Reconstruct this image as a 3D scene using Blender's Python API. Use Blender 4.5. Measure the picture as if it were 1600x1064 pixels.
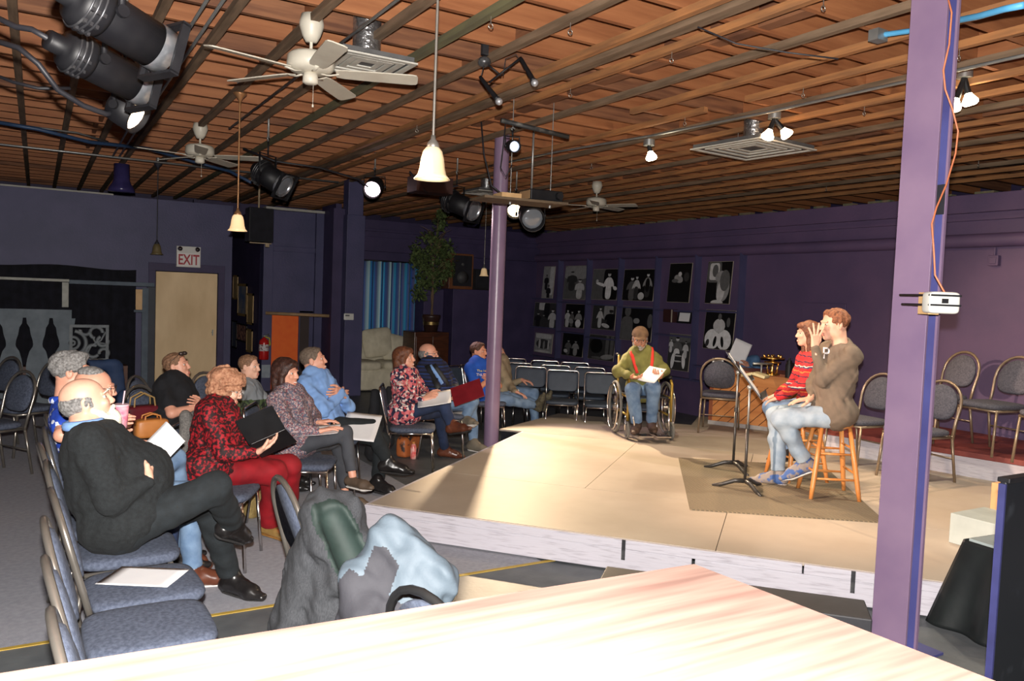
import bpy, bmesh, math, random
import numpy as np
from mathutils import Vector, Matrix, Quaternion
for _o in list(bpy.data.objects): bpy.data.objects.remove(_o)
SC=bpy.context.scene; COL=SC.collection
PI=math.pi; R_=math.radians
# ---------------- camera, light, exposure ----------------
H=1.75; FPX=1250.07
def _cam_axes(yaw,pitch,roll):
    cy,sy,cp,sp=math.cos(yaw),math.sin(yaw),math.cos(pitch),math.sin(pitch)
    F=Vector((sy*cp,cy*cp,sp)); R0=Vector((cy,-sy,0)); U0=R0.cross(F)
    R=R0*math.cos(roll)+U0*math.sin(roll); U=-R0*math.sin(roll)+U0*math.cos(roll)
    return R,U,F
CR,CU,CF=_cam_axes(R_(30.76475),R_(-3.11255),R_(2.19958))
cam=bpy.data.cameras.new('camera'); camo=bpy.data.objects.new('camera',cam); COL.objects.link(camo)
cam.sensor_width=36; cam.lens=FPX/1600*36; cam.clip_start=0.05; cam.clip_end=100
camo.matrix_world=Matrix(((CR.x,CU.x,-CF.x,0),(CR.y,CU.y,-CF.y,0),(CR.z,CU.z,-CF.z,H),(0,0,0,1)))
SC.camera=camo
def ray(x,y): return CF+CR*((x-800)/FPX)-CU*((y-532)/FPX)
def Zp(x,y,z=0.0):
    d=ray(x,y); return Vector((0,0,H))+d*((z-H)/d.z)
def Dp(x,y,dep): return Vector((0,0,H))+ray(x,y)*dep
def Xp(x,y,X): d=ray(x,y); return Vector((0,0,H))+d*(X/d.x)
def Yp(x,y,Y): d=ray(x,y); return Vector((0,0,H))+d*(Y/d.y)
w=bpy.data.worlds.new('world'); SC.world=w; w.use_nodes=True
w.node_tree.nodes['Background'].inputs[0].default_value=(.5,.55,.8,1)
w.node_tree.nodes['Background'].inputs[1].default_value=.02
SC.view_settings.view_transform='Standard'; SC.view_settings.look='None'
SC.view_settings.exposure=0.0; SC.view_settings.gamma=1.0; SC.view_settings.use_curve_mapping=False
def lamp(kind,name,loc,energy,color=(1,1,1),size=.05,target=None,spot=None,blend=.3):
    l=bpy.data.lights.new(name,kind); o=bpy.data.objects.new(name,l); COL.objects.link(o); o.location=loc
    l.energy=energy; l.color=color
    if kind=='AREA': l.size=size
    else: l.shadow_soft_size=size
    if kind=='SPOT': l.spot_size=spot; l.spot_blend=blend
    if target is not None:
        o.rotation_euler=(Vector(target)-Vector(loc)).to_track_quat('-Z','Y').to_euler()
    return o
# the camera's own flash, just above its lens
FLASH=Vector((0,0,H))+CU*.13-CF*.02
lamp('SPOT','camera_flash',FLASH,1900,(1,.95,.9),.022,target=FLASH+CF*3+CU*.25,spot=R_(140),blend=.3)
# ---------------- materials ----------------
MATS={}
def _n(nt,t,**k):
    n=nt.nodes.new(t)
    for a,b in k.items(): setattr(n,a,b)
    return n
def srgb(r,g,b):
    f=lambda c:(c/255/12.92) if c/255<=.04045 else ((c/255+.055)/1.055)**2.4
    return (f(r),f(g),f(b))
def mat(name,c1,c2=None,rough=.6,metal=0,scale=8,stretch=(1,1,1),detail=4,lo=.35,hi=.65,bump=0,bscale=None,tex='noise',emit=None,es=0,spec=.5,alpha=None,sheen=0,trans=0):
    if name in MATS: return MATS[name]
    m=bpy.data.materials.new(name); m.use_nodes=True; nt=m.node_tree
    b=nt.nodes['Principled BSDF']; L=nt.links.new
    b.inputs['Roughness'].default_value=rough; b.inputs['Metallic'].default_value=metal
    b.inputs['Specular IOR Level'].default_value=spec
    b.inputs['Base Color'].default_value=(*c1,1)
    if sheen: b.inputs['Sheen Weight'].default_value=sheen
    if trans: b.inputs['Transmission Weight'].default_value=trans
    if emit: b.inputs['Emission Color'].default_value=(*emit,1); b.inputs['Emission Strength'].default_value=es
    tc=_n(nt,'ShaderNodeTexCoord'); mp=_n(nt,'ShaderNodeMapping'); mp.inputs['Scale'].default_value=stretch
    L(tc.outputs['Object'],mp.inputs['Vector'])
    if c2 is None and not bump: c2=tuple(c*.88 for c in c1)
    if c2 is not None:
        if tex=='voronoi': t=_n(nt,'ShaderNodeTexVoronoi'); o=t.outputs['Distance']
        elif tex=='wave': t=_n(nt,'ShaderNodeTexWave'); t.inputs['Distortion'].default_value=3; t.inputs['Detail'].default_value=detail; o=t.outputs['Fac']
        else: t=_n(nt,'ShaderNodeTexNoise'); t.inputs['Detail'].default_value=detail; o=t.outputs['Fac']
        t.inputs['Scale'].default_value=scale
        L(mp.outputs[0],t.inputs['Vector'])
        r=_n(nt,'ShaderNodeValToRGB'); r.color_ramp.elements[0].position=lo; r.color_ramp.elements[1].position=hi
        r.color_ramp.elements[0].color=(*c1,1); r.color_ramp.elements[1].color=(*c2,1)
        L(o,r.inputs['Fac']); L(r.outputs['Color'],b.inputs['Base Color'])
    if bump:
        t2=_n(nt,'ShaderNodeTexNoise'); t2.inputs['Scale'].default_value=bscale or scale*3; t2.inputs['Detail'].default_value=3
        L(mp.outputs[0],t2.inputs['Vector']); bp=_n(nt,'ShaderNodeBump'); bp.inputs['Strength'].default_value=bump; bp.inputs['Distance'].default_value=.01
        L(t2.outputs['Fac'],bp.inputs['Height']); L(bp.outputs[0],b.inputs['Normal'])
    MATS[name]=m; return m
def ramp_mat(name,stops,vec='x',scale=1,rough=.6,noise=0,interp='CONSTANT',tex=None,tscale=8,stretch=(1,1,1),bump=0):
    """colours laid along an object axis (or through a texture)"""
    if name in MATS: return MATS[name]
    m=bpy.data.materials.new(name); m.use_nodes=True; nt=m.node_tree; b=nt.nodes['Principled BSDF']; L=nt.links.new
    b.inputs['Roughness'].default_value=rough
    tc=_n(nt,'ShaderNodeTexCoord'); r=_n(nt,'ShaderNodeValToRGB'); cr=r.color_ramp; cr.interpolation=interp
    cr.elements[0].position=stops[0][0]; cr.elements[0].color=(*stops[0][1],1)
    cr.elements[1].position=stops[1][0]; cr.elements[1].color=(*stops[1][1],1)
    for p,c in stops[2:]: e=cr.elements.new(p); e.color=(*c,1)
    if tex:
        mp=_n(nt,'ShaderNodeMapping'); mp.inputs['Scale'].default_value=stretch; L(tc.outputs['Object'],mp.inputs[0])
        if tex=='voronoi': t=_n(nt,'ShaderNodeTexVoronoi'); o=t.outputs['Color']; t.inputs['Randomness'].default_value=1
        else: t=_n(nt,'ShaderNodeTexNoise'); t.inputs['Detail'].default_value=2; o=t.outputs['Fac']
        t.inputs['Scale'].default_value=tscale; L(mp.outputs[0],t.inputs['Vector']); L(o,r.inputs['Fac'])
    else:
        sx=_n(nt,'ShaderNodeSeparateXYZ'); L(tc.outputs['Object'],sx.inputs[0])
        mu=_n(nt,'ShaderNodeMath',operation='MULTIPLY'); mu.inputs[1].default_value=scale; L(sx.outputs['xyz'.index(vec)],mu.inputs[0])
        fr=_n(nt,'ShaderNodeMath',operation='FRACT'); 
        if noise:
            tn=_n(nt,'ShaderNodeTexNoise'); tn.inputs['Scale'].default_value=20; L(tc.outputs['Object'],tn.inputs['Vector'])
            ma=_n(nt,'ShaderNodeMath',operation='MULTIPLY_ADD'); ma.inputs[1].default_value=noise; L(tn.outputs['Fac'],ma.inputs[0]); L(mu.outputs[0],ma.inputs[2]); L(ma.outputs[0],fr.inputs[0])
        else: L(mu.outputs[0],fr.inputs[0])
        L(fr.outputs[0],r.inputs['Fac'])
    L(r.outputs['Color'],b.inputs['Base Color'])
    MATS[name]=m; return m
# ---------------- mesh builder ----------------
def frame_from(d,up=Vector((0,0,1))):
    d=Vector(d).normalized(); s=d.cross(up)
    if s.length<1e-4: s=d.cross(Vector((0,1,0)))
    s.normalize(); u=s.cross(d); return s,d,u
class MB:
    def __init__(s): s.v=[]; s.f=[]; s.m=[]; s.cur=0; s.sm=[]; s.smooth=True; s.T=Matrix()
    def add(s,vs,fs,smooth=None):
        n=len(s.v); s.v+= [tuple(s.T@Vector(p)) for p in vs]
        for f in fs: s.f.append([i+n for i in f]); s.m.append(s.cur); s.sm.append(s.smooth if smooth is None else smooth)
        return s
    def box(s,c,d,rz=0,M=None):
        x,y,z=[k/2 for k in d]; vs=[(a*x,b*y,e*z) for e in(-1,1) for b in(-1,1) for a in(-1,1)]
        q=Matrix.Rotation(rz,4,'Z') if M is None else M
        vs=[q@Vector(v)+Vector(c) for v in vs]
        return s.add(vs,[(0,2,3,1),(4,5,7,6),(0,1,5,4),(2,6,7,3),(0,4,6,2),(1,3,7,5)],False)
    def hexa(s,vs): return s.add(vs,[(0,3,2,1),(4,5,6,7),(0,1,5,4),(1,2,6,5),(2,3,7,6),(3,0,4,7)],False)
    def prism(s,poly,z0,z1):
        n=len(poly); vs=[(p[0],p[1],z0) for p in poly]+[(p[0],p[1],z1) for p in poly]
        return s.add(vs,[tuple(range(n-1,-1,-1)),tuple(range(n,2*n))]+[(i,(i+1)%n,n+(i+1)%n,n+i) for i in range(n)],False)
    def cyl(s,a,b,r0,r1=None,n=14,caps=True):
        r1=r0 if r1 is None else r1; a=Vector(a);b=Vector(b); sd,d,u=frame_from(b-a)
        vs=[]
        for p,r in((a,r0),(b,r1)):
            for i in range(n): t=2*PI*i/n; vs.append(p+sd*(r*math.cos(t))+u*(r*math.sin(t)))
        fs=[(i,(i+1)%n,n+(i+1)%n,n+i) for i in range(n)]
        s.add(vs,fs)
        if caps and r0>1e-5: s.add(vs[:n],[tuple(range(n-1,-1,-1))],False)
        if caps and r1>1e-5: s.add(vs[n:],[tuple(range(n))],False)
        return s
    def tube(s,pts,r,n=8,flat=1.0,closed=False,up=None,caps=True):
        P=[Vector(p) for p in pts]; k=len(P); rr=r if isinstance(r,(list,tuple)) else [r]*k
        vs=[]; prev=None
        for i in range(k):
            if closed: d=P[(i+1)%k]-P[i-1]
            else: d=P[min(i+1,k-1)]-P[max(i-1,0)]
            d=d.normalized() if d.length>1e-9 else Vector((0,0,1))
            if prev is None:
                sd,_,u=frame_from(d,Vector(up) if up else Vector((0,0,1)))
            else:
                u=prev-d*prev.dot(d)
                u=u.normalized() if u.length>1e-6 else frame_from(d)[2]
                sd=d.cross(u)
            prev=u
            for j in range(n): t=2*PI*j/n; vs.append(P[i]+sd*(rr[i]*math.cos(t))+u*(rr[i]*flat*math.sin(t)))
        m=k if closed else k-1
        fs=[(i*n+j,i*n+(j+1)%n,((i+1)%k)*n+(j+1)%n,((i+1)%k)*n+j) for i in range(m) for j in range(n)]
        if not closed and caps: fs+= [tuple(range(n-1,-1,-1)),tuple(range((k-1)*n,k*n))]
        return s.add(vs,fs)
    def lathe(s,prof,n=24,M=None,cap=True):
        M=M or Matrix(); vs=[]; k=len(prof)
        for r,z in prof:
            for i in range(n): t=2*PI*i/n; vs.append(M@Vector((r*math.cos(t),r*math.sin(t),z)))
        fs=[(i*n+j,i*n+(j+1)%n,(i+1)*n+(j+1)%n,(i+1)*n+j) for i in range(k-1) for j in range(n)]
        if cap: fs+=[tuple(range(n-1,-1,-1)),tuple(range((k-1)*n,k*n))]
        return s.add(vs,fs)
    def sell(s,c,r,e1=.5,e2=.5,M=None,nu=24,nv=12):
        """superellipsoid"""
        f=lambda t,e: math.copysign(abs(t)**e,t); M=M or Matrix(); vs=[]
        for i in range(nv+1):
            a=-PI/2+PI*i/nv
            for j in range(nu):
                b=2*PI*j/nu
                vs.append(M@Vector((r[0]*f(math.cos(a),e1)*f(math.cos(b),e2),r[1]*f(math.cos(a),e1)*f(math.sin(b),e2),r[2]*f(math.sin(a),e1)))+Vector(c))
        return s.add(vs,[(i*nu+j,i*nu+(j+1)%nu,(i+1)*nu+(j+1)%nu,(i+1)*nu+j) for i in range(nv) for j in range(nu)])
    def grid(s,fn,nu,nv,smooth=True):
        vs=[fn(i/nu,j/nv) for i in range(nu+1) for j in range(nv+1)]
        return s.add(vs,[(i*(nv+1)+j,(i+1)*(nv+1)+j,(i+1)*(nv+1)+j+1,i*(nv+1)+j+1) for i in range(nu) for j in range(nv)],smooth)
    def build(s,name,mats,parent=None,loc=None,rot=None,bevel=0,solid=0,seg=2):
        me=bpy.data.meshes.new(name); me.from_pydata(s.v,[],s.f); 
        me.polygons.foreach_set('use_smooth',s.sm); me.polygons.foreach_set('material_index',s.m)
        for m in (mats if isinstance(mats,(list,tuple)) else [mats]): me.materials.append(m)
        me.update(); o=bpy.data.objects.new(name,me); COL.objects.link(o)
        if parent: o.parent=parent
        if loc is not None: o.location=loc
        if rot is not None: o.rotation_euler=rot
        if solid: md=o.modifiers.new('solid','SOLIDIFY'); md.thickness=solid; md.offset=0
        if bevel: md=o.modifiers.new('bevel','BEVEL'); md.width=bevel; md.segments=seg; md.limit_method='ANGLE'
        return o
def tag(o,label=None,cat=None,group=None,kind=None):
    if label: o['label']=label
    if cat: o['category']=cat
    if group: o['group']=group
    if kind: o['kind']=kind
    return o
def thing(name,label,cat,loc=(0,0,0),rz=0,group=None):
    o=bpy.data.objects.new(name,None); COL.objects.link(o); o.location=loc; o.rotation_euler=(0,0,rz); o.empty_display_size=.1
    return tag(o,label,cat,group)
def dup(root,loc,rz,label,group=None,scale=None):
    r=root.copy(); COL.objects.link(r); r.location=loc; r.rotation_euler=(0,0,rz); r['label']=label
    if group: r['group']=group
    if scale: r.scale=(scale,)*3
    for ch in list(root.children):
        c=ch.copy(); COL.objects.link(c); c.parent=r
        for g in ch.children:
            d=g.copy(); COL.objects.link(d); d.parent=c
    return r
def struct(o): o['kind']='structure'; return o
def arc(c,r,a0,a1,n,ax=Vector((1,0,0)),ay=Vector((0,0,1))):
    return [Vector(c)+ax*(r*math.cos(a0+(a1-a0)*i/n))+ay*(r*math.sin(a0+(a1-a0)*i/n)) for i in range(n+1)]
def yaw_of(d): return math.atan2(d[1],d[0])-PI/2     # local +y turned to face d
# shared materials
purple=mat('purple_wall_paint',srgb(64,64,98),srgb(74,72,108),rough=.55,scale=2.5,bump=.25,bscale=40)
purple_d=mat('dark_purple_paint',srgb(52,44,78),srgb(62,52,88),rough=.6,scale=3,bump=.2,bscale=30)
joist_m=mat('joist_wood',(.25,.085,.03),(.38,.15,.058),rough=.7,scale=2.2,stretch=(.7,1,9),detail=6,lo=.3,hi=.7,bump=.15,bscale=8)
joist_dk=mat('dark_joist_wood',(.12,.045,.022),(.26,.11,.05),rough=.75,scale=2.5,stretch=(.7,1,9),detail=6)
strip_m=mat('furring_strip_wood',(.13,.085,.05),(.24,.16,.10),rough=.8,scale=3,stretch=(8,.8,8),detail=6)
strip_lit=mat('orange_lit_furring_wood',(.46,.20,.07),(.26,.12,.05),rough=.8,scale=3,stretch=(8,.8,8),detail=6)  # orange light on the right-hand strips is put into this wood colour
strip_g=mat('greenish_furring_wood',(.17,.16,.08),(.12,.11,.065),rough=.8,scale=3,stretch=(8,.8,8),detail=6)
deck_m=mat('deck_board',(.16,.065,.03),(.27,.12,.055),rough=.8,scale=1.5,stretch=(6,.6,1))
steel=mat('grey_steel_conduit',(.33,.34,.33),(.42,.43,.42),rough=.4,metal=.7)
chrome=mat('chrome',(.75,.72,.7),rough=.18,metal=1,bump=.02)
black=mat('black_enamel',(.006,.006,.008),(.012,.012,.014),rough=.5,spec=.35)
blackm=mat('matt_black_cloth',(.008,.008,.012),(.014,.014,.02),rough=.95)
white=mat('white_enamel',(.72,.68,.6),(.78,.74,.66),rough=.4)
glassw=mat('frosted_glass_cream',(.82,.66,.4),(.9,.76,.5),rough=.35,emit=(1,.72,.38),es=.25)
paper=mat('white_paper',(.82,.82,.83),(.78,.78,.8),rough=.7)
# ---------------- the room ----------------
# floor: carpet beyond the yellow tape, dark painted concrete on the near side
TY=4.36
b=MB(); b.prism([(-4,TY),(2.9,TY),(2.9,18.5),(-4,18.5)],-.05,0); 
carpet=mat('grey_blue_carpet',srgb(148,149,158),srgb(160,161,170),rough=.95,scale=30,bump=.3,bscale=250)
b.cur=1; b.prism([(2.9,TY),(12.5,TY),(12.5,18.5),(2.9,18.5)],-.05,0); b.prism([(-4,-2),(12.5,-2),(12.5,TY),(-4,TY)],-.05,0)
conc=mat('dark_grey_concrete',srgb(84,88,92),srgb(100,104,106),rough=.5,scale=5,bump=.1,bscale=40)
b.cur=0
struct(b.build('floor',[carpet,conc]))
b=MB(); b.box((0.5,TY,.002),(6.3,.028,.004)); tag(b.build('floor_tape',mat('yellow_tape',srgb(190,160,70),srgb(170,140,60),rough=.6)),'long strip of yellow tape on the floor along the carpet edge','tape')
# a tiled border line grid on the far floor
ceil_parent=None
CZ=3.53   # underside of the strips
b=MB(); b.prism([(-4,-2),(12.5,-2),(12.5,18.5),(-4,18.5)],3.83,3.88)
ceiling=struct(b.build('ceiling',deck_m))
rnd=random.Random(3)
y=1.2; k=0
while y<18.3:
    b=MB(); dz=rnd.uniform(-.006,.006)
    b.box((4.25,y,3.705+dz),(16.3,.042,.245)); j=b.build('joist',joist_m if rnd.random()>.12 else joist_dk,ceiling); struct(j)
    if k in (8,9): pass
    y+=.448; k+=1
joistY=[1.2+.448*i for i in range(39)]
def blockrow(x,i0,i1,m,h=.225,w=.042):
    for i in range(i0,i1):
        b=MB(); b.box((x+rnd.uniform(-.03,.03),(joistY[i]+joistY[i+1])/2,3.71),(w,.40,h)); struct(b.build('blocking',m,ceiling))
blockrow(.62,12,26,joist_m); blockrow(1.62,7,20,joist_m); blockrow(3.05,8,20,joist_dk); blockrow(4.15,5,15,joist_dk,w=.1); blockrow(5.9,3,14,joist_m); blockrow(7.6,2,22,joist_dk); blockrow(9.6,2,20,joist_m)
sx=[-3.3,-2.6,-1.9,-1.25,-.75,-.15,.28,.70,1.10,1.58,2.06,2.48,2.95,3.46,3.87,4.42,4.86,5.33,5.78,6.22,6.68,7.12,7.62,8.02,8.45,8.9,9.35,9.85,10.3,10.8]
for i,x in enumerate(sx):
    m=strip_g if i in (11,) else (strip_lit if x>3.3 and i%3 else strip_m)
    y0,y1=-1.9,18.3
    if i==16: y0,y1=-1.9,6.1
    segs=[(y0,y1)]
    if i in (17,): segs=[(-1.9,5.1),(5.6,18.3)]
    for a,c in segs:
        b=MB(); wv=.058 if x<3 else .052; b.box((x,(a+c)/2,CZ+.025),(wv,c-a,.05)); struct(b.build('furring_strip',m,ceiling))
# big paired beam beside the pole line
b=MB(); b.box((3.62,8,CZ+.03),(.10,20,.06)); struct(b.build('furring_strip',strip_m,ceiling))
# outer shell
BX=12.5; BY=18.5
def wall(name,a,c,z0=0,z1=3.85,th=.12,m=purple_d,off=None):
    a=Vector((*a,0));c=Vector((*c,0)); d=(c-a); n=Vector((-d.y,d.x,0)).normalized()*th
    b=MB(); b.hexa([(a.x,a.y,z0),(c.x,c.y,z0),(c.x+n.x,c.y+n.y,z0),(a.x+n.x,a.y+n.y,z0),(a.x,a.y,z1),(c.x,c.y,z1),(c.x+n.x,c.y+n.y,z1),(a.x+n.x,a.y+n.y,z1)])
    return struct(b.build(name,m))
wall('wall_far',(-4,BY),(BX,BY)); wall('wall_outer',(BX,BY),(BX,-2)); wall('wall_near',(BX,-2),(-4,-2)); wall('wall_left',(-4,-2),(-4,BY))
WZ=3.07; RX=8.9; RY=13.8
# back partition: left section with the exit door opening, middle section, alcove section
dx0,dx1=Yp(243,425,RY).x,Yp(341,429,RY).x; dz=1.95
b=MB()
b.box(((-4+dx0)/2,RY+.07,WZ/2),(dx0+4,.14,WZ)); b.box(((dx1+2.77)/2,RY+.07,WZ/2),(2.77-dx1,.14,WZ)); b.box(((dx0+dx1)/2,RY+.07,(WZ+dz)/2),(dx1-dx0,.14,WZ-dz))
struct(b.build('wall_back',purple))
b=MB(); b.box(((-4+1.0)/2,RY+.06,WZ+.012),(5.0,.17,.024)); struct(b.build('trim_1',mat('white_painted_trim',srgb(170,168,160),rough=.6)))
# the door and its frame
b=MB(); b.box(((dx0+dx1)/2,RY+.03,dz/2),(dx1-dx0-.02,.045,dz-.02))
ply=mat('birch_plywood',srgb(244,214,168),srgb(222,190,142),rough=.55,scale=1.6,stretch=(2.2,1,.8),detail=5,lo=.3,hi=.7)
door=struct(b.build('door_1',ply,bevel=.002)); 
b=MB(); b.cyl((dx1-.08,RY+.0,.98),(dx1-.08,RY-.05,.98),.012); b.cyl((dx1-.08,RY-.05,1.03),(dx1-.08,RY-.05,.93),.009); b.build('door_handle',steel,door)
b=MB()
for x in (dx0-.05,dx1+.05): b.box((x,RY-.012,dz/2+.03),(.1,.025,dz+.06))
b.box(((dx0+dx1)/2,RY-.012,dz+.062),(dx1-dx0+.204,.031,.124)); b.build('door_frame',purple_d,door,bevel=.004)
# hallway mouth: a side wall running back with framed pictures
wall('wall_hall',(2.78,RY+.1),(2.78,16.6),z1=3.07,m=purple_d)
wall('wall_hall_right',(3.26,16.6),(3.26,RY+.14),z1=3.07,m=purple_d,th=.06)
wall('wall_hall_end',(2.6,16.6),(5.2,16.6),z1=3.4,m=purple_d)
# middle section: post, recessed panel, orange door
b=MB(); b.box((3.34,RY+.02,WZ/2),(.16,.24,WZ)); b.box((3.87,RY+.1,(1.33+WZ)/2),(.95,.08,WZ-1.33)); b.box((4.24,RY+.06,WZ/2),(.14,.16,WZ)); b.box((3.84,RY+.05,2.42),(.86,.04,.09)); b.box((4.1,RY+.1,.7),(.35,.08,1.34))
struct(b.build('wall_middle',purple,bevel=.006))
b=MB(); b.box((3.82,RY+.05,WZ+.02),(1.05,.2,.04)); struct(b.build('trim_2',MATS['white_painted_trim']))
b=MB(); b.box((3.66,RY+.12,.67),(.54,.03,1.34)); orange_door=struct(b.build('door_2',mat('orange_paint',srgb(255,116,34),srgb(250,104,28),rough=.6)))
b=MB(); b.box((4.02,RY+.06,.68),(.16,.02,1.3)); b.build('dark_panel',mat('dark_brown_panel',srgb(60,46,42),rough=.6),orange_door)
# return wall and pillar
wall('wall_return',(4.3,RY+.1),(4.3,13.15),z1=3.2,m=purple_d,th=.1)
wall('wall_return_face',(4.2,12.95),(4.42,12.95),z1=3.1,m=purple_d,th=.1)
b=MB(); px0=Zp(533,283,CZ); 
b.box((4.52,12.92,1.79),(.26,.26,3.58)); b.box((4.52,12.90,1.5),(.31,.31,3.0)); pil=struct(b.build('wall_pillar',purple,bevel=.008))
# alcove wall
b=MB(); b.box(((4.4+RX)/2,RY+.32,(WZ)/2),(RX-4.4+.2,.12,WZ)); b.box(((4.4+RX)/2,RY+.22,2.62),(RX-4.4,.12,.26)); b.box(((4.4+RX)/2,RY+.24,2.88),(RX-4.4,.05,.05)); struct(b.build('wall_alcove',purple_d,bevel=.005))
# right wall with its ledge and the two shallow pilasters
rwall=mat('plum_wall_paint',srgb(82,68,100),srgb(92,74,106),rough=.6,scale=2,bump=.2,bscale=30)
b=MB(); b.box((RX+.1,6.2,WZ/2),(.2,16.2,WZ))
rw=struct(b.build('wall_right',rwall))
b=MB(); b.box((RX-.03,6.2,2.97),(.06,16.0,.2)); struct(b.build('trim_3',rwall,bevel=.004))
b=MB(); b.cyl((RX-.06,14.2,2.56),(RX-.06,-1.5,2.56),.075,n=18); struct(b.build('trim_4',rwall))
b=MB(); b.box((RX-.02,6.2,2.80),(.04,16.0,.03)); struct(b.build('trim_5',rwall))
b=MB()
for i in range(36):
    b.box((RX+.02+rnd.uniform(-.03,.03),14-.43*i,WZ+.015),(.1,rnd.uniform(.1,.35),rnd.uniform(.01,.045)))
tag(b.build('torn_wall_top',mat('broken_plaster',srgb(120,104,84),srgb(80,90,70),rough=.9,scale=9)),kind='structure')
bpy.data.objects['torn_wall_top'].name='trim_6'
# corner block by the shelves: the far door panels on the right wall
b=MB(); b.box((RX-.02,15.0,1.2),(.04,.9,2.4)); struct(b.build('door_3',purple_d,bevel=.01))
b=MB()
for (y0,y1) in ((6.62,7.3),): 
    b.box((RX-.012,(y0+y1)/2,1.15),(.024,y1-y0,2.3-.95))
struct(b.build('trim_7',rwall,bevel=.006))
# ---------------- stage ----------------
S=.22
stage_top=mat('stage_plywood_paint',srgb(184,172,156),srgb(166,152,136),rough=.55,scale=1.3,stretch=(1,1,1),detail=6,bump=.05,bscale=20)
def wash(name,base,streak,ang):
    if name in MATS: return MATS[name]
    m=mat(name,base,streak,rough=.65,scale=7,detail=9,lo=.52,hi=.8,stretch=(1,1,11),bump=.2,bscale=6); return m
fasc=wash('white_washed_board',srgb(188,184,192),srgb(150,144,152),0)
st=thing('stage_platform','low wide stage of tan plywood with white washed fascia boards','stage',(2.07,5.41,0))
O=Vector((2.07,5.41,0)); A=Vector((4.49-2.07,2.55-5.41,0)).normalized(); B=Vector((-A.y,A.x,0))   # A along the near edge, B into the room
def sp(a,bb,z=0): v=A*a+B*bb; return (v.x,v.y,z)
L1=6.2; W1=3.62
poly=[sp(0,0),sp(L1,0),sp(L1,W1+3.6),sp(0,W1+.0)]
# surface seams are real gaps between ply sheets
b=MB()
def sheet(a0,a1,b0,b1,z=S,th=.02):
    g=.0025; b.hexa([sp(a0+g,b0+g,z-th),sp(a1-g,b0+g,z-th),sp(a1-g,b1-g,z-th),sp(a0+g,b1-g,z-th),sp(a0+g,b0+g,z),sp(a1-g,b0+g,z),sp(a1-g,b1-g,z),sp(a0+g,b1-g,z)])
for (a0,a1,b0,b1) in [(0,2.44,0,1.22),(2.44,4.88,0,1.22),(4.88,7.3,0,1.22),(0,1.3,1.22,3.57),(1.3,2.52,1.22,3.57),(2.52,3.74,1.22,3.57),(3.74,4.96,1.22,3.57),(4.96,6.2,1.22,3.57)]: sheet(a0,a1,b0,b1)
b.build('deck',stage_top,st)
b=MB()
def board(a0,a1,z0,z1,t=.02,off=0):
    b.hexa([sp(a0,-t-off,z0),sp(a1,-t-off,z0),sp(a1,-off,z0),sp(a0,-off,z0),sp(a0,-t-off,z1),sp(a1,-t-off,z1),sp(a1,-off,z1),sp(a0,-off,z1)])
board(-.02,2.95,S-.062,S-.002,.03); board(2.96,7.3,S-.062,S-.002,.03)
board(-.01,2.3,.012,S-.064,.018); board(2.32,7.3,.012,S-.064,.018)
b.build('fascia',fasc,st,bevel=.004)
b=MB(); b.hexa([sp(-.02,0,.01),sp(0,0,.01),sp(0,3.57,.01),sp(-.02,3.57,.01),sp(-.02,0,S-.001),sp(0,0,S-.001),sp(0,3.57,S-.001),sp(-.02,3.57,S-.001)]); 
for aa in (.4,2,3.6,5.2,6.8): b.hexa([sp(aa,.02,.0),sp(aa+.04,.02,.0),sp(aa+.04,3.5,.0),sp(aa,3.5,.0),sp(aa,.02,S-.021),sp(aa+.04,.02,S-.021),sp(aa+.04,3.5,S-.021),sp(aa,3.5,S-.021)])
b.build('side_frame',fasc,st)
b=MB(); c=Vector(sp(4.05,-.035,.17)); b.box(c,(.05,.012,.03),rz=math.atan2(A.y,A.x)); b.cyl(Vector(sp(4.05,-.02,.17)),Vector(sp(4.05,-.045,.17)),.012); b.build('latch',mat('brass',(.7,.5,.2),rough=.3,metal=1,bump=.01),st)
# second, farther platform
st2=thing('stage_platform','farther stage section of greyish plywood under the wheelchair','stage',(O.x,O.y,0))
b=MB(); q=lambda x,y: (x-O.x,y-O.y)
p2=[q(4.68,8.05),q(5.02,7.72)] ; 
e0=Vector(sp(-.2,3.58)); 
poly=[sp(-.3,3.58)[:2],sp(6.2,3.58)[:2],sp(3.35,6.1)[:2],sp(1.7,6.1)[:2],sp(1.7,5.2)[:2],sp(-.05,5.2)[:2]]
b.prism(poly,S-.02,S-.001); b.build('deck',mat('grey_stage_plywood',srgb(172,162,150),srgb(150,138,126),rough=.6,scale=1.5,detail=6),st2)
b=MB(); b.prism([( -.3*A.x+B.x*3.65, -.3*A.y+B.y*3.65),(5.2*A.x+B.x*3.65,5.2*A.y+B.y*3.65),(4.2*A.x+B.x*5.1,4.2*A.y+B.y*5.1),(-.0*A.x+B.x*5.1,-.0*A.y+B.y*5.1)],0,S-.021); b.build('frame',blackm,st2)
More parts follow.
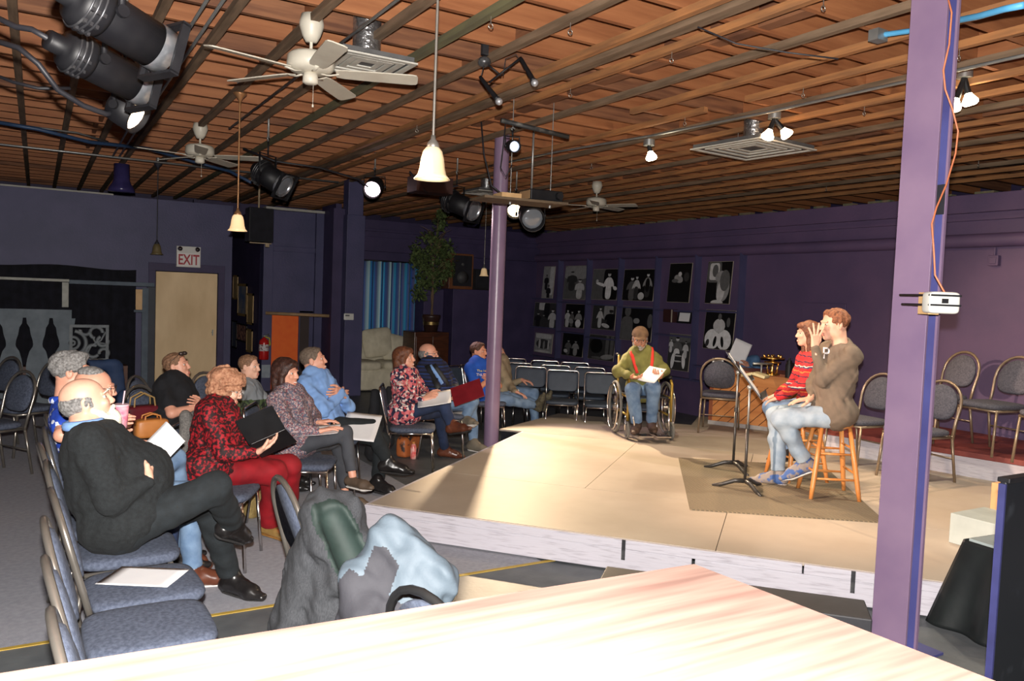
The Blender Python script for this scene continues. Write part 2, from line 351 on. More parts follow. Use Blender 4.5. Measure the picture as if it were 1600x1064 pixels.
# red raised platform along the right wall
PZ=.46
e1=Zp(1300,673,PZ); e2=Zp(1600,720,PZ); dd=(e2-e1).normalized(); e0=e1-dd*.15; e3=e2+dd*1.5
st3=thing('riser_platform','raised platform with dark red top and white front along the right wall','platform',(e1.x,e1.y,S))
q=lambda v,z: (v.x-e1.x,v.y-e1.y,z)
nn=Vector((-dd.y,dd.x,0)); 
if nn.x<0: nn=-nn
b=MB(); k0=Vector((RX-.03,e0.y+.1,0)); k3=Vector((RX-.03,e3.y,0))
b.prism([q(e0,0)[:2],q(e3,0)[:2],q(k3,0)[:2],q(k0,0)[:2]],PZ-S-.05,PZ-S); b.build('top',mat('dark_red_stage_paint',srgb(128,58,50),srgb(104,44,40),rough=.6,scale=4,detail=6),st3,bevel=.004)
i0=e0+nn*.04;i3=e3+nn*.04
b=MB(); b.prism([q(i0,0)[:2],q(i3,0)[:2],q(k3,0)[:2],q(k0,0)[:2]],0,PZ-S-.05); b.build('front_panel',fasc,st3)
# filler floor under the riser: dark
# rug
b=MB(); r1=Zp(1060,716,S);r2=Zp(1078,797,S);r3=Zp(1385,818,S); r4=r1+(r3-r2)
for v in (r1,r2,r3,r4): pass
c=(r1+r3)/2
b.prism([(r2.x-c.x,r2.y-c.y),(r3.x-c.x,r3.y-c.y),(r4.x-c.x,r4.y-c.y),(r1.x-c.x,r1.y-c.y)],0.0,.008)
rug=ramp_mat('woven_rug',[(0,srgb(150,132,104)),(.5,srgb(96,88,72))],vec='x',scale=38,rough=.95,noise=.6,interp='LINEAR')
tag(b.build('rug',rug,loc=(c.x,c.y,S)),'flat woven brown and grey rug on the stage under the stools','rug')
# ---------------- chairs ----------------
navy=mat('navy_tweed_upholstery',srgb(88,96,114),srgb(64,71,88),rough=.95,scale=60,detail=8,bump=.3,bscale=300)
greyf=mat('charcoal_tweed_upholstery',srgb(92,92,102),srgb(70,70,80),rough=.95,scale=70,detail=8,bump=.3,bscale=300)
slate=mat('slate_vinyl',srgb(60,70,84),srgb(52,62,76),rough=.6,bump=.1,bscale=60)
pewter=mat('pewter_steel',srgb(156,150,142),srgb(138,132,124),rough=.28,metal=.75)
bronze=mat('tan_enamelled_steel',srgb(158,140,118),srgb(140,122,102),rough=.35,metal=.55)
blackst=mat('black_steel_frame',(.02,.02,.022),(.03,.03,.03),rough=.35,metal=.4)
def round_chair(label,loc,rz,fab,frm,group=None):
    """stacking banquet chair: arched back tube, oval pad, four straight splayed legs"""
    t=thing('banquet_chair',label,'chair',loc,rz,group)
    b=MB(); b.sell((0,.02,.452),(.225,.225,.034),.55,.42,nu=32,nv=10); b.build('seat',fab,t)
    b=MB(); W=.205
    def bk(u,h): # back plane leans
        return (u,-.20-(h-.42)*.26,h)
    pts=[bk(-W,.40),bk(-W,.55),bk(-W-.012,.68)]
    for i in range(1,12):
        a=PI-PI*i/12; pts.append(bk((W+.012)*math.cos(a),.70+.205*math.sin(a)))
    pts+=[bk(W+.012,.68),bk(W,.55),bk(W,.40)]
    b.tube(pts,.0135,8,up=(0,1,0)); b.build('back_frame',frm,t)
    b=MB()
    # pad follows the arch
    n=26; rows=10; vs=[];
    prof=[]
    for i in range(n):
        a=2*PI*i/n; ca,sa=math.cos(a),math.sin(a)
        if sa>=0: u=.178*ca; h=.70+.172*sa
        else: u=.178*math.copysign(abs(ca)**.6,ca); h=.70-.15*abs(sa)**.7
        prof.append((u,h))
    for (sc,th) in ((1.0,-.006),(1.0,.010),(.93,.022),(.6,.030),(0,.034)):
        for u,h in prof: 
            p=Vector(bk(u*sc,.70+(h-.70)*sc)); vs.append((p.x,p.y+th*.97,p.z+th*.25))
    fs=[(k*n+i,k*n+(i+1)%n,(k+1)*n+(i+1)%n,(k+1)*n+i) for k in range(4) for i in range(n)]+[tuple(range(n-1,-1,-1))]
    b.add(vs,fs); b.build('backrest',fab,t)
    for sx in(-1,1):
        b=MB(); b.tube([(sx*.20,.19,.425),(sx*.215,.235,.0)],.0125,8); b.build('leg',frm,t)
        b=MB(); b.tube([(sx*W,-.195,.43),(sx*.215,-.26,.0)],.0125,8); b.build('leg',frm,t)
    b=MB()
    for sx in(-1,1): b.tube([(sx*.203,-.2,.415),(sx*.203,.2,.415)],.012,8)
    b.tube([(-.203,-.2,.415),(.203,-.2,.415)],.012,8); b.tube([(-.203,.195,.415),(.203,.195,.415)],.012,8); b.build('seat_frame',frm,t)
    b=MB(); b.tube([(-.21,.21,.22),(.21,.21,.22)] if False else [(-.205,-.225,.22),(.205,-.225,.22)],.007,6); b.build('stretcher',frm,t)
    return t
def square_chair(label,loc,rz,fab,frm,group=None):
    """stacking chair with a squarish padded back held in a chrome hoop"""
    t=thing('stacking_chair',label,'chair',loc,rz,group)
    b=MB(); b.sell((0,.02,.45),(.225,.22,.028),.5,.4,nu=32,nv=8); b.build('seat',fab,t)
    bk=lambda u,h:(u,-.20-(h-.42)*.22,h)
    W=.222; c=.045; pts=[bk(-W,.40),bk(-W,.6),bk(-W,.80)]
    pts+=[bk(-W+c-c*math.cos(a),.80+c*math.sin(a)) for a in (PI/8,PI/4,3*PI/8,PI/2)]
    pts+=[bk(W-c+c*math.sin(a),.80+c*math.cos(a)) for a in (0,PI/8,PI/4,3*PI/8)]
    pts+=[bk(W,.80),bk(W,.6),bk(W,.40)]
    b=MB(); b.tube(pts,.011,8,up=(0,1,0)); b.build('back_frame',frm,t)
    b=MB(); M=Matrix.Rotation(math.atan(.22),4,'X'); b.sell(bk(0,.69),(.205,.02,.135),.35,.35,M=M,nu=32,nv=14)
    b.build('backrest',fab,t)
    for sx in(-1,1):
        b=MB(); b.tube([(sx*.20,.20,.43),(sx*.215,.235,.0)],.011,8); b.build('leg',frm,t)
        b=MB(); b.tube([(sx*W,-.195,.43),(sx*.225,-.25,.0)],.011,8); b.build('leg',frm,t)
    b=MB(); b.tube([(-.21,-.195,.42),(-.21,.2,.42),(.21,.2,.42),(.21,-.195,.42)],.010,8,closed=True); b.build('seat_frame',frm,t)
    return t
def face(dx,dy): return math.atan2(dy,dx)-PI/2
EAST=face(1,.03)
FR='navy padded chairs in the front left row'
HIP={'bearded':(188,823,.57,EAST),'bald':(.36-.06,4.74,None,EAST),'grey':(.36-.06,5.22,None,EAST)}
c0=round_chair('navy chair at the near end of the left row, cut by the wooden ledge',(.36,2.28,0),EAST,navy,pewter,FR)
for y,l in ((2.74,'navy chair second from the near end of the left row, nothing on its seat'),
            (3.2,'navy chair third from the near end of the left row, with dark scuffed arch'),
            (3.66,'navy chair in the left row with a script lying on its seat'),
            (4.22,'navy chair the white bearded man in black sits on'),
            (4.72,'navy chair the balding man with glasses sits on'),
            (5.2,'navy chair the grey haired man in the blue patterned shirt sits on'),
            (5.72,'empty navy chair in the left row beyond the grey haired man')):
    dup(c0,(.36+.02*math.sin(y*9),y,0),EAST+.05*math.sin(y*7),l,FR)
# loose chairs farther back on the left
BK='round backed chairs standing behind the audience'
def rc(px,py,f,l,grp=BK):
    p=Zp(px,py,.905); return dup(c0,(p.x-math.sin(f)*.325,p.y+math.cos(f)*.325,0),f,l,grp)
fL=face(-.82,-.5)
for (px,py,f,l) in ((40,580,fL,'round backed chair in the far left group, nearest and clearest of them'),
                    (20,558,fL,'round backed chair in the far left group, just behind the nearest one'),
                    (88,564,fL,'round backed chair behind the grey haired man, before the baluster cutout'),
                    (152,562,face(-.2,-1),'round backed chair with the dark blue jacket hanging on it'),
                    (210,588,face(.85,-.5),'round backed chair carrying the handbags between bearded man and woman in black'),
                    (318,582,face(.6,-.75),'empty round backed chair between woman in black and the boy'),
                    ):
    rc(px,py,f,l)
for (px,py,z,l) in ((386,668,.52,'round backed chair the boy in the camouflage jacket sits on'),(256,672,.56,'round backed chair the woman in black sits on')):
    h=Zp(px,py,z); dup(c0,(h.x+.05,h.y-.05,0),face(.7,-.7),l,BK)
CST='chairs on the riser along the right wall'
tan_chair=round_chair('charcoal chair with bronze arch on the red riser, nearest the post',(7.9,4.75,PZ),face(-1,.25),greyf,bronze,CST)
dup(tan_chair,(7.75,4.12,PZ),face(-1,.2),'charcoal chair with bronze arch on the red riser, middle of the three',CST)
dup(tan_chair,(7.62,3.5,PZ),face(-1,.15),'charcoal chair on the red riser cut by the right edge of the picture',CST)
p=Zp(1372,728,S); dup(tan_chair,(6.98,4.98,S),face(-.95,.1),'charcoal chair with bronze arch on the stage behind the young man','chairs on the stage')
dup(tan_chair,(6.95,4.35,S),face(-.95,.1),'charcoal chair on the stage half hidden behind the square purple post','chairs on the stage')
dup(tan_chair,(7.12,6.98,S),face(.75,.62),'charcoal chair with bronze arch in front of the wooden desk','chairs on the stage')
# the slanted row beside the stage (where the audience on the right sits)
FD_=(.86,-.42); FD=face(*FD_)
SR='chrome framed chairs in the slanted row beside the stage'
def onrow(px,py,z=.57):
    h=Zp(px,py,z); return h
ROW={'red':(325,738),'brunette':(462,697),'blueshirt':(508,664),'floral':(633,648),'scarf':(684,630),'tee':(753,619),'khaki':(790,612)}
s0=square_chair('chrome framed chair the woman in red velvet sits on',(0,0,0),FD,navy,chrome,SR)
for i,(k,l) in enumerate((('red',''),('brunette','chrome framed chair the dark haired woman with the script sits on'),('blueshirt','chrome framed chair the man in the light blue shirt sits on'),
        ('floral','chrome framed chair the laughing woman in the floral blouse sits on'),('scarf','chrome framed chair the man with glasses and scarf sits on'),
        ('tee','chrome framed chair the man in the royal blue shirt sits on'),('khaki','chrome framed chair behind the round lavender pole'))):
    h=onrow(*ROW[k],({'khaki':.5,'tee':.52}.get(k,.57))); q=(h.x+FD_[0]*.06,h.y+FD_[1]*.06,0)
    if i==0: s0.location=q
    else: dup(s0,q,FD,l,SR)
h=(onrow(*ROW['red'])+onrow(*ROW['brunette']))/2; h=Zp(450,711,.47); BAGCH=Vector((h.x,h.y,0)); dup(s0,BAGCH,FD,'chrome framed chair with a beige bag on its seat, between the two women',SR)
# rows of empty slate chairs by the photo wall
ER='empty slate chairs in rows before the wall of photographs'
s1=square_chair('empty slate chair front row, leftmost, beside the propped shoes',(0,0,0),0,slate,chrome,ER)
def place(src,px,py,dep,f,l,g,first=False):
    """backrest top at this pixel"""
    p=Dp(px,py,dep); 
    if first: src.location=(p.x,p.y,0); src.rotation_euler=(0,0,f); src['label']=l; return
    dup(src,(p.x,p.y,0),f,l,g)
fE=face(-.62,-.62)
fE=face(-.55,-.8)
def backtop(src,px,dep,f,l,g,first=False,sc=.95):
    p=Dp(px,480,dep); q=(p.x-math.sin(f)*.29,p.y+math.cos(f)*.29,0)
    if first: src.location=q; src.rotation_euler=(0,0,f); src['label']=l; src.scale=(sc,)*3
    else: dup(src,q,f,l,g,sc)
spots=[(834,10.95,'leftmost of the front row'),(884,10.6,'second of the front row, left of the wheelchair'),(944,10.45,'third of the front row, half hidden by the wheelchair'),(1004,10.3,'front row, wholly behind the wheelchair man'),
       (812,11.5,'leftmost of the middle row'),(872,11.35,'second of the middle row'),(926,11.2,'third of the middle row'),
       (804,12.3,'leftmost of the back row'),(855,12.1,'second of the back row'),(902,11.95,'third of the back row')]
for i,(px,dep,l) in enumerate(spots): backtop(s1,px,dep,fE,'empty slate chair '+l,ER,first=(i==0))
dup(c0,(8.42,7.66,0),face(-.6,-.75),'navy chair behind the desk, hidden by its sitter and the desk') 
BR='empty slate chairs behind the seated couple'
for (px,dep,f,l) in ((706,10.6,face(.3,-.9),'empty slate chair behind the man with glasses and scarf'),(672,11.3,face(.3,-.9),'empty slate chair seen above the bald head of the man with scarf'),(738,10.9,face(.2,-.95),'empty slate chair just behind the man in the royal blue shirt')):
    backtop(s1,px,dep,f,l,BR)
# near coats row
NR='chairs in the near middle row with coats over them'
dup(c0,(1.26,3.55,0),EAST,'navy chair hidden by the puffy dark coat, its arch showing at the left',NR)
dup(c0,(1.42,2.6,0),EAST,'navy chair under the light blue and grey jacket',NR)
cb=round_chair('navy chair with black frame just behind the wooden ledge',(1.26,2.1,0),EAST+.2,navy,blackst)
dup(cb,(.42,2.83,0),EAST-.1,'x') if False else None
# ---------------- foreground ledge ----------------
LZ=1.3
c_=Zp(1085,880,LZ); l_=Zp(0,1050,LZ); r_=Zp(1560,1064,LZ)
u=(l_-c_).normalized(); v=(r_-c_).normalized()
ledge=thing('wooden_counter','broad pale wooden counter top in the nearest foreground','counter',(c_.x,c_.y,0))
b=MB(); 
a1=u*1.9; a2=v*.85
P=[Vector((0,0,0)),a1,a1+a2,a2]
P=[(p.x,p.y) for p in P]
b.prism(P[::-1] if True else P,LZ-.038,LZ)
ledge_m=ramp_mat('pale_planed_pine',[(0,srgb(128,106,97)),(.5,srgb(104,83,75)),(.8,srgb(82,62,56))],tex='noise',tscale=3.2,stretch=(1.0,14,1),interp='LINEAR',rough=.4)
b.build('counter_top',ledge_m,ledge,bevel=.003)
b=MB(); 
def inset(k0,k1,k2,k3,z0,z1):
    q=[u*k0+v*k2,u*k1+v*k2,u*k1+v*k3,u*k0+v*k3]; q=[(p.x,p.y) for p in q]; b.prism(q[::-1],z0,z1)
inset(.05,1.85,.05,.08,0,LZ-.038); inset(.05,.08,.08,.8,0,LZ-.038); b.build('counter_front',mat('black_painted_ply',(.015,.015,.018),(.02,.02,.025),rough=.7),ledge)
# ---------------- columns ----------------
pb=Zp(773,702,0); pt=Zp(790,192,CZ)
b=MB(); lav=mat('lavender_gloss_paint',srgb(140,118,144),srgb(128,106,134),rough=.32,scale=3,bump=.08,bscale=15)
pc=Vector((4.52,7.98,0)); b.cyl((0,0,0),(0,0,3.58),.086,n=36); b.build('round_column',lav,loc=pc)
o=bpy.data.objects['round_column']; tag(o,'round lavender painted steel column at the left edge of the stage','column')
# square purple post: front face and side face
pf=Zp(1395,1040,0); 
post=thing('square_post','square purple painted post in the right foreground with chipped edges','post',(3.78,2.2,0))
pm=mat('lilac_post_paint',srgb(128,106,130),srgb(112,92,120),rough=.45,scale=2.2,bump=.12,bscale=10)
pm2=mat('indigo_shaded_post_paint',srgb(72,74,128),srgb(62,62,112),rough=.45,scale=3,bump=.1,bscale=12)  # indigo paint, with the shade inside the post mixed into its colour
x0,y0=3.865,2.372; post.location=(x0,y0,0)
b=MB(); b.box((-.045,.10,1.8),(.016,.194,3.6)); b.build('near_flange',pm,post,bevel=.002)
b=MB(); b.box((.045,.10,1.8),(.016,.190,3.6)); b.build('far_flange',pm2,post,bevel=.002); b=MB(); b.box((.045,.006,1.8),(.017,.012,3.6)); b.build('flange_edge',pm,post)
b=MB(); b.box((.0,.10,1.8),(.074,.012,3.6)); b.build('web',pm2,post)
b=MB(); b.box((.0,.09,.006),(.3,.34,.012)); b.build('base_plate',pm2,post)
b=MB(); b.box((.036,.03,Dp(1462,315,4.1).z),(.004,.05,.15)); b.build('black_tape',blackm,post)
# white box strapped to the post, its mounting block and straps
hc=Dp(1470,473,3.80); ac=thing('air_monitor','white rounded plastic box on a wooden block taped to the purple post','monitor',hc,math.atan2(-.51,.86))
bc_=Dp(1451,474,3.86)-hc; Rz=Matrix.Rotation(-math.atan2(-.51,.86),3,'Z'); bc_=Rz@bc_
b=MB(); b.box(bc_,(.05,.10,.105)); b.build('wooden_block',mat('pale_wood',srgb(220,180,130),srgb(200,160,110)),ac)
b=MB(); b.sell((0,0,0),(.073,.045,.052),.3,.3,nu=28,nv=12); b.build('housing',mat('white_plastic',srgb(214,214,206),srgb(206,206,200),rough=.4),ac)
b=MB(); b.box((-.005,-.046,.008),(.03,.006,.022)); b.build('dark_slot',black,ac)
b=MB()
for z,e in ((-.012,1409),(.034,1405)):
    k=Rz@(Dp(e,476,4.02)-hc); b.box((.0,-.0455,z),(.144,.003,.009)); b.tube([(-.072,-.03,z),(bc_.x-.02,bc_.y-.052,z),(k.x,k.y+.0,z)],.0055,4)
b.build('strap',black,ac)
pts=[]
for (px,py,dep) in ((1481,-4,3.88),(1487,20,3.88),(1483,70,3.88),(1474,110,3.88),(1477,140,3.88),(1488,170,3.9),(1497,205,3.92),(1493,240,3.92),(1478,290,3.88),(1463,325,3.84),(1456,350,3.82),(1459,390,3.82),(1461,430,3.80),(1472,450,3.79),(1479,462,3.79)):
    pts.append(Dp(px,py,dep))
b=MB(); o=pts[0]; b.tube([p-o for p in pts],.0045,6)
tag(b.build('power_cord',mat('orange_cord',srgb(196,120,84),srgb(180,104,70),rough=.5),loc=o),'thin orange cord hanging down the purple post to the white box','cord')
# ---------------- photographs on the shelved wall ----------------
sh=thing('display_shelf','built in purple shelving full of black and white photographs on the right wall','shelf',(RX-.0,0,0))
XS=RX
ys=[Xp(px,470,XS-.06).y for px in (829.7,874,919,968.6,1026,1088,1158)]
for y in ys: b=MB(); b.box((-.06,y,1.55),(.12,.03,1.95)); b.build('upright',purple,sh)
b=MB(); b.box((-.06,(ys[0]+ys[-1])/2,2.54),(.12,ys[0]-ys[-1],.03)); b.build('top_board',purple,sh)
cols=[(1.75,1.17),(1.70,1.12),(1.68,1.07),(1.66,.62),(1.64,1.24),(1.66,.8)]
for i,zz in enumerate(cols):
    for z in zz+(.57,): b=MB(); b.box((-.055,(ys[i]+ys[i+1])/2,z-.012),(.11,ys[i]-ys[i+1]-.03,.024)); b.build('shelf_board',purple,sh)
g_=[mat('photo_grey_%d'%i,(v,v,v*1.02),(v*.8,)*3,rough=.35,scale=14) for i,v in enumerate((.008,.045,.13,.32,.62,.88))]
edge=mat('photo_mount_board',srgb(170,160,146),rough=.6,bump=.01)
def photo(px0,py0,px1,py1,bg,figs,label,name='photograph',tilt=.07):
    x0,y0,x1,y1=[v/4.444 for v in (px0,py0,px1,py1)]
    a=Xp(820+x0,400+y0,XS-.09); c=Xp(820+x1,400+y1,XS-.09)
    wd=a.y-c.y; hz=a.z-c.z
    t=thing(name,label,'photograph',(XS-.10,c.y+wd/2,c.z),-PI/2,'mounted black and white photographs on the shelves')
    t.rotation_euler=(-tilt,0,-PI/2)
    b=MB(); b.box((0,.008,hz/2),(wd,.012,hz)); b.build('mount',edge,t)
    b=MB(); b.cur=bg; b.box((0,.0012,hz/2),(wd*.985,.0016,hz*.985))
    zc=0
    for f in figs:
        g,cx,cy,rx,ry=f[:5]; ang=f[5] if len(f)>5 else 0; zc+=1
        n=18; yy=-.0003-.00025*zc; vs=[];sq=f[6] if len(f)>6 else 1
        for i in range(n):
            t_=2*PI*i/n; ex,ey=math.copysign(abs(math.cos(t_))**sq,math.cos(t_))*rx,math.copysign(abs(math.sin(t_))**sq,math.sin(t_))*ry
            x=cx+ex*math.cos(ang)-ey*math.sin(ang); y=cy+ex*math.sin(ang)+ey*math.cos(ang)
            x=min(.985,max(.015,x)); y=min(.985,max(.015,y))
            vs.append(((x-.5)*wd,yy,(1-y)*hz))
        b.cur=g; b.add(vs,[tuple(range(n))],False)
    b.build('print',g_,t); return t
def person_fig(x,y,h,body,skin=4,w=.1,leg=None):
    """standing or sitting figure: head, torso, arms, lower body; x,y = head centre in the print"""
    L=[(body,x,y+h*.30,w,h*.20,0,.8),(body,x-w*.95,y+h*.30,w*.32,h*.17,.35),(body,x+w*.95,y+h*.30,w*.32,h*.17,-.35),(leg if leg is not None else body,x,y+h*.62,w*.8,h*.26,0,.7),(skin,x,y,w*.42,h*.075),(0,x,y-h*.055,w*.44,h*.035)]
    return L
P=[
 (125,72,193,295,3,[(4,.8,.4,.18,.5,0,.4)]+person_fig(.35,.3,.5,0,2,.16)+person_fig(.6,.62,.5,0,1,.16),'narrow photo of two dark figures against a pale curtain, top left'),
 (275,68,420,305,2,[(3,.5,.2,.5,.2,0,.4)]+person_fig(.35,.22,.6,1,3,.18)+person_fig(.72,.45,.6,4,4,.16),'photo of a standing figure behind a seated boy in a pale shirt'),
 (470,90,640,308,2,[(0,.72,.5,.28,.5,0,.3)]+person_fig(.65,.18,.9,5,4,.14)+[(5,.35,.5,.2,.05,.25),(4,.2,.4,.05,.06),(5,.9,.62,.08,.06,.5)],'photo of a man in a long white shirt with one arm stretched out'),
 (685,92,890,315,0,person_fig(.3,.3,.8,2,4,.12)+person_fig(.45,.26,.8,4,4,.09,1)+person_fig(.8,.18,.8,3,4,.1,1)+[(0,.8,.5,.07,.22),(4,.62,.85,.1,.12)],'photo of three people, the right one in a cap and vest'),
 (1000,50,1140,325,0,[(3,.45,.4,.2,.1,.2),(4,.5,.28,.08,.06),(2,.3,.45,.15,.05),(1,.8,.35,.12,.12)],'photo of a lone figure leaning in darkness, above the certificate'),
 (1265,38,1420,335,0,[(2,.3,.25,.28,.25,0,.3),(4,.3,.24,.2,.2,0,.3),(2,.33,.22,.12,.15),(3,.7,.6,.26,.34),(4,.62,.7,.16,.26,.2),(3,.55,.35,.2,.12,-.3),(2,.75,.45,.2,.25),(4,.5,.97,.25,.06)],'large photo of a seated woman with long hair bending her head'),
 (65,320,217,508,1,[(4,.4,.15,.2,.15,0,.3),(0,.55,.3,.12,.3,0,.4)]+person_fig(.2,.45,.6,0,3,.12)+person_fig(.82,.3,.8,4,4,.13)+person_fig(.45,.5,.6,1,3,.1),'photo of a crowded scene with a white dress at its right, far left middle row'),
 (280,330,408,505,0,person_fig(.15,.3,.8,4,4,.12)+person_fig(.38,.35,.7,2,4,.1)+person_fig(.72,.3,.8,3,4,.13)+[(5,.72,.8,.14,.16),(3,.35,.72,.14,.1,.4)],'photo of a band of singers with a round guitar'),
 (470,338,622,518,1,[(3,.7,.3,.2,.3,0,.3)]+person_fig(.35,.15,.9,4,4,.1)+person_fig(.82,.25,.8,0,1,.2)+[(4,.62,.83,.18,.08,.3)],'photo of a figure in white facing a dark cloaked one'),
 (670,345,875,600,0,[(2,.2,.7,.2,.4,0,.6),(2,.2,.15,.1,.16),(3,.5,.42,.1,.08),(2,.92,.4,.08,.2)],'dim photo partly hidden behind the man in the cap'),
 (1250,370,1440,660,0,[(5,.3,.75,.26,.26,.2),(5,.7,.75,.24,.26,-.15),(4,.5,.4,.2,.18),(4,.5,.3,.1,.08),(2,.5,.17,.06,.08),(2,.8,.3,.06,.12),(0,.4,.8,.05,.14,.2),(0,.65,.8,.05,.14,-.2),(1,.15,.85,.06,.1,.3)],'large photo of a group in white draped robes'),
 (70,530,185,680,3,[(4,.5,.15,.45,.12,0,.4),(1,.5,.55,.4,.25),(4,.3,.55,.06,.25),(3,.55,.6,.06,.22),(4,.8,.55,.05,.25),(4,.5,.93,.45,.06)],'small pale photo of a stage set, bottom left'),
 (262,530,400,705,0,person_fig(.3,.35,.7,2,3,.12)+person_fig(.65,.35,.7,3,3,.12)+[(4,.2,.8,.1,.08,.5)],'small dark photo of two seated figures, bottom row'),
 (445,540,615,735,1,[(2,.72,.4,.06,.4,0,.4),(2,.9,.4,.06,.4,0,.4),(0,.3,.45,.25,.3),(3,.75,.85,.25,.1,-.2),(2,.35,.92,.2,.05)],'photo of a figure lying below tall curtains, bottom row'),
 (998,535,1135,805,1,[(2,.5,.1,.5,.12,0,.3)]+person_fig(.4,.15,.7,2,4,.18,5)+[(5,.25,.75,.08,.22,.1),(5,.75,.72,.08,.22,-.15),(1,.48,.7,.14,.16,0,.4),(4,.48,.6,.18,.02),(4,.48,.75,.18,.02)]+person_fig(.8,.22,.5,4,3,.1)+person_fig(.12,.18,.4,4,4,.08),'photo of a seated man in white trousers behind a small chair, bottom right'),
]
for p in P: photo(p[0],p[1],p[2],p[3],p[4],p[5],p[6])
# certificate in a dark frame, book beside it, small picture on the desk
def framed(px0,py0,px1,py1,X,label,wood,inner,grp=None,lean=.15,name='framed_certificate'):
    a=Xp(px0,py0,X); c=Xp(px1,py1,X); wd=a.y-c.y; hz=a.z-c.z
    t=thing(name,label,'picture',(X,(a.y+c.y)/2,c.z),-PI/2,grp); t.rotation_euler=(-lean,0,-PI/2)
    b=MB(); fw=wd*.1
    for x in(-wd/2+fw/2,wd/2-fw/2): b.box((x,0,hz/2),(fw,.02,hz))
    for z in(fw/2,hz-fw/2): b.box((0,0,z),(wd,.02,fw))
    b.build('frame',wood,t,bevel=.002); b=MB(); b.box((0,.003,hz/2),(wd-fw,.006,hz-fw)); b.build('sheet',inner,t)
    return t
framed(1058.5,485,1079,506,RX-.06,'small white certificate in a dark frame standing on a shelf between photographs',black,paper)
b=MB(); a=Xp(1041,483,RX-.06); c=Xp(1055,504,RX-.06); b.box((0,0,(a.z-c.z)/2),(.1,a.y-c.y,a.z-c.z)); b.cur=1; b.box((-.02,-(a.y-c.y)*.4,(a.z-c.z)/2),(.08,.02,(a.z-c.z)*.98))
tag(b.build('book',[mat('dark_red_book',srgb(60,30,30),srgb(50,26,26)),edge],loc=(RX-.07,(a.y+c.y)/2,c.z),bevel=.003),'dark book with pale page edge beside the framed certificate','book')
# wall box, electrical cover and the recessed square panel on the right wall
b=MB(); b.box((0,0,0),(.06,.11,.11)); b.box((-.035,0,0),(.01,.07,.07)); b.cyl((0,0,.05),(0,0,.14),.01)
tag(b.build('electrical_box',rwall,loc=(RX-.03,4.81,2.34),bevel=.006),'small square electrical box painted like the wall, under the pipe','electrical box')
# ---------------- ceiling fans ----------------
cream=mat('cream_white_fan_metal',srgb(214,208,192),srgb(206,200,184),rough=.4)
bladem=mat('cream_fan_blade',srgb(206,200,184),srgb(196,188,172),rough=.5)
def fan(label,loc,rz,drop,R=.68):
    t=thing('ceiling_fan',label,'ceiling fan',(loc[0],loc[1],CZ),rz,'white ceiling fans')
    b=MB(); b.lathe([(.0,.06),(.07,.06),(.082,.0),(.08,-.02),(.06,-.08),(.036,-.12),(0,-.12)],cap=False); b.build('canopy',cream,t)
    b=MB(); b.cyl((0,0,-.09),(0,0,-drop),.011); b.build('downrod',cream,t)
    z=-drop
    b=MB(); b.lathe([(.0,.02),(.05,.018),(.135,.0),(.155,-.02),(.158,-.09),(.13,-.115),(.08,-.125),(0,-.13)],n=32,cap=False); b.build('motor_housing',cream,t)
    bpy.data.objects[t.children[-1].name].location=(0,0,z)
    b=MB(); b.lathe([(0,-.125),(.05,-.13),(.052,-.19),(.03,-.2),(0,-.2)],cap=False); b.build('switch_cap',cream,t,loc=(0,0,z))
    for k in range(5):
        a=2*PI*k/5; M=Matrix.Rotation(a,4,'Z')
        b=MB(); b.T=Matrix.Translation((0,0,z-.12))@M
        b.tube([(.07,0,-.005),(.12,0,-.012),(.19,0,.0)],[.012,.012,.016],8,flat=.4); iron=b.build('blade_iron',cream,t)
        b=MB(); tl=.2; vs=[];prof=[(.17,.045),(.22,.058),(.4,.066),(R-.04,.07),(R-.01,.062),(R,.04)]
        up=[];
        for r,hw in prof: up.append((r,hw))
        out=[(r,hw) for r,hw in up]+[(r,-hw) for r,hw in up[::-1]]
        b.T=Matrix.Translation((0,0,z-.115))@M@Matrix.Rotation(-tl,4,'X')
        b.prism(out[::-1],-.004,.004); b.build('blade',bladem,t)
    b=MB(); b.tube([(.02,0,z-.2),(.02,0,z-.33)],.0015,5); b.sell((.02,0,z-.34),(.006,.006,.01)); b.build('pull_chain',cream,t)
    return t
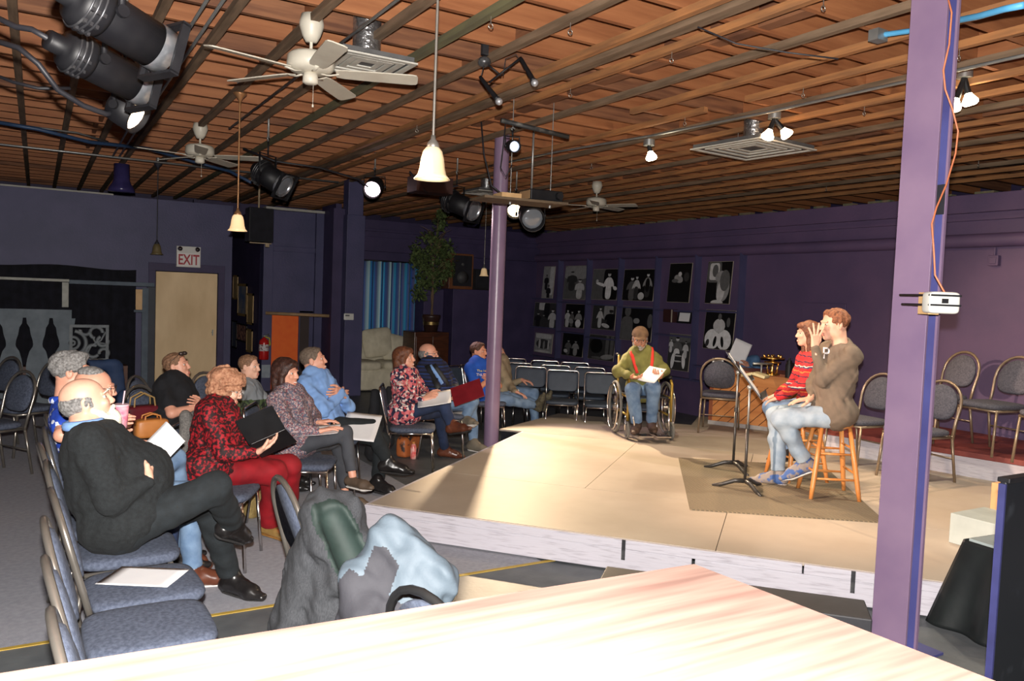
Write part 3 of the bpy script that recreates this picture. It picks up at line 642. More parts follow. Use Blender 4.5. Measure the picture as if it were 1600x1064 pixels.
# ---------------- pendant lamps ----------------
def pendant(label,x,y,zs,energy=0,em=.6,sc=1.0,on=(1,.62,.3),rodm=None):
    t=thing('pendant_lamp',label,'pendant lamp',(x,y,CZ),0,'bell shaped pendant lamps')
    rm=rodm or mat('satin_nickel_rod',srgb(150,146,138),srgb(140,136,130),rough=.4,metal=.6)
    b=MB(); b.lathe([(0,0),(.06,0),(.058,-.012),(.02,-.055),(.01,-.09),(0,-.09)],cap=False); b.build('canopy',rm,t)
    L=CZ-zs
    b=MB(); b.cyl((0,0,-.05),(0,0,-(L-.16*sc)),.0075); b.build('rod',rm,t); b=MB(); b.cyl((0,0,0),(0,0,.302),.03); b.build('ceiling_box',steel,t)
    b=MB(); b.lathe([(0,.0),(.012,0),(.014,-.02),(.03,-.04),(.038,-.075),(0,-.075)],cap=False); b.build('shade_cap',rm,t,loc=(0,0,-(L-.215*sc)))
    b=MB(); pr=[(.036,.0),(.052,-.02),(.062,-.06),(.068,-.11),(.078,-.145),(.098,-.168),(.092,-.168),(.074,-.143),(.064,-.11),(.058,-.06),(.048,-.022),(.033,-.004)]
    b.lathe([(r*sc,z*sc) for r,z in pr],n=32,cap=False)
    gm=mat('lamp_shade_glass_%d'%int(em*100),(.78,.62,.38),(.84,.70,.46),rough=.3,scale=10,emit=on,es=em)
    b.build('glass_shade',gm,t,loc=(0,0,-(L-.15*sc)))
    b=MB(); b.sell((0,0,-(L-.07*sc)),(.022*sc,.022*sc,.035*sc),1,1); b.build('bulb',mat('lit_bulb_%d'%int(em*100),(1,.9,.7),rough=.3,emit=(1,.75,.45),es=em*12+.5,bump=.01),t)
    if energy: lamp('POINT','pendant_light',(x,y,zs+.05),energy,(1,.7,.4),.02)
    return t
# ---------------- theatre lanterns ----------------
lens=mat('lamp_lens_glass',(.25,.27,.3),rough=.08,metal=.4,bump=.02)
def lantern(name,label,p0,p1,r,lit=None,hang=None,grp=None,frame=True,nohang=False):
    """tubular spotlight from its back end p0 to its lens p1"""
    p0=Vector(p0);p1=Vector(p1); L=(p1-p0).length; d=(p1-p0).normalized()
    t=thing(name,label,'stage light',p0,0,grp); t.rotation_euler=d.to_track_quat('Y','Z').to_euler()
    MY=Matrix.Rotation(-PI/2,4,'X')  # lathe z -> +y
    b=MB(); 
    if frame: # ellipsoidal: ribbed round lamp house then straight barrel
        b.lathe([(0,-.02*L),(r*.45,-.02*L),(r*.5,.0),(r*.5,.12*L),(r*.9,.14*L),(r*1.08,.2*L),(r*1.12,.28*L),(r*1.05,.36*L),(r*.96,.40*L),(0,.40*L)],n=28,M=MY,cap=False)
        b.build('lamp_house',black,t)
        b=MB()
        for k in range(3): b.lathe([(r*1.10,(.19+.05*k)*L),(r*1.17,(.20+.05*k)*L),(r*1.10,(.21+.05*k)*L)],n=28,M=MY,cap=False)
        for k in range(3):
            for a in (-.5,0,.5): b.box(MY@Vector((r*1.13*math.sin(a+.6),r*1.13*math.cos(a+.6),(.215+.05*k)*L)),(r*.16,r*.12,r*.16))
        b.build('vent_ribs',mat('worn_black_metal',(.05,.05,.055),(.2,.2,.2),rough=.35,metal=.5,lo=.5,hi=.75),t)
        b=MB(); b.lathe([(r*.98,.40*L),(r*.98,.86*L),(r*.9,.86*L),(r*.9,.40*L)],n=32,M=MY,cap=False); b.build('barrel',black,t)
        b=MB(); b.lathe([(r*1.0,.86*L),(r*1.02,.99*L),(r*.85,.99*L),(r*.85,.86*L)],n=32,M=MY,cap=False); b.build('lens_collar',mat('bare_aluminium',(.55,.57,.6),(.3,.32,.36),rough=.3,metal=.8,scale=20),t)
        b=MB(); q=r*1.12; 
        for (x,z,w_,h_) in ((0,q,2*q,.012),(0,-q,2*q,.012),(q,0,.012,2*q),(-q,0,.012,2*q)): b.box((x,L*.99,z),(w_+.012 if w_>.02 else .012,.035,h_))
        for sx in(-1,1):
            for sz in(-1,1): b.add([(sx*q,L*.99,sz*q),(sx*q*.45,L*.99,sz*q),(sx*q,L*.99,sz*q*.45)],[(0,1,2)],False)
        b.build('gel_frame',black,t)
    else:
        b.lathe([(0,0),(r*.7,0),(r*.95,.1*L),(r*1.02,.3*L),(r*1.02,L),(r*.92,L),(r*.92,.35*L),(0,.3*L)],n=28,M=MY,cap=False); b.build('housing',black,t)
    b=MB(); b.sell((0,L*(.93 if frame else .8),0),(r*.88,.015,r*.88),1,1,nu=24,nv=8)
    if lit: m=mat('lit_lens_%s'%name+str(lit[1]),(1,.9,.8),rough=.2,emit=lit[0],es=lit[1],bump=.01)
    else: m=lens
    b.build('lens',m,t)
    # yoke and clamp up to the pipe
    if hang:
        up=t.rotation_euler.to_matrix().inverted()@Vector((0,0,1)); mid=Vector((0,.42*L,0)); 
        sx=Vector((1,0,0)); e=up*hang
        b=MB(); 
        b.tube([mid-sx*r*1.2,mid-sx*r*1.2+e*.55,mid+sx*r*1.2+e*.55,mid+sx*r*1.2],.008,6,flat=1.6); b.tube([mid+e*.55,mid+e],.009,8); b.build('yoke',black,t)
        for q_ in(-1,1): b=MB(); b.cyl(mid+sx*(q_*r*1.12),mid+sx*(q_*r*1.3),.022); b.build('yoke_knob',black,t)
        wz=(p0+(p1-p0)*.42).z+hang*1.0
        if wz<CZ and not nohang: b=MB(); b.tube([mid+e*1.0,mid+up*(CZ+.302-(p0+(p1-p0)*.42).z)],.012,8); b.build('hanger_rod',steel,t)
        b=MB(); b.tube([mid+e*.9,mid+e*1.0+Vector((.02,0,0)),mid+e*1.06,mid+e*1.0-Vector((.02,0,0))],.009,6); b.build('clamp',steel,t)
    return t
# ---------------- smooth solid modelling (signed distance on a grid, then surface nets) ----------------
class SDF:
    def __init__(s,lo,hi,h):
        s.h=h; s.lo=np.array(lo,float); s.n=np.maximum(2,np.ceil((np.array(hi,float)-s.lo)/h).astype(int)+1)
        s.f=np.full(tuple(s.n),.2,np.float32); s.ax=[s.lo[i]+h*np.arange(s.n[i]) for i in range(3)]
    def _win(s,lo,hi):
        a=np.clip(np.floor((np.array(lo)-s.lo)/s.h).astype(int),0,s.n); b=np.clip(np.ceil((np.array(hi)-s.lo)/s.h).astype(int)+1,0,s.n)
        if (b<=a).any(): return None
        sl=tuple(slice(a[i],b[i]) for i in range(3))
        P=np.stack(np.meshgrid(*[s.ax[i][sl[i]] for i in range(3)],indexing='ij'),-1)
        return sl,P
    def _put(s,sl,d,k,sub):
        f=s.f[sl]; d=d.astype(np.float32)
        if sub:
            g=-d
            if k>0: h=np.clip(.5+.5*(f-g)/k,0,1); f2=g*(1-h)+f*h+k*h*(1-h)
            else: f2=np.maximum(f,g)
        else:
            if k>0: h=np.clip(.5+.5*(f-d)/k,0,1); f2=f*(1-h)+d*h-k*h*(1-h)
            else: f2=np.minimum(f,d)
        s.f[sl]=f2
    def cap(s,a,b,ra,rb=None,k=.02,sub=False,side=None,flat=1.0):
        """tapered capsule; side+flat squash it along the given axis"""
        rb=ra if rb is None else rb; a=np.array(a,float); b=np.array(b,float); m=max(ra,rb)+k+.03
        w=s._win(np.minimum(a,b)-m,np.maximum(a,b)+m)
        if w is None: return s
        sl,P=w; 
        if flat!=1.0:
            n=np.array(side,float); n/=np.linalg.norm(n)
            P=P-a; P=P+((P@n)*(1/flat-1))[...,None]*n; bb=b-a; bb=bb+(bb@n)*(1/flat-1)*n; a=np.zeros(3); b=bb
        ab=b-a; L2=max(ab@ab,1e-9); t=np.clip(((P-a)@ab)/L2,0,1)
        d=np.linalg.norm(P-a-t[...,None]*ab,axis=-1)-(ra+(rb-ra)*t)
        if flat!=1.0: d=d*min(1,flat*1.15)
        s._put(sl,d,k,sub); return s
    def ell(s,c,r,M=None,k=.02,sub=False):
        c=np.array(c,float); r=np.array(r,float); m=r.max()+k+.03
        w=s._win(c-m,c+m)
        if w is None: return s
        sl,P=w; P=P-c
        if M is not None: P=P@np.array(M)    # columns of M are the local axes
        q=np.linalg.norm(P/r,axis=-1); g=np.linalg.norm(P/(r*r),axis=-1)
        d=q*(q-1)/np.maximum(g,1e-6)
        s._put(sl,d,k,sub); return s
    def plane(s,p,n,k=0.0):
        """cut away everything on the side n points to"""
        n=np.array(n,float); n/=np.linalg.norm(n); P=np.stack(np.meshgrid(*s.ax,indexing='ij'),-1)
        d=(P-np.array(p,float))@n; 
        s.f=np.maximum(s.f,d.astype(np.float32)) if k==0 else s.f
        return s
    def ripple(s,amp,freq,seed=0,dirs=5):
        r=np.random.RandomState(seed); X,Y,Z=np.meshgrid(*s.ax,indexing='ij'); t=0
        for i in range(dirs):
            v=r.normal(size=3); v/=np.linalg.norm(v); v*=freq*(.6+.9*r.rand()); u=r.normal(size=3); u/=np.linalg.norm(u); u*=freq*.5
            t=t+np.sin(X*v[0]+Y*v[1]+Z*v[2]+1.8*np.sin(X*u[0]+Y*u[1]+Z*u[2])+r.rand()*6)
        s.f+=(amp*t/dirs**.5).astype(np.float32); return s
    def mesh(s):
        f=s.f; n=f.shape; ins=f<0
        c=np.zeros(tuple(k-1 for k in n),np.int8)
        for i in(0,1):
            for j in(0,1):
                for k in(0,1): c+=ins[i:n[0]-1+i,j:n[1]-1+j,k:n[2]-1+k]
        act=(c>0)&(c<8); idx=np.full(act.shape,-1,np.int64); ii=np.argwhere(act); idx[act]=np.arange(len(ii))
        acc=np.zeros((len(ii),3)); cnt=np.zeros(len(ii))
        cor=[(i,j,k) for i in(0,1) for j in(0,1) for k in(0,1)]
        for a in cor:
            for b in cor:
                if sum(b)-sum(a)==1 and all(b[q]>=a[q] for q in range(3)):
                    fa=f[ii[:,0]+a[0],ii[:,1]+a[1],ii[:,2]+a[2]]; fb=f[ii[:,0]+b[0],ii[:,1]+b[1],ii[:,2]+b[2]]
                    m=(fa<0)!=(fb<0); t=np.where(m,fa/np.where(m,fa-fb,1),0)
                    p=np.array(a)+(np.array(b)-np.array(a))*t[:,None]; acc+=p*m[:,None]; cnt+=m
        V=s.lo+(ii+acc/np.maximum(cnt,1)[:,None])*s.h
        F=[]
        for ax in range(3):
            o=[q for q in range(3) if q!=ax]
            A=[slice(None)]*3; Bq=[slice(None)]*3
            A[ax]=slice(0,n[ax]-1); Bq[ax]=slice(1,n[ax])
            e=ins[tuple(A)]!=ins[tuple(Bq)]; e=np.argwhere(e)
            e=e[(e[:,o[0]]>0)&(e[:,o[0]]<n[o[0]]-1)&(e[:,o[1]]>0)&(e[:,o[1]]<n[o[1]]-1)]
            if not len(e): continue
            q=[]
            for d0,d1 in((1,1),(0,1),(0,0),(1,0)):
                g=e.copy(); g[:,o[0]]-=d0; g[:,o[1]]-=d1; q.append(idx[g[:,0],g[:,1],g[:,2]])
            q=np.stack(q,1); st=ins[e[:,0],e[:,1],e[:,2]]
            if ax==1: st=~st
            q[~st]=q[~st][:,::-1]; F.append(q)
        F=np.concatenate(F) if F else np.zeros((0,4),int); F=F[(F>=0).all(1)]
        return V,F
def mesh_obj(name,parts,mats,parent=None,origin=(0,0,0),matfn=None,smooth_iter=0):
    """parts: list of (V,F); matfn(face centres)->material index"""
    Vs=[];Fs=[];n=0
    for V,F in parts: Vs.append(V);Fs.append(F+n);n+=len(V)
    V=np.concatenate(Vs)-np.array(origin); F=np.concatenate(Fs)
    me=bpy.data.meshes.new(name); me.vertices.add(len(V)); me.vertices.foreach_set('co',V.astype(np.float32).ravel())
    me.loops.add(len(F)*4); me.loops.foreach_set('vertex_index',F.astype(np.int32).ravel())
    me.polygons.add(len(F)); me.polygons.foreach_set('loop_start',np.arange(0,len(F)*4,4,dtype=np.int32)); me.polygons.foreach_set('loop_total',np.full(len(F),4,np.int32))
    for m in (mats if isinstance(mats,(list,tuple)) else [mats]): me.materials.append(m)
    if matfn is not None:
        C=V[F].mean(1)+np.array(origin); me.polygons.foreach_set('material_index',matfn(C).astype(np.int32))
    me.polygons.foreach_set('use_smooth',np.ones(len(F),bool)); me.update(calc_edges=True); me.validate()
    o=bpy.data.objects.new(name,me); COL.objects.link(o)
    if parent: o.parent=parent
    return o
# ---------------- things under the ceiling ----------------
def tipang(hub,tip,z):
    a=Zp(*hub,z);b=Zp(*tip,z); return math.atan2(b.y-a.y,b.x-a.x)
f1=Zp(487,38,CZ); fan('near ceiling fan, largest of the three, before a ceiling vent',f1,tipang((485,112),(648,125),3.22),.2,R=.72)
f2=Zp(313,200,CZ); fan('middle ceiling fan above the audience on the left, in front of the exit wall',f2,tipang((318,240),(415,245),3.2),.2,R=.70)
f3=Zp(933,290,CZ); fan('far ceiling fan above the empty chairs, right of the round pole',f3,tipang((935,327),(1000,326),3.2),.2,R=.66)
p=Dp(675,275,4.3); pendant('nearest pendant lamp with cream bell glass, hanging at upper centre',p.x,p.y,p.z,14,em=.12)
p=Dp(371,358,7.45); litrod=mat('orange_lit_rod',srgb(176,130,88),srgb(160,116,78),rough=.4,metal=.5)  # orange light falling on the rod is put into its colour
pendant('pendant lamp with warm glowing bell glass, beside the black speaker',p.x,p.y,p.z,16,em=.7,sc=.9,rodm=litrod)
p=Dp(245,396,12.0); dkrod=mat('dark_rod',(.02,.02,.03),(.03,.03,.04),rough=.5)
pendant('unlit olive pendant lamp left of the exit sign',p.x,p.y,p.z,0,em=0,sc=.95,rodm=dkrod)
bpy.data.objects['glass_shade.002'].data.materials[0]=mat('olive_unlit_glass',srgb(120,106,74),srgb(104,92,62),rough=.4)
p=Dp(756,430,14.4); pendant('farthest pendant lamp with small pale shade, before the stacked speakers',p.x,p.y,p.z,0,em=.25,sc=.85)
GL='black theatre spotlights clamped under the ceiling'
def bar(name,label,pts,r,m,cat='pipe',loc=None,cl=None):
    o=Vector(pts[0]); b=MB(); b.tube([Vector(q)-o for q in pts],r,10)
    ob=b.build(name,m,loc=o); tag(ob,label,cat); return ob
bar('lighting_pipe','black pipe holding the big spotlights at the upper left',[Dp(40,-60,2.5),Dp(150,-30,2.85),Dp(260,120,4.2)],.02,black)
lantern('ellipsoidal_spotlight','largest black spotlight at the upper left, unlit, with a long barrel',Dp(88,-22,2.70),Dp(258,82,3.05),.088,hang=.28,grp=GL)
lantern('ellipsoidal_spotlight','second black spotlight at the upper left, hung just under the largest',Dp(76,62,3.2),Dp(228,140,3.55),.082,hang=.3,grp=GL)
lantern('par_spotlight','short black spotlight glowing at its mouth, below the two big ones',Dp(178,160,4.0),Dp(217,185,4.0),.085,lit=((1,.7,.45),9),hang=.35,grp=GL,frame=False)
q=Dp(222,188,3.96); lamp('SPOT','spotlight_beam',q,1500,(1,.70,.50),.05,target=(4.9,3.9,1.25),spot=R_(40),blend=.6)
lantern('ellipsoidal_spotlight','black spotlight hanging right of the middle ceiling fan',Dp(398,262,9.0),Dp(446,292,8.9),.13,hang=.42,grp=GL)
lantern('ellipsoidal_spotlight','black spotlight hanging left of the round pole, under the beams',Dp(692,308,11.0),Dp(742,330,10.7),.14,hang=.42,grp=GL)
lantern('par_spotlight','round spotlight glowing pink white near the purple pillar',Dp(588,288,11.2),Dp(581,297,10.75),.12,lit=((1,.75,.85),14),hang=.25,grp=GL,frame=False)
q=Dp(581,299,10.6); lamp('SPOT','pink_beam',q,420,(1,.72,.75),.06,target=(5.8,5.2,0),spot=R_(45))
lantern('par_spotlight','lit spotlight half hidden behind the round pole',Dp(807,316,12.0),Dp(804,331,11.65),.12,lit=((1,.72,.4),22),hang=.25,grp=GL,frame=False)
q=Dp(804,334,11.55); lamp('SPOT','amber_beam',q,1500,(1,.74,.47),.04,target=(4.5,6.15,.2),spot=R_(38),blend=.35)
lantern('par_spotlight','unlit round spotlight under the hanging shelf',Dp(826,330,9.0),Dp(833,344,8.6),.13,hang=.25,grp=GL,frame=False)
# small blue faced lamp on the bar
tb0,tb1=Dp(783,188,7.3),Dp(888,214,7.6)
bar('black_mounting_bar','black metal bar fixed at the top of the round pole',[tb0,tb1],.022,mat('worn_black_bar',(.03,.03,.03),(.16,.15,.13),rough=.6,lo=.55,hi=.7),'bar')
lantern('reflector_lamp','small reflector lamp with blue glass clipped to the round pole',Dp(797,228,7.5),Dp(805,229,7.3),.055,lit=((.35,.6,1),.6),hang=.16,frame=False,nohang=True)
# hanging shelf with projector
hs=Dp(800,314,7.5); t=thing('hanging_shelf','small board hung on two thin rods under the black bar','shelf',(hs.x,hs.y,hs.z))
sd=(tb1-tb0); sd.z=0; sd.normalize(); ry=math.atan2(sd.y,sd.x)
b=MB(); b.box((.08,0,0),(.86,.36,.022),rz=ry); b.build('board',mat('brown_board',srgb(110,92,70),srgb(88,74,58),rough=.6),t)
b=MB()
for k in(-.02,.40): c=sd*k; b.cyl((c.x,c.y,-.03),(c.x,c.y,3.85-hs.z),.0045,n=6); b.cyl((c.x,c.y,-.035),(c.x,c.y,-.012),.012,n=8)
b.build('rod',steel,t)
pj_=thing('projector','black projector with a pale side lying on the hanging shelf','projector',hs+sd*.3+Vector((0,0,.011)),ry)
b=MB(); b.box((0,0,.055),(.34,.26,.10)); b.build('body',black,pj_,bevel=.01); b=MB(); b.cyl((.12,-.12,.055),(.12,-.17,.055),.035); b.build('lens_barrel',black,pj_); b=MB(); b.box((-.172,0,.055),(.004,.22,.08)); b.build('side_panel',mat('beige_plastic',srgb(176,140,100),srgb(160,126,90)),pj_)
b=MB(); b.box((0,0,.03),(.2,.2,.04)); tag(b.build('wooden_box',mat('pale_wood',(.7,.5,.3)),loc=hs-sd*.05+Vector((0,0,.011)),rot=(0,0,ry)),'small pale wooden box beside the projector on the hanging shelf','box')
# two microphones on a clamped arm
mt=thing('microphone_clamp','black clamp with crossed arms on a ceiling strip, holding two microphones','clamp',Dp(757,88,5.9))
o=mt.location.copy(); b=MB()
b.box((0,0,.06),(.05,.03,.1)); b.sell((0,0,-.04),(.05,.05,.04),1,1,nu=16,nv=8); b.build('clamp_body',mat('worn_black_metal',(.05,.05,.055)),mt)
b=MB(); b.tube([Vector((0,0,-.04)),Dp(783,118,5.9)-o],.008,6); b.tube([Dp(764,129,5.9)-o,Dp(813,91,5.86)-o],.008,6); b.build('arm',black,mt)
b=MB(); b.tube([(0,0,.0),(.01,0,-.03),Dp(752,118,5.85)-o],.004,5); b.tube([Dp(786,118,5.9)-o,Dp(790,92,5.9)-o,Dp(806,85,5.9)-o,Dp(815,98,5.9)-o],.004,5); b.build('cable',black,mt)
def mic(label,a,c):
    a=Vector(a);c=Vector(c); L=(c-a).length; t=thing('microphone',label,'microphone',a); t.rotation_euler=(c-a).to_track_quat('Y','Z').to_euler(); MY=Matrix.Rotation(-PI/2,4,'X')
    b=MB(); b.lathe([(0,0),(.011,0),(.014,.02),(.019,.78*L),(.024,.82*L),(0,.82*L)],n=16,M=MY,cap=False); b.build('handle',black,t)
    b=MB(); b.sell((0,.9*L,0),(.027,.027,.027),1,1); b.build('grille',mat('silver_mesh',(.6,.6,.62),(.35,.35,.36),rough=.4,metal=.6,scale=200),t)
mic('lower microphone with silver ball grille hanging from the clamp',Dp(750,120,5.85),Dp(783,163,5.75)); mic('upper microphone with silver ball grille hanging from the clamp',Dp(813,90,5.85),Dp(838,134,5.75))
# bulbs in twin holders
def bulbset(label,box,bulbs,dep,en,col,es,rb=.058):
    o=Dp(*box,dep); t=thing('flood_lamp_fixture',label,'lamp',o,0,'flood bulbs on the steel conduit')
    b=MB(); b.cyl((0,0,.05),(0,0,-.01),.058,n=18); b.build('junction_box',steel,t)
    for bx in bulbs:
        c=Dp(*bx,dep)-o; d=c.normalized(); 
        b=MB(); b.cyl((0,0,-.01)+Vector() if False else Vector((0,0,-.01)),c-d*.07,.02,.026,n=12); b.build('lamp_holder',black,t)
        b=MB(); M=d.to_track_quat('Z','Y').to_matrix().to_4x4(); b.T=Matrix.Translation(c)@M
        b.lathe([(.02,-.085),(.028,-.06),(rb,-.01),(rb*.98,.008),(rb*.75,.02),(0,.026)],n=24,cap=False)
        b.build('flood_bulb',mat('flood_bulb_glow_%d'%int(es),(1,.95,.85),rough=.3,emit=col,es=es,bump=.01),t)
        lamp('SPOT','flood_beam',o+c+d*.035,en,col,.04,target=o+c+d*2,spot=R_(110),blend=.6)
bulbset('single flood bulb shining on the conduit above the far end of the stage',(1014,226),[(1018,247)],8.3,130,(1,.86,.6),25)
bulbset('pair of warm flood bulbs above the seated couple',(1210,184),[(1199,214),(1230,211)],7.4,140,(1,.68,.4),18)
bulbset('bright flood bulb pair at the upper right, partly behind the square post',(1507,120),[(1516,160),(1489,168)],6.2,120,(1,.9,.72),25)
# conduits and cables
def conduit(label,pts,r=.011,m=steel,cat='conduit',name='steel_conduit'): return bar(name,label,pts,r,m,cat)
X1=5.55
conduit('thin steel conduit running along the ceiling through the flood lamps',[Vector((X1+.12,1.0,3.49)),Vector((X1+.1,3.4,3.49)),Vector((X1+.07,5.1,3.49)),Vector((X1-.02,6.5,3.49)),Vector((5.3,8,3.49)),Vector((5.2,9.5,3.49))],.013)
conduit('steel conduit on the ceiling between the near fan and the pendant lamps',[Vector((1.85,-1,3.5)),Vector((1.85,4,3.5)),Vector((1.83,9.4,3.5))])
conduit('steel conduit pair on the ceiling beside the big spotlights, left one',[Vector((.90,2,3.5)),Vector((.88,8,3.5)),Vector((.9,12.6,3.5))])
conduit('steel conduit pair on the ceiling beside the big spotlights, right one',[Vector((.98,2,3.5)),Vector((.97,8,3.5)),Vector((.98,12.6,3.5))])
conduit('long steel conduit crossing the ceiling just before the exit wall',[Vector((-3.5,12.6,3.5)),Vector((4.2,12.75,3.5))],.015)
conduit('steel conduit crossing the ceiling left of the middle fan',[Vector((-3.5,10.6,3.49)),Vector((.4,10.9,3.49)),Vector((.75,11.3,3.49))])
blk=mat('black_cable',(.015,.015,.02),(.025,.025,.03),rough=.5); blu=mat('blue_cable',srgb(40,64,96),srgb(34,56,86),rough=.5); skyb=mat('sky_blue_cable',srgb(96,178,226),srgb(84,166,216),rough=.5)
def cable(label,pts,r=.009,m=blk):
    o=bar('cable',label,pts,r,m,'cable'); return o
cable('black cable looping from the left edge to the glowing spotlight',[Dp(-20,60,3.6),Dp(30,75,3.6),Dp(60,100,3.6),Dp(90,140,3.7),Dp(130,165,3.8),Dp(165,178,3.9),Dp(182,176,4.0)],.013)
cable('black cable feeding the second big spotlight',[Dp(-20,20,3.2),Dp(25,42,3.2),Dp(50,46,3.2),Dp(78,62,3.2)],.012)
cable('thin black cable crossing behind the big spotlights',[Dp(-20,112,4.6),Dp(20,128,4.6),Dp(60,138,4.6),Dp(110,138,4.7)],.01)
cable('dark blue cable strung across the ceiling at the left',[Dp(-20,188,8),Dp(60,202,8.2),Dp(140,222,8.6),Dp(230,232,9.6),Dp(300,252,10.6),Dp(360,268,10.6),Dp(392,285,10.4)],.02,blu)
cable('sky blue cable lying on the ceiling strips at the upper right',[Dp(1600,8,3.9),Dp(1570,14,4.0),Dp(1530,25,4.2),Dp(1490,33,4.5),Dp(1425,48,5.0),Dp(1375,55,5.1)],.017,skyb)
b=MB(); b.box((0,0,0),(.1,.07,.07)); tag(b.build('junction_box',steel,loc=Dp(1372,56,5.1)),'small steel junction box at the end of the sky blue cable','junction box')
cable('black cable sagging from the pole top lamps',[Dp(790,192,7.4),Dp(786,230,7.4),Dp(782,262,7.4),Dp(790,276,7.4),Dp(800,258,7.4)],.006)
cable('black cable hanging left of the round pole',[Dp(752,190,8),Dp(756,240,8),Dp(768,290,8),Dp(788,306,8)],.008)
cable('black cable draped between beams left of the round pole',[Dp(640,268,10),Dp(665,300,10),Dp(690,296,10.5),Dp(716,290,10.5)],.012)
cable('black cable slack along the beams behind the middle fan',[Dp(380,232,9.8),Dp(430,252,9.8),Dp(500,262,10),Dp(560,280,10.5),Dp(575,292,10.6)],.012)
cable('thin dark cable on the beams at upper right',[Dp(1090,42,5.0),Dp(1150,68,5.0),Dp(1230,82,4.9),Dp(1310,92,4.8)],.005)
# eye hooks
hk=mat('zinc_hook',(.5,.48,.44),rough=.35,metal=.9,bump=.01)
HK=[(878,47),(1071,100),(1250,148),(1313,22),(1352,178),(1502,92),(906,152),(1073,194),(640,203),(722,30),(1288,297),(1543,262),(1132,213),(920,262)]
HKL=['right of the hanging microphones','just above the near part of the long beam','above the right pair of warm bulbs','nearest the top edge left of the square post','left of the square post, level with the bulbs','just right of the square post','above the round pole bar','above the single flood bulb','by the nearest pendant rod','at the top edge right of the pendant rod','low and far, left of the square post','lowest on the right of the square post','between single bulb and warm bulb pair','left of the far ceiling fan, over its blades']
for i,(hx,hy) in enumerate(HK):
    o=Zp(hx,hy,3.47); o.x=min(sx,key=lambda q:abs(q-o.x)); b=MB(); b.cyl((0,0,.10),(0,0,.02),.003,n=6); b.tube(arc((0,0,0),.016,0,2*PI,12)[:-1],.0035,6,closed=True,up=(0,1,0))
    tag(b.build('eye_hook',hk,loc=o),'small zinc eye hook under the ceiling, '+HKL[i],'hook','eye hooks under the ceiling strips')
# air diffusers
def diffuser(label,c,rz,s=.6,z=3.30,fl=True):
    t=thing('air_diffuser',label,'vent',(c.x,c.y,z),rz,'square ceiling air diffusers')
    gm=mat('diffuser_enamel',srgb(206,204,194),srgb(190,188,178),rough=.4)
    b=MB(); 
    for q in (0,.24,.46,.66):
        w=s/2*(1-q); w2=w-.045; z0=0 if q==0 else -.0+.02*q
        for (x,y,dx,dy) in ((0,w-.02,2*w,.04),(0,-w+.02,2*w,.04),(w-.02,0,.04,2*w-.08),(-w+.02,0,.04,2*w-.08)): b.box((x,y,z0),(dx,dy,.012))
    b.build('louvre',gm,t)
    b=MB(); b.box((0,0,.03),(s-.04,s-.04,.03)); b.build('back_plate',mat('dark_grey_metal',(.09,.09,.09),(.12,.12,.12)),t)
    b=MB(); b.cyl((0,0,.04),(0,0,CZ+.02-z+.2),.1,n=20); b.build('foil_duct',mat('crumpled_foil',(.6,.6,.6),(.35,.35,.36),rough=.3,metal=.9,scale=30,bump=.8,bscale=40),t)
c4=[Zp(*q,3.33) for q in ((1108,234),(1168,212),(1250,237),(1178,250))]; cc=sum(c4,Vector())/4
diffuser('square air diffuser hanging below the beams near the warm bulbs',cc,R_(4),s=(c4[0]-c4[1]).length*.5+(c4[1]-c4[2]).length*.5,z=3.33)
cc=Zp(572,103,3.36); diffuser('air diffuser behind the right blades of the near fan',cc,0,.56,z=3.36)
cc=Zp(760,302,3.4); diffuser('air diffuser in the distance behind the round pole',cc,0,.6,z=3.4)
b=MB(); b.box((0,0,0),(.5,.3,.2)); tag(b.build('dark_duct_box',mat('rust_brown_box',srgb(66,34,28),srgb(50,26,22))),'dark brown box between the beams behind the nearest pendant lamp','box'); bpy.data.objects['dark_duct_box'].location=Dp(672,290,10.2)
# ---------------- back wall things ----------------
def ybox(px0,py0,px1,py1,Y,th,name,m,parent=None,bevel=.003):
    a=Yp(px0,py0,Y);c=Yp(px1,py1,Y); b=MB(); b.box((0,th/2,(a.z-c.z)/2),(c.x-a.x,th,a.z-c.z)); return b.build(name,m,parent,loc=((a.x+c.x)/2,Y,c.z),bevel=bevel)
# exit sign
a=Yp(276,384,RY-.06);c=Yp(313,418.5,RY-.06); W=c.x-a.x;Hh=a.z-c.z
t=thing('exit_sign','white exit sign with red letters and two lamp heads above the plywood door','sign',((a.x+c.x)/2,RY-.01,c.z))
b=MB(); b.box((0,-.03,Hh/2),(W,.06,Hh)); sg=b.build('housing',mat('sign_white',srgb(214,212,206),srgb(206,204,198),rough=.4),t,bevel=.004)
b=MB(); b.box((0,-.063,Hh*.36),(W*.94,.006,Hh*.62)); b.build('face_plate',mat('sign_face',srgb(232,228,224),rough=.3,bump=.01),t)
cu=bpy.data.curves.new('exit_lettering','FONT'); cu.body='EXIT'; cu.size=Hh*.60; cu.align_x='CENTER'; cu.extrude=.002; cu.offset=.004
to0=bpy.data.objects.new('tmp_text',cu); COL.objects.link(to0); bpy.context.view_layer.update(); tm_=bpy.data.meshes.new_from_object(to0.evaluated_get(bpy.context.evaluated_depsgraph_get())); bpy.data.objects.remove(to0); to=bpy.data.objects.new('exit_lettering',tm_); COL.objects.link(to); to.parent=t; to.location=(0,-.067,Hh*.13); to.rotation_euler=(PI/2,0,0); to.scale=(.78,1.15,1); tm_.materials.append(mat('exit_red',srgb(170,30,46),rough=.5,bump=.01))
for s_ in(-1,1):
    b=MB(); b.lathe([(0,0),(.035,0),(.04,.02),(.032,.045),(0,.05)],n=16,M=Matrix.Translation((s_*W*.36,-.05,Hh*.87))@Matrix.Rotation(PI/2,4,'X'),cap=False); b.build('lamp_head',chrome,t)
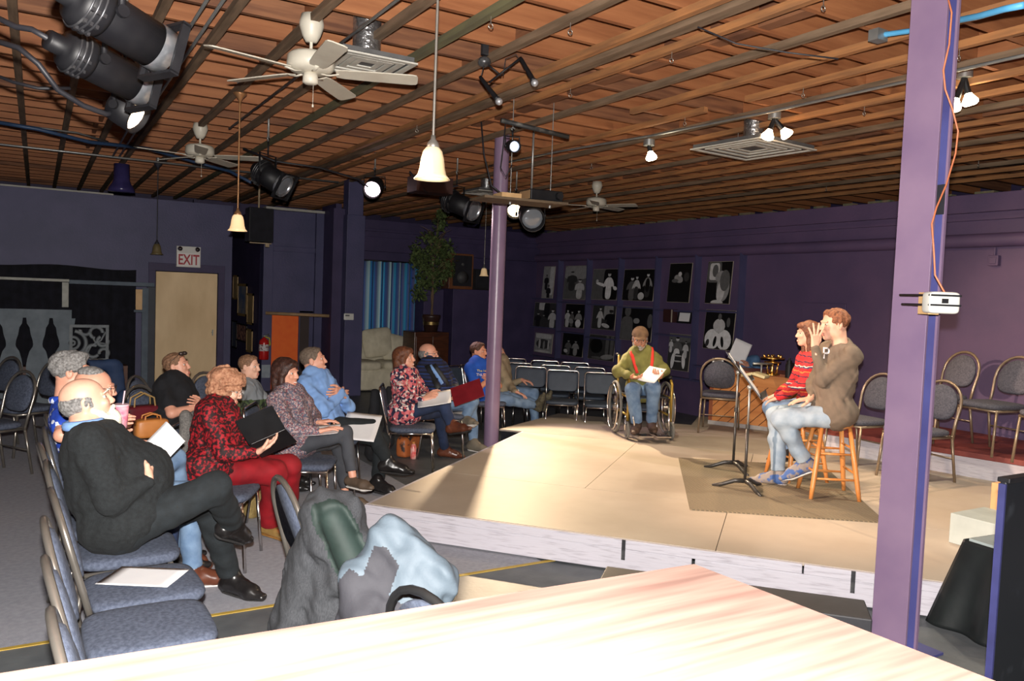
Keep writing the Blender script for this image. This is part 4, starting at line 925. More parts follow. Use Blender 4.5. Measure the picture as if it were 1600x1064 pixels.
# black drape, rails, cut-outs
cl=mat('black_velour',(.006,.006,.01),(.012,.012,.02),rough=1)
a=Yp(-60,412,RY-.15);c=Yp(212,424,RY-.15)
b=MB(); b.grid(lambda u,v:(a.x+(c.x-a.x)*u,.03*math.sin(u*60)+.01*math.sin(u*23),(1.95-.02*math.sin(u*9))*v),160,6); tag(b.build('black_drape',cl,loc=(0,RY-.2,0),solid=.006),'black cloth hung along the wall left of the plywood door','curtain')
rl=mat('worn_white_flat',srgb(186,186,178),srgb(160,160,152),rough=.7); rg=mat('grey_blue_flat',srgb(96,108,120),srgb(84,96,108),rough=.7)
fr=thing('scenery_frame','open scenery frame with a white and a grey rail leaning by the black cloth','scenery',(Yp(107,600,13.2).x,13.2,0))
def addb(px0,py0,px1,py1,name,m,th=.04,Y=13.2):
    a=Yp(px0,py0,Y);c=Yp(px1,py1,Y); b=MB(); b.box(((a.x+c.x)/2-fr.location.x,Y-13.2,(a.z+c.z)/2),(abs(c.x-a.x),th,abs(a.z-c.z))); return b.build(name,m,fr,bevel=.003)
addb(-60,430,108,440.5,'white_rail',rl); addb(108,437,241,448,'grey_rail',rg)
addb(97,441,107,480,'short_post',rl); addb(212,452,222,484,'wooden_post_top',mat('pale_wood',(.7,.5,.3)),th=.03); addb(222,450,230,600,'grey_post',rg,Y=13.24); addb(230,448,240,640,'dark_post',mat('dark_slate_flat',srgb(52,56,66),srgb(46,50,60)),Y=13.26); addb(209,484,226,488,'ledge_piece',rg)
for o in fr.children:
    if o.name.startswith(('grey_post','dark_post')): pass
# baluster cut-out: flat board with baluster outlines
bal=thing('baluster_cutout','grey painted flat cut out as a row of balusters behind the far left chairs','scenery',(Yp(55,600,13.0).x,13.0,0))
a=Yp(0,483,13.0); ox=bal.location.x; ppx=(Yp(100,560,13.0).x-Yp(0,560,13.0).x)/100
gb=mat('faded_grey_scenery',srgb(128,138,146),srgb(108,118,126),rough=.8,scale=5)
zt=Yp(50,483,13.0).z; zb=0.0
b=MB(); b.box((Yp(50,483,13.0).x-ox-.5,0,zt-.06),(1.9,.02,.12)); b.box((Yp(50,483,13.0).x-ox-.5,0,.06),(1.9,.02,.12))
prof=[(.0,.048),(.05,.05),(.1,.04),(.25,.046),(.3,.075),(.42,.088),(.52,.075),(.62,.045),(.66,.04),(.7,.055),(.8,.1),(.9,.115),(1,.13)]
prof=[(.0,.14),(.12,.13),(.2,.10),(.35,.085),(.47,.062),(.55,.055),(.6,.06),(.7,.10),(.85,.125),(1,.14)]
for cx in (-.62,-.30,.02,.34):
    pts=[]; z0=.12;z1=zt-.12
    x0=Yp(17+0*cx,520,13.0).x-ox+ (cx+.30)
    L=[(x0-w_,z1-(z1-z0)*t_*.62) for t_,w_ in prof]+[(x0-.14,z0)]; Rr=[(x0+.14,z0)]+[(x0+w_,z1-(z1-z0)*t_*.62) for t_,w_ in prof][::-1]
    for i in range(len(L)-1):
        (xa,za),(xb,zb_)=L[i],L[i+1]; b.hexa([(xb,-.01,zb_),(2*x0-xb,-.01,zb_),(2*x0-xb,.01,zb_),(xb,.01,zb_),(xa,-.01,za),(2*x0-xa,-.01,za),(2*x0-xa,.01,za),(xa,.01,za)])
x1=Yp(103,520,13.0).x-ox; b.box((x1,-.001,zt/2),(.14,.025,zt+.002)); b.build('cut_board',gb,bal)
# fretwork panel with pierced scrolls
fw=thing('fretwork_panel','grey pierced ornamental panel with scrolls and a ring, behind the audience','scenery',(Yp(139,560,13.0).x,12.98,0))
a=Yp(108,507,12.98);c=Yp(169,566,12.98); W=c.x-a.x; z1=a.z; z0=z1-W*1.05
b=MB()
for (x,z,dx,dz) in ((-W/2+.02,(z0+z1)/2,.04,z1-z0),(W/2-.02,(z0+z1)/2,.04,z1-z0),(0,z1-.02,W,.04),(0,z0+.02,W,.04)): b.box((x,0,z),(dx,.02 if dx<.05 else .025,dz))
def ring(cx,cz,r,w_,a0=0,a1=2*PI,y=0):
    b.tube(arc((cx,y,cz),r,a0,a1,26),w_,4,flat=.5,up=(0,1,0))
cx,cz=-W*.42,(z0+z1)/2; ring(cx,cz,W*.17,.025,-PI*.6,PI*.6); ring(cx,cz,W*.34,.03,-PI*.45,PI*.45); ring(cx,cz,W*.06,.02)
for (ex,ez,r,a0,a1) in ((.18,.78,.16,0,4.5),(.35,.55,.14,2,6.5),(.1,.28,.17,1,5.6),(.38,.22,.12,-1,3.4),(-.1,.85,.13,3,6.2),(-.15,.14,.13,0,3)):
    ring(ex*W,z0+ez*(z1-z0),r*W,.028,a0,a1)
b.tube([(-W*.1,0,z0+.1*W),(W*.05,0,z0+.45*W),(W*.3,0,z0+.6*W),(W*.42,0,z1-.1)],.03,4,flat=.5); b.tube([(W*.0,0,z1-.08),(W*.15,0,z1-.25),(W*.45,0,z0+.5*W)],.028,4,flat=.5)
b.build('fretwork',mat('pale_grey_fretwork',srgb(142,148,152),srgb(120,126,130),rough=.7),fw)
b=MB(); b.box((0,.01,z0/2),(W,.03,z0)); b.build('lower_board',blackm,fw)
b=MB(); b.box((0,.25,.25),(1.5,.26,.5)); tag(b.build('brown_chest',mat('rust_wood',srgb(98,50,22),srgb(70,36,18),rough=.5),loc=(Yp(110,560,13.3).x,12.9+.18,0)),'rust brown wooden chest seen through the pierced panel and balusters','chest')
# hallway pictures on the side wall
def hallpic(px0,py0,px1,py1,m,label,fm):
    a=Xp(px0,py0,3.235);c=Xp(px1,py1,3.235); wd=abs(a.y-c.y);hz=a.z-c.z
    t=thing('framed_picture',label,'picture',(3.235,(a.y+c.y)/2,c.z),0,'framed pictures in the hallway'); b=MB()
    fw_=min(wd,hz)*.08
    for y in(-wd/2+fw_/2,wd/2-fw_/2): b.box((0,y,hz/2),(.02,fw_,hz))
    for z in(fw_/2,hz-fw_/2): b.box((0,0,z),(.02,wd,fw_))
    b.build('frame',fm,t); b=MB(); b.box((.003,0,hz/2),(.008,wd-fw_,hz-fw_)); b.build('picture_sheet',m,t)
blue_pic=mat('blue_poster',srgb(90,110,150),srgb(170,160,150),scale=4); tanp=mat('tan_poster',srgb(176,150,110),srgb(150,126,90),scale=3); pinkp=mat('pink_poster',srgb(190,140,120),srgb(90,60,70),scale=16,lo=.45,hi=.55)
gold=mat('gold_frame',srgb(170,140,90),srgb(150,120,76),rough=.4)
hallpic(372,443,385,495,blue_pic,'blue poster in a gold frame on the hallway wall',gold)
hallpic(386.5,458,395,508,tanp,'upper tan picture nearest the hallway corner',gold)
hallpic(385.5,513,393.5,552,tanp,'lower tan picture nearest the hallway corner',gold)
hallpic(370,504,385,536,pinkp,'pink patterned poster low on the hallway wall',black)
hallpic(364.5,430,371,468,tanp,'narrow pale picture deepest in the hallway, upper',gold)
hallpic(363.5,500,369,545,mat('slate_poster',srgb(80,86,110),srgb(70,76,100)),'slate picture deepest in the hallway, lower',black)
# fire extinguisher on the post
e=Yp(411,566,RY-.16); t=thing('fire_extinguisher','red fire extinguisher with white label hung on the purple post','fire extinguisher',(e.x,RY-.2,e.z+.05))
hz=Yp(411,522,RY-.2).z-e.z-.05
red=mat('red_enamel',srgb(196,36,36),srgb(180,30,30),rough=.25)
b=MB(); b.lathe([(0,0),(.075,0),(.08,.02),(.08,hz*.66),(.07,hz*.76),(.03,hz*.84),(.02,hz*.88),(0,hz*.88)],n=24,cap=False); b.build('cylinder',red,t)
b=MB(); b.lathe([(.0812,hz*.34),(.0812,hz*.6)],n=24,cap=False); b.build('label_band',mat('white_label',srgb(206,200,200),srgb(120,60,60),scale=30,lo=.5,hi=.6),t)
b=MB(); b.tube([(0,0,hz*.86),(0,0,hz*.93),(.08,0,hz*1.0)],.012,6); b.tube([(-.03,0,hz*.93),(.1,0,hz*.94)],.009,6); b.build('valve_handle',steel,t)
b=MB(); b.tube([(.01,-.02,hz*.9),(.08,-.03,hz*.85),(.095,-.02,hz*.6),(.085,-.02,hz*.55)],.012,8); b.build('hose',mat('yellow_tag',srgb(200,190,60),srgb(180,170,50)),t)
b=MB(); b.box((0,0,0),(.14,.012,.22)); tag(b.build('wall_notice',mat('pale_notice',srgb(160,170,178),srgb(140,150,160)),loc=(Yp(415,580,RY-.13).x,RY-.14,Yp(415,580,RY-.13).z)),'small pale notice below the fire extinguisher','sign')
# wooden rod across the orange door
a=Yp(415,489,RY-.25);c=Yp(523,494,RY-.55); b=MB(); b.tube([Vector((0,0,0)),c-a],.028,10); b.cur=1; b.sell(c-a,(.04,.03,.03),1,1,nu=12,nv=6)
tag(b.build('curtain_rod',[mat('pale_brown_rod',srgb(170,140,104),srgb(150,122,90)),rl],loc=a),'pale wooden rod fixed across the top of the orange doorway','rod')
# thermostat
a=Yp(546,495,12.70); t=thing('thermostat','small white thermostat on the purple pillar','thermostat',(a.x,12.745,a.z)); b=MB(); b.box((0,-.012,0),(.17,.03,.11)); b.build('case',mat('white_plastic',(.7,.7,.7)),t,bevel=.012); b=MB(); b.box((-.03,-.03,.02),(.07,.006,.025)); b.build('display',mat('grey_display',(.12,.13,.12),(.1,.1,.1)),t)
# black loudspeaker high on the wall
a=Yp(390,323,12.9);c=Yp(427,379,12.9); t=thing('loudspeaker','black loudspeaker hung high beside the glowing pendant lamp','speaker',((a.x+c.x)/2,12.9,c.z)); W=c.x-a.x;Hh=a.z-c.z
b=MB(); b.box((0,.15,Hh/2),(W,.3,Hh)); b.build('cabinet',black,t,bevel=.01); b=MB(); b.box((0,-.005,Hh/2),(W*.92,.012,Hh*.94)); b.build('grille',blackm,t)
b=MB(); b.box((0,.05,-.02),(W*.9,.02,.015)); b.box((0.1,.03,-.05),(.06,.03,.05)); b.cyl((0,.2,Hh),(0,.2,3.55-c.z),.015); b.build('bracket',mat('tan_bracket',srgb(180,160,130),srgb(160,140,110)),t)
# dome shaped vent on the wall top
a=Yp(190,300,13.6); b=MB(); b.lathe([(0,0),(.19,0),(.18,.06),(.14,.12),(.115,.18),(.11,.42),(0,.42)],n=32,cap=False); tag(b.build('flue_pipe',mat('purple_gloss_pipe',srgb(66,60,110),srgb(58,52,98),rough=.2),loc=(a.x,13.62,a.z)),'purple painted flared pipe rising from the top of the back wall','pipe')
# striped curtain
a=Yp(556,407,RY+.1);c=Yp(663,410,RY+.1); W=c.x-a.x; zt=a.z
cur_m=ramp_mat('striped_blue_curtain',[(0,srgb(50,110,180)),(.18,srgb(96,104,150)),(.3,srgb(170,210,222)),(.38,srgb(210,236,236)),(.46,srgb(60,150,206)),(.62,srgb(44,86,160)),(.8,srgb(104,104,146)),(.92,srgb(70,170,214))],vec='x',scale=1/.205,interp='LINEAR',rough=.9)
b=MB(); b.grid(lambda u,v:(W*u,.05*math.sin(u*2*PI*7.3)+.015*math.sin(u*47),zt*v),170,4); tag(b.build('striped_curtain',cur_m,loc=(a.x,RY+.19,0.01),solid=.004),'blue and teal vertically striped curtain in the alcove behind the sofa','curtain')
b=MB(); b.tube([(0,0,0),(W+.2,0,0)],.014,8); tag(b.build('curtain_pole',black,loc=(a.x-.05,RY+.19,zt+.02)),'black pole carrying the striped curtain','rod')
# sofa
sf=thing('sofa','cream fabric sofa with plump back cushions in front of the striped curtain','sofa',(5.24,13.52,0),0); sf.scale=(.68,.88,.92)
sm=mat('cream_sofa_fabric',srgb(218,210,186),srgb(202,194,170),rough=.95,bump=.2,bscale=60)
b=MB(); b.sell((0,.0,.24),(1.02,.44,.22),.25,.2); b.build('base',sm,sf); b=MB(); b.sell((0,.38,.50),(1.0,.14,.38),.4,.25); b.build('backrest',sm,sf)
for s_ in(-1,1): b=MB(); b.sell((s_*1.02,-.02,.36),(.15,.45,.30),.5,.35); b.build('armrest',sm,sf)
for s_ in(-1,1): b=MB(); b.sell((s_*.48,-.08,.49),(.46,.38,.10),.5,.35); b.build('seat_cushion',sm,sf)
for i,(x,rz,h_) in enumerate(((-.62,.1,.86),(0.12,-.12,.84),(.62,.2,.72))):
    b=MB(); M=Matrix.Rotation(-.3,4,'X')@Matrix.Rotation(rz,4,'Y')@Matrix.Rotation(PI/2,4,'X'); b.sell((0,0,0),(.36,.29,.13),1.1,.32,M=M,nu=40,nv=16)
    cu_=b.build('sofa_cushion',sm,loc=(5.18+x*.78,13.58,h_)); cu_.scale=(.80,.8,.92); tag(cu_,['large cream cushion on the left of the sofa','large cream cushion in the middle of the sofa, corner pointing up','low cream cushion at the right end of the sofa'][i],'cushion','cream cushions leaning on the sofa back')
# dark wooden cabinet with the tree on top
a=Yp(648,517,12.35);c=Yp(702,517,12.35); W=c.x-a.x; zt=Yp(675,519,12.35).z
cb_=thing('wooden_cabinet','glossy dark brown cabinet with brass trim between sofa and purple box','cabinet',((a.x+c.x)/2,12.6,0)); wd=mat('dark_walnut',srgb(84,46,28),srgb(58,32,20),rough=.3,scale=4,stretch=(1,1,6))
b=MB(); b.box((0,0,zt/2),(W,.5,zt)); b.build('carcass',wd,cb_,bevel=.01)
for s_ in(-1,1):
    b=MB(); b.box((s_*W*.24,-.26,zt*.5),(W*.44,.02,zt*.86)); d_=b.build('door',wd,cb_,bevel=.004); b=MB(); b.box((s_*.03,-.275,zt*.55),(.015,.012,zt*.5)); b.build('brass_trim',MATS['brass'],d_)
# ficus
px_,zt2=Yp(673,517,12.55),zt
tr=thing('potted_ficus','leafy artificial ficus tree in a dark pot standing on the dark cabinet','plant',(px_.x,12.55,zt))
pp=mat('dark_pot',srgb(62,40,34),srgb(50,32,28),rough=.4)
sc_=1/82
b=MB(); b.lathe([(0,0),(.11,0),(.15,.22),(.165,.25),(.165,.29),(.14,.29),(.13,.26),(0,.26)],n=24,cap=False); b.build('pot',pp,tr)
b=MB(); b.lathe([(.137,.12),(.143,.17)],n=24,cap=False); b.build('pot_band',MATS['brass'],tr)
tm=mat('ficus_trunk',srgb(120,98,74),srgb(96,78,58),rough=.8)
b=MB(); b.tube([(0,0,.25),(.02,0,.6),(.0,.01,1.0),(.03,0,1.4),(.08,0,2.0)],[.018,.017,.015,.012,.005],7); b.tube([(.03,0,.25),(.0,.02,.6),(.03,.0,1.0),(-.05,0,1.5)],[.014,.013,.012,.006],7)
rr=random.Random(5); tips=[]
for i in range(26):
    z=.75+rr.random()*.85; a_=rr.random()*2*PI; r=.22+.2*rr.random(); e=(.02+r*math.cos(a_),r*.8*math.sin(a_),z+.15+.2*rr.random()); b.tube([(.02,0,z),(e[0]*.5,e[1]*.5,z+.15),e],[.006,.005,.003],5); tips.append(e)
b.build('trunk',tm,tr)
b=MB(); lm=mat('ficus_leaf',srgb(74,92,54),srgb(104,118,72),rough=.5,scale=20)
def leaf(c,s_):
    d=Vector((rr.uniform(-1,1),rr.uniform(-1,1),rr.uniform(-1,.5))).normalized(); sd_,_,u_=frame_from(d); w_=s_*.3
    c=Vector(c); b.add([c,c+d*s_*.4+sd_*w_,c+d*s_+u_*s_*.1,c+d*s_*.4-sd_*w_],[(0,1,2,3)],False)
for i in range(2600):
    u_=rr.random(); 
    if u_<.86:
        while True:
            p_=Vector((rr.uniform(-1,1),rr.uniform(-1,1),rr.uniform(-1,1)))
            if p_.length<1 and p_.length>.35: break
        p_=Vector((p_.x*.42,p_.y*.34,1.22+p_.z*.52)); 
        if math.sin(p_.x*13+p_.z*9)+math.sin(p_.z*15-p_.x*6)<-.9: continue
    elif u_<.93: p_=Vector((.13+rr.gauss(0,.05),rr.gauss(0,.05),1.75+rr.uniform(0,.35)))
    else: p_=Vector((-.22+rr.gauss(0,.07),rr.gauss(0,.07),.72+rr.uniform(-.18,.2)))
    leaf(p_,rr.uniform(.06,.10))
b.build('foliage',lm,tr)
# purple boxes and the speakers on top
zt=Yp(725,452,13.0).z
pb_=thing('purple_partition','tall plain purple boxed partition behind the audience on the right','partition',(Yp(737,500,13.0).x,13.0,0)); W=Yp(764,500,13.0).x-Yp(708,500,13.0).x
b=MB(); b.box((0,.45,zt/2),(W,.8,zt)); b.build('box_side',purple_d,pb_,bevel=.006); b=MB(); b.box((-W/2-.21,.62,zt/2-.01),(.40,.4,zt-.02)); b.build('side_return',purple_d,pb_,bevel=.006)
def speaker(px0,py0,px1,py1,Y,label,m,woof=True):
    a=Yp(px0,py0,Y);c=Yp(px1,py1,Y); W=c.x-a.x;Hh=a.z-zt
    t=thing('loudspeaker',label,'speaker',((a.x+c.x)/2,Y,zt)); b=MB(); b.box((0,.17,Hh/2),(W,.34,Hh)); b.build('cabinet',m,t,bevel=.006)
    b=MB(); b.box((.02,-.004,Hh/2+.01),(W*.78,.01,Hh*.86)); b.build('baffle',blackm,t)
    if woof: b=MB(); b.lathe([(0,.0),(.05,.008),(.1,.0),(.115,.015),(0,.015)],n=24,M=Matrix.Translation((.02,-.01,Hh*.33))@Matrix.Rotation(PI/2,4,'X'),cap=False); b.build('woofer',mat('grey_cone',(.05,.05,.055),(.07,.07,.07)),t); b=MB(); b.sell((.02,-.01,Hh*.7),(.03,.012,.03),1,1); b.build('tweeter',MATS['grey_cone'],t)
speaker(703,395,738.5,452,13.02,'brown wooden loudspeaker on the purple partition beside the tree',mat('orange_brown_veneer',srgb(112,66,34),srgb(92,54,28),rough=.45))
speaker(739,420,766,453,13.05,'black loudspeaker on the purple partition behind the farthest pendant lamp',black,False)
# ---------------- things on the stage ----------------
oak=mat('honey_oak',srgb(206,140,78),srgb(186,118,60),rough=.35,scale=3,stretch=(4,4,.6),detail=5)
def stool(label,c,rz,hh=.61,sd=.165):
    t=thing('wooden_stool',label,'stool',c,rz,'round honey coloured wooden stools')
    b=MB(); b.lathe([(0,hh-.035),(sd-.02,hh-.035),(sd,hh-.022),(sd,hh-.008),(sd-.012,hh),(0,hh-.006)],n=36,cap=False); b.build('seat',oak,t)
    top=.105;bot=.19; C=[(1,1),(-1,1),(-1,-1),(1,-1)]
    at=lambda k,z: Vector((C[k][0]*(bot+(top-bot)*z/hh),C[k][1]*(bot+(top-bot)*z/hh),z))
    for k in range(4): b=MB(); b.tube([at(k,0),at(k,.1),at(k,.3),at(k,hh-.03)],[.015,.019,.021,.016],12); b.build('leg',oak,t)
    for k in range(4):
        for z in ((.17,.37) if k%2==0 else (.22,.42)):
            b=MB(); b.tube([at(k,z),(at(k,z)+at((k+1)%4,z))/2,at((k+1)%4,z)],[.008,.011,.008],8); b.build('rung',oak,t)
    return t
SA=math.atan2(3.99-4.21,5.62-5.31)
stool('near wooden stool under the young man in the grey hooded sweater',(5.60,4.24,S),SA)
stool('wooden stool behind it under the girl in the red sweater',(5.86,4.78,S),SA+.3)
# music stands
def mstand(label,foot,piv,p_top,p_bot,wd,f):
    t=thing('music_stand',label,'music stand',foot,f,'black music stands'); h=piv.z-foot.z
    blk2=mat('black_stand_paint',(.02,.02,.02),(.05,.045,.04),rough=.35)
    b=MB(); b.tube([(0,0,.06),(0,0,h*.62)],.0125,10); b.build('lower_tube',blk2,t); b=MB(); b.tube([(0,0,h*.6),(0,0,h)],.009,10); b.build('upper_tube',steel,t)
    b=MB(); b.cyl((0,0,h*.6),(0,0,h*.64),.018); b.build('collar',blk2,t)
    for k in range(3):
        a=2*PI*k/3+.5; ca,sa=math.cos(a),math.sin(a); b=MB(); b.tube([(0,0,.075),(.08*ca,.08*sa,.07),(.18*ca,.18*sa,.03),(.26*ca,.26*sa,.006)],[.014,.014,.012,.012],6,flat=1.5); b.build('leg',blk2,t)
    b=MB(); b.sell((0,0,h),(.022,.022,.022),1,1); b.build('pivot',steel,t)
    # desk plate: local +y faces the readers, tilted back
    tl=R_(52); M=Matrix.Translation((0,.02,h+.02))@Matrix.Rotation(-tl,4,'X')
    # desk plane in local: x across, z' up the slope (leans away from the reader)
    b=MB(); b.T=Matrix.Translation((0,0.02,h+.015))@Matrix.Rotation(R_(38),4,'X')
    b.box((0,0,.06),(.48,.004,.34)); b.box((0,.03,-.11),(.48,.06,.004)); b.box((0,.06,-.105),(.48,.003,.014)); b.build('desk_plate',blk2,t)
    return t,h
# readers sit on the +R side of the stands
f1_=Zp(1163,765,S); pz=S+ (765-597)/192*.98; pz1=Vector((f1_.x,f1_.y,pz))
m1,h1=mstand('near music stand with its plate facing the young man',f1_,pz1,0,0,.48,face(.69,-.72))
f2_=Zp(1145,735,S); m2,h2=mstand('farther music stand with its plate facing the girl',f2_,Vector((f2_.x,f2_.y,S+(735-572)/178)),0,0,.48,face(.71,-.70))
def sheets(name,label,M,n=6,w_=.215,hh=.28,cat='script',curl=.02,mt=None):
    b=MB(); 
    for i in range(n):
        o=.0006*i; j=(i*37%7-3)*.0012
        b.grid(lambda u,v:(w_*(u-.5)+j,hh*(v-.5)+j,o+curl*(u-.5)**2+.3*curl*v*v),10,6)
    ob=b.build(name,mt or paper,solid=.0004); ob.matrix_world=M; tag(ob,label,cat); return ob
def Mx(loc,d,n_):
    """sheet matrix: y along d, z along the normal n"""
    d=Vector(d).normalized(); n_=Vector(n_); n_=(n_-d*n_.dot(d)).normalized(); x=d.cross(n_)
    return Matrix(((x.x,d.x,n_.x,loc[0]),(x.y,d.y,n_.y,loc[1]),(x.z,d.z,n_.z,loc[2]),(0,0,0,1)))
for tt,hh_,lab in ((m1,h1,'script lying on the near music stand'),(m2,h2,'script lying on the farther music stand')):
    rzm=Matrix.Rotation(tt.rotation_euler.z,4,'Z'); up=(rzm@Matrix.Rotation(R_(38),4,'X')@Vector((0,0,1))); nn_=(rzm@Matrix.Rotation(R_(38),4,'X')@Vector((0,1,0)))
    c=Vector(tt.location)+Vector((0,0,hh_+.015))+rzm@Vector((0,.02,0))+up*.05+nn_*.006
    sheets('script',lab,Mx(c,up,nn_),n=5,w_=.4,hh=.27,curl=.0)
# desk with diagonal planks
d1=Zp(1106,662,S); dv=Vector((.35,-.73,0)).normalized(); dn=Vector((-dv.y,dv.x,0)); 
if dn.dot(Vector((1,1,0)))<0: dn=-dn
ang=math.atan2(dv.y,dv.x)
dk=thing('wooden_desk','honey pine desk with diagonal plank front at the back of the stage','desk',(d1.x,d1.y,S),ang)
pine=mat('honey_pine',srgb(208,140,82),srgb(186,116,62),rough=.4,scale=2,stretch=(1,1,6),detail=5); pine2=mat('dark_pine_edge',srgb(150,84,52),srgb(130,70,44),rough=.45)
DL=1.45;DH=.70;sgn=1 if (Matrix.Rotation(ang,3,'Z')@Vector((0,1,0))).dot(dn)>0 else -1
b=MB(); b.box((DL/2,sgn*.28,DH),(DL+.06,.62,.035)); b.build('desk_top',pine2,dk,bevel=.004)
for q_ in (.025,DL-.025): b=MB(); b.box((q_,sgn*.28,DH/2),(.05,.56,DH-.03)); b.build('side_panel',pine2,dk,bevel=.003)
b=MB(); b.box((DL/2,sgn*.012,DH-.09),(DL-.1,.024,.15)); b.build('apron',pine,dk,bevel=.002)
b=MB(); n_=16
for i in range(-7,n_):
    x0=i*.13; z0,z1=.05,DH-.165; g=.012; sh=z1-z0
    q=[(x0,z0),(x0+.13-g,z0),(x0+.13-g+sh,z1),(x0+sh,z1)]
    # clip to the panel
    def clip(poly,xm,s_):
        out=[]
        for j in range(len(poly)):
            a_,c_=poly[j],poly[(j+1)%len(poly)]; ia=(a_[0]-xm)*s_>=0; ic=(c_[0]-xm)*s_>=0
            if ia: out.append(a_)
            if ia!=ic: t_=(xm-a_[0])/(c_[0]-a_[0]); out.append((xm,a_[1]+(c_[1]-a_[1])*t_))
        return out
    q=clip(q,.05,1); q=clip(q,DL-.05,-1) if q else q
    if len(q)>=3:
        m_=len(q); y0_,y1_=sgn*.004,sgn*.022
        b.add([(x,y0_,z) for x,z in q]+[(x,y1_,z) for x,z in q],[tuple(range(m_)),tuple(range(2*m_-1,m_-1,-1))]+[(j,m_+j,m_+(j+1)%m_,(j+1)%m_) for j in range(m_)],False)
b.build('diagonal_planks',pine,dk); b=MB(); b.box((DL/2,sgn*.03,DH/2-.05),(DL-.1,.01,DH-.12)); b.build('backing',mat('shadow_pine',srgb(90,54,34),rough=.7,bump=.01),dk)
b=MB(); b.box((DL/2,sgn*.01,.025),(DL,.03,.05)); b.build('plinth',mat('pale_grey_plinth',srgb(180,172,168),srgb(160,152,148)),dk)
DT=S+DH+.018
def ondesk(px,py): return Zp(px,py,DT)
# brass instrument
o=ondesk(1206,586); bi=thing('brass_apparatus','ornate brass apparatus with stacked discs standing on the desk','ornament',o)
bm=mat('polished_brass',(.8,.5,.16),rough=.22,metal=1,bump=.02)
b=MB(); b.lathe([(0,0),(.09,0),(.09,.012),(.03,.03),(.018,.06),(.03,.09),(.016,.12),(.012,.14),(.1,.15),(.1,.16),(.02,.17),(.02,.19),(.14,.2),(.14,.212),(.02,.22),(.03,.24),(0,.25)],n=28,cap=False)
for a in range(5): b.sell((.1*math.cos(a*1.25),.1*math.sin(a*1.25),.225),(.018,.018,.022),1,1,nu=12,nv=8)
b.build('brass_body',bm,bi); b=MB(); 
for a in range(4): b.tube([(.07*math.cos(a*1.57),.07*math.sin(a*1.57),.01),(.09*math.cos(a*1.57),.09*math.sin(a*1.57),.15)],.006,6)
b.build('brass_strut',bm,bi)
o=ondesk(1232,590); b=MB(); b.cyl((0,0,0),(0,0,.16),.04); b.cyl((0,0,.16),(0,0,.2),.03); b.box((.06,0,.09),(.06,.07,.16)); b.cyl((0,0,.2),(0,0,.23),.012); tag(b.build('lantern',black,loc=o,bevel=.003),'dark metal lantern at the right of the brass apparatus on the desk','lantern')
o=ondesk(1187,588); b=MB(); b.tube([(-.12,.0,.15),(.14,-.05,.15)],.012,8); b.tube([(0,-.02,0),(0,-.02,.15)],.01,8); tag(b.build('reading_lamp_arm',steel,loc=o),'pale metal arm on a short post on the desk','lamp')
for i,(px_,py_,l,c1) in enumerate(((1180,588,'open cream book near the front edge of the desk',srgb(220,206,160)),)):
    o=ondesk(px_,py_); b=MB()
    for s_ in(-1,1): b.box((s_*.07,0,.02),(.14,.2,.03),M=Matrix.Rotation(s_*.25,4,'Y'))
    tag(b.build('book',mat('cream_page',c1,rough=.8,bump=.01),loc=o,rot=(0,0,ang)),l,'book')
o=ondesk(1121,580); t=thing('photo_frame','small white photo frame standing at the left end of the desk','picture',o,ang+.3)
b=MB(); 
for (x,z,dx,dz) in ((-.055,.08,.02,.16),(.055,.08,.02,.16),(0,.01,.13,.02),(0,.15,.13,.02)): b.box((x,0,z),(dx,.012,dz))
b.build('frame',paper,t); b=MB(); b.box((0,.004,.08),(.1,.006,.13)); b.build('picture_sheet',mat('dim_photo',(.12,.1,.09),(.25,.2,.18),scale=20),t)
# ---------------- stage right: boxes, draped block, trunk ----------------
def boxq(name,label,cat,p,ang,dx,dy,dz,m,bevel=.004):
    b=MB(); b.box((dx/2,dy/2,dz/2),(dx,dy,dz)); return tag(b.build(name,m,loc=p,rot=(0,0,ang),bevel=bevel),label,cat)
sa=math.atan2(A.y,A.x)
g1=Zp(1482,847,S); gr=mat('grey_green_paint',srgb(168,178,174),srgb(150,160,158),rough=.7,scale=5)
boxq('step_box','worn pale grey wooden step box on the right end of the stage','box',(g1.x,g1.y,S),-PI/2,.5,.40,.2,gr)
g2=Zp(1541,836,S); tanb=mat('tan_ply_box',srgb(212,164,116),srgb(196,148,102),rough=.6)
boxq('plywood_box','taller tan plywood box behind the grey step at the right','box',(g2.x+.02,g2.y,S),-PI/2,.5,.5,.37,tanb)
# black cloth covered block on the floor, in front of the stage end
q1,q2=Zp(1514,841,.52),Zp(1570,858,.52)
dbk=thing('draped_block','knee high block covered by a hanging black cloth with a bare grey top','block',(q1.x,q1.y,0),math.atan2((q2-q1).y,(q2-q1).x))
Lx=.62
b=MB(); b.box((Lx/2,.2,.505),(Lx,.4,.03)); b.build('top_board',gr,dbk,bevel=.003)
b=MB(); b.box((Lx/2,.2,.25),(Lx-.04,.36,.48)); b.build('core',blackm,dbk)
def drp(u,v):
    x=Lx*(u*1.08-.02)-.0; z=.512*(1-v); fl=.03+.14*v; return (x-.16*v*(1-u)**2,-fl*.35-.022*v*math.sin(u*22)-.01,z)
bc=mat('shiny_black_cloth',srgb(30,34,34),srgb(24,27,28),rough=.42,bump=.1,bscale=20)
b=MB(); b.grid(drp,60,24)
def drp2(u,v):
    z=.512*(1-v); return (-.015-.16*v*(1)-.012*v*math.sin(u*14),-.02+.38*u-.05*v*(1-u),z)
b.grid(drp2,24,24); b.build('black_cloth',bc,dbk,solid=.005)
t1=Zp(1573,753,.98)
tk=thing('black_panel','tall black scuffed panel with a blue left edge at the right border of the picture','panel',Dp(1548,1062,3.05)*1.0)
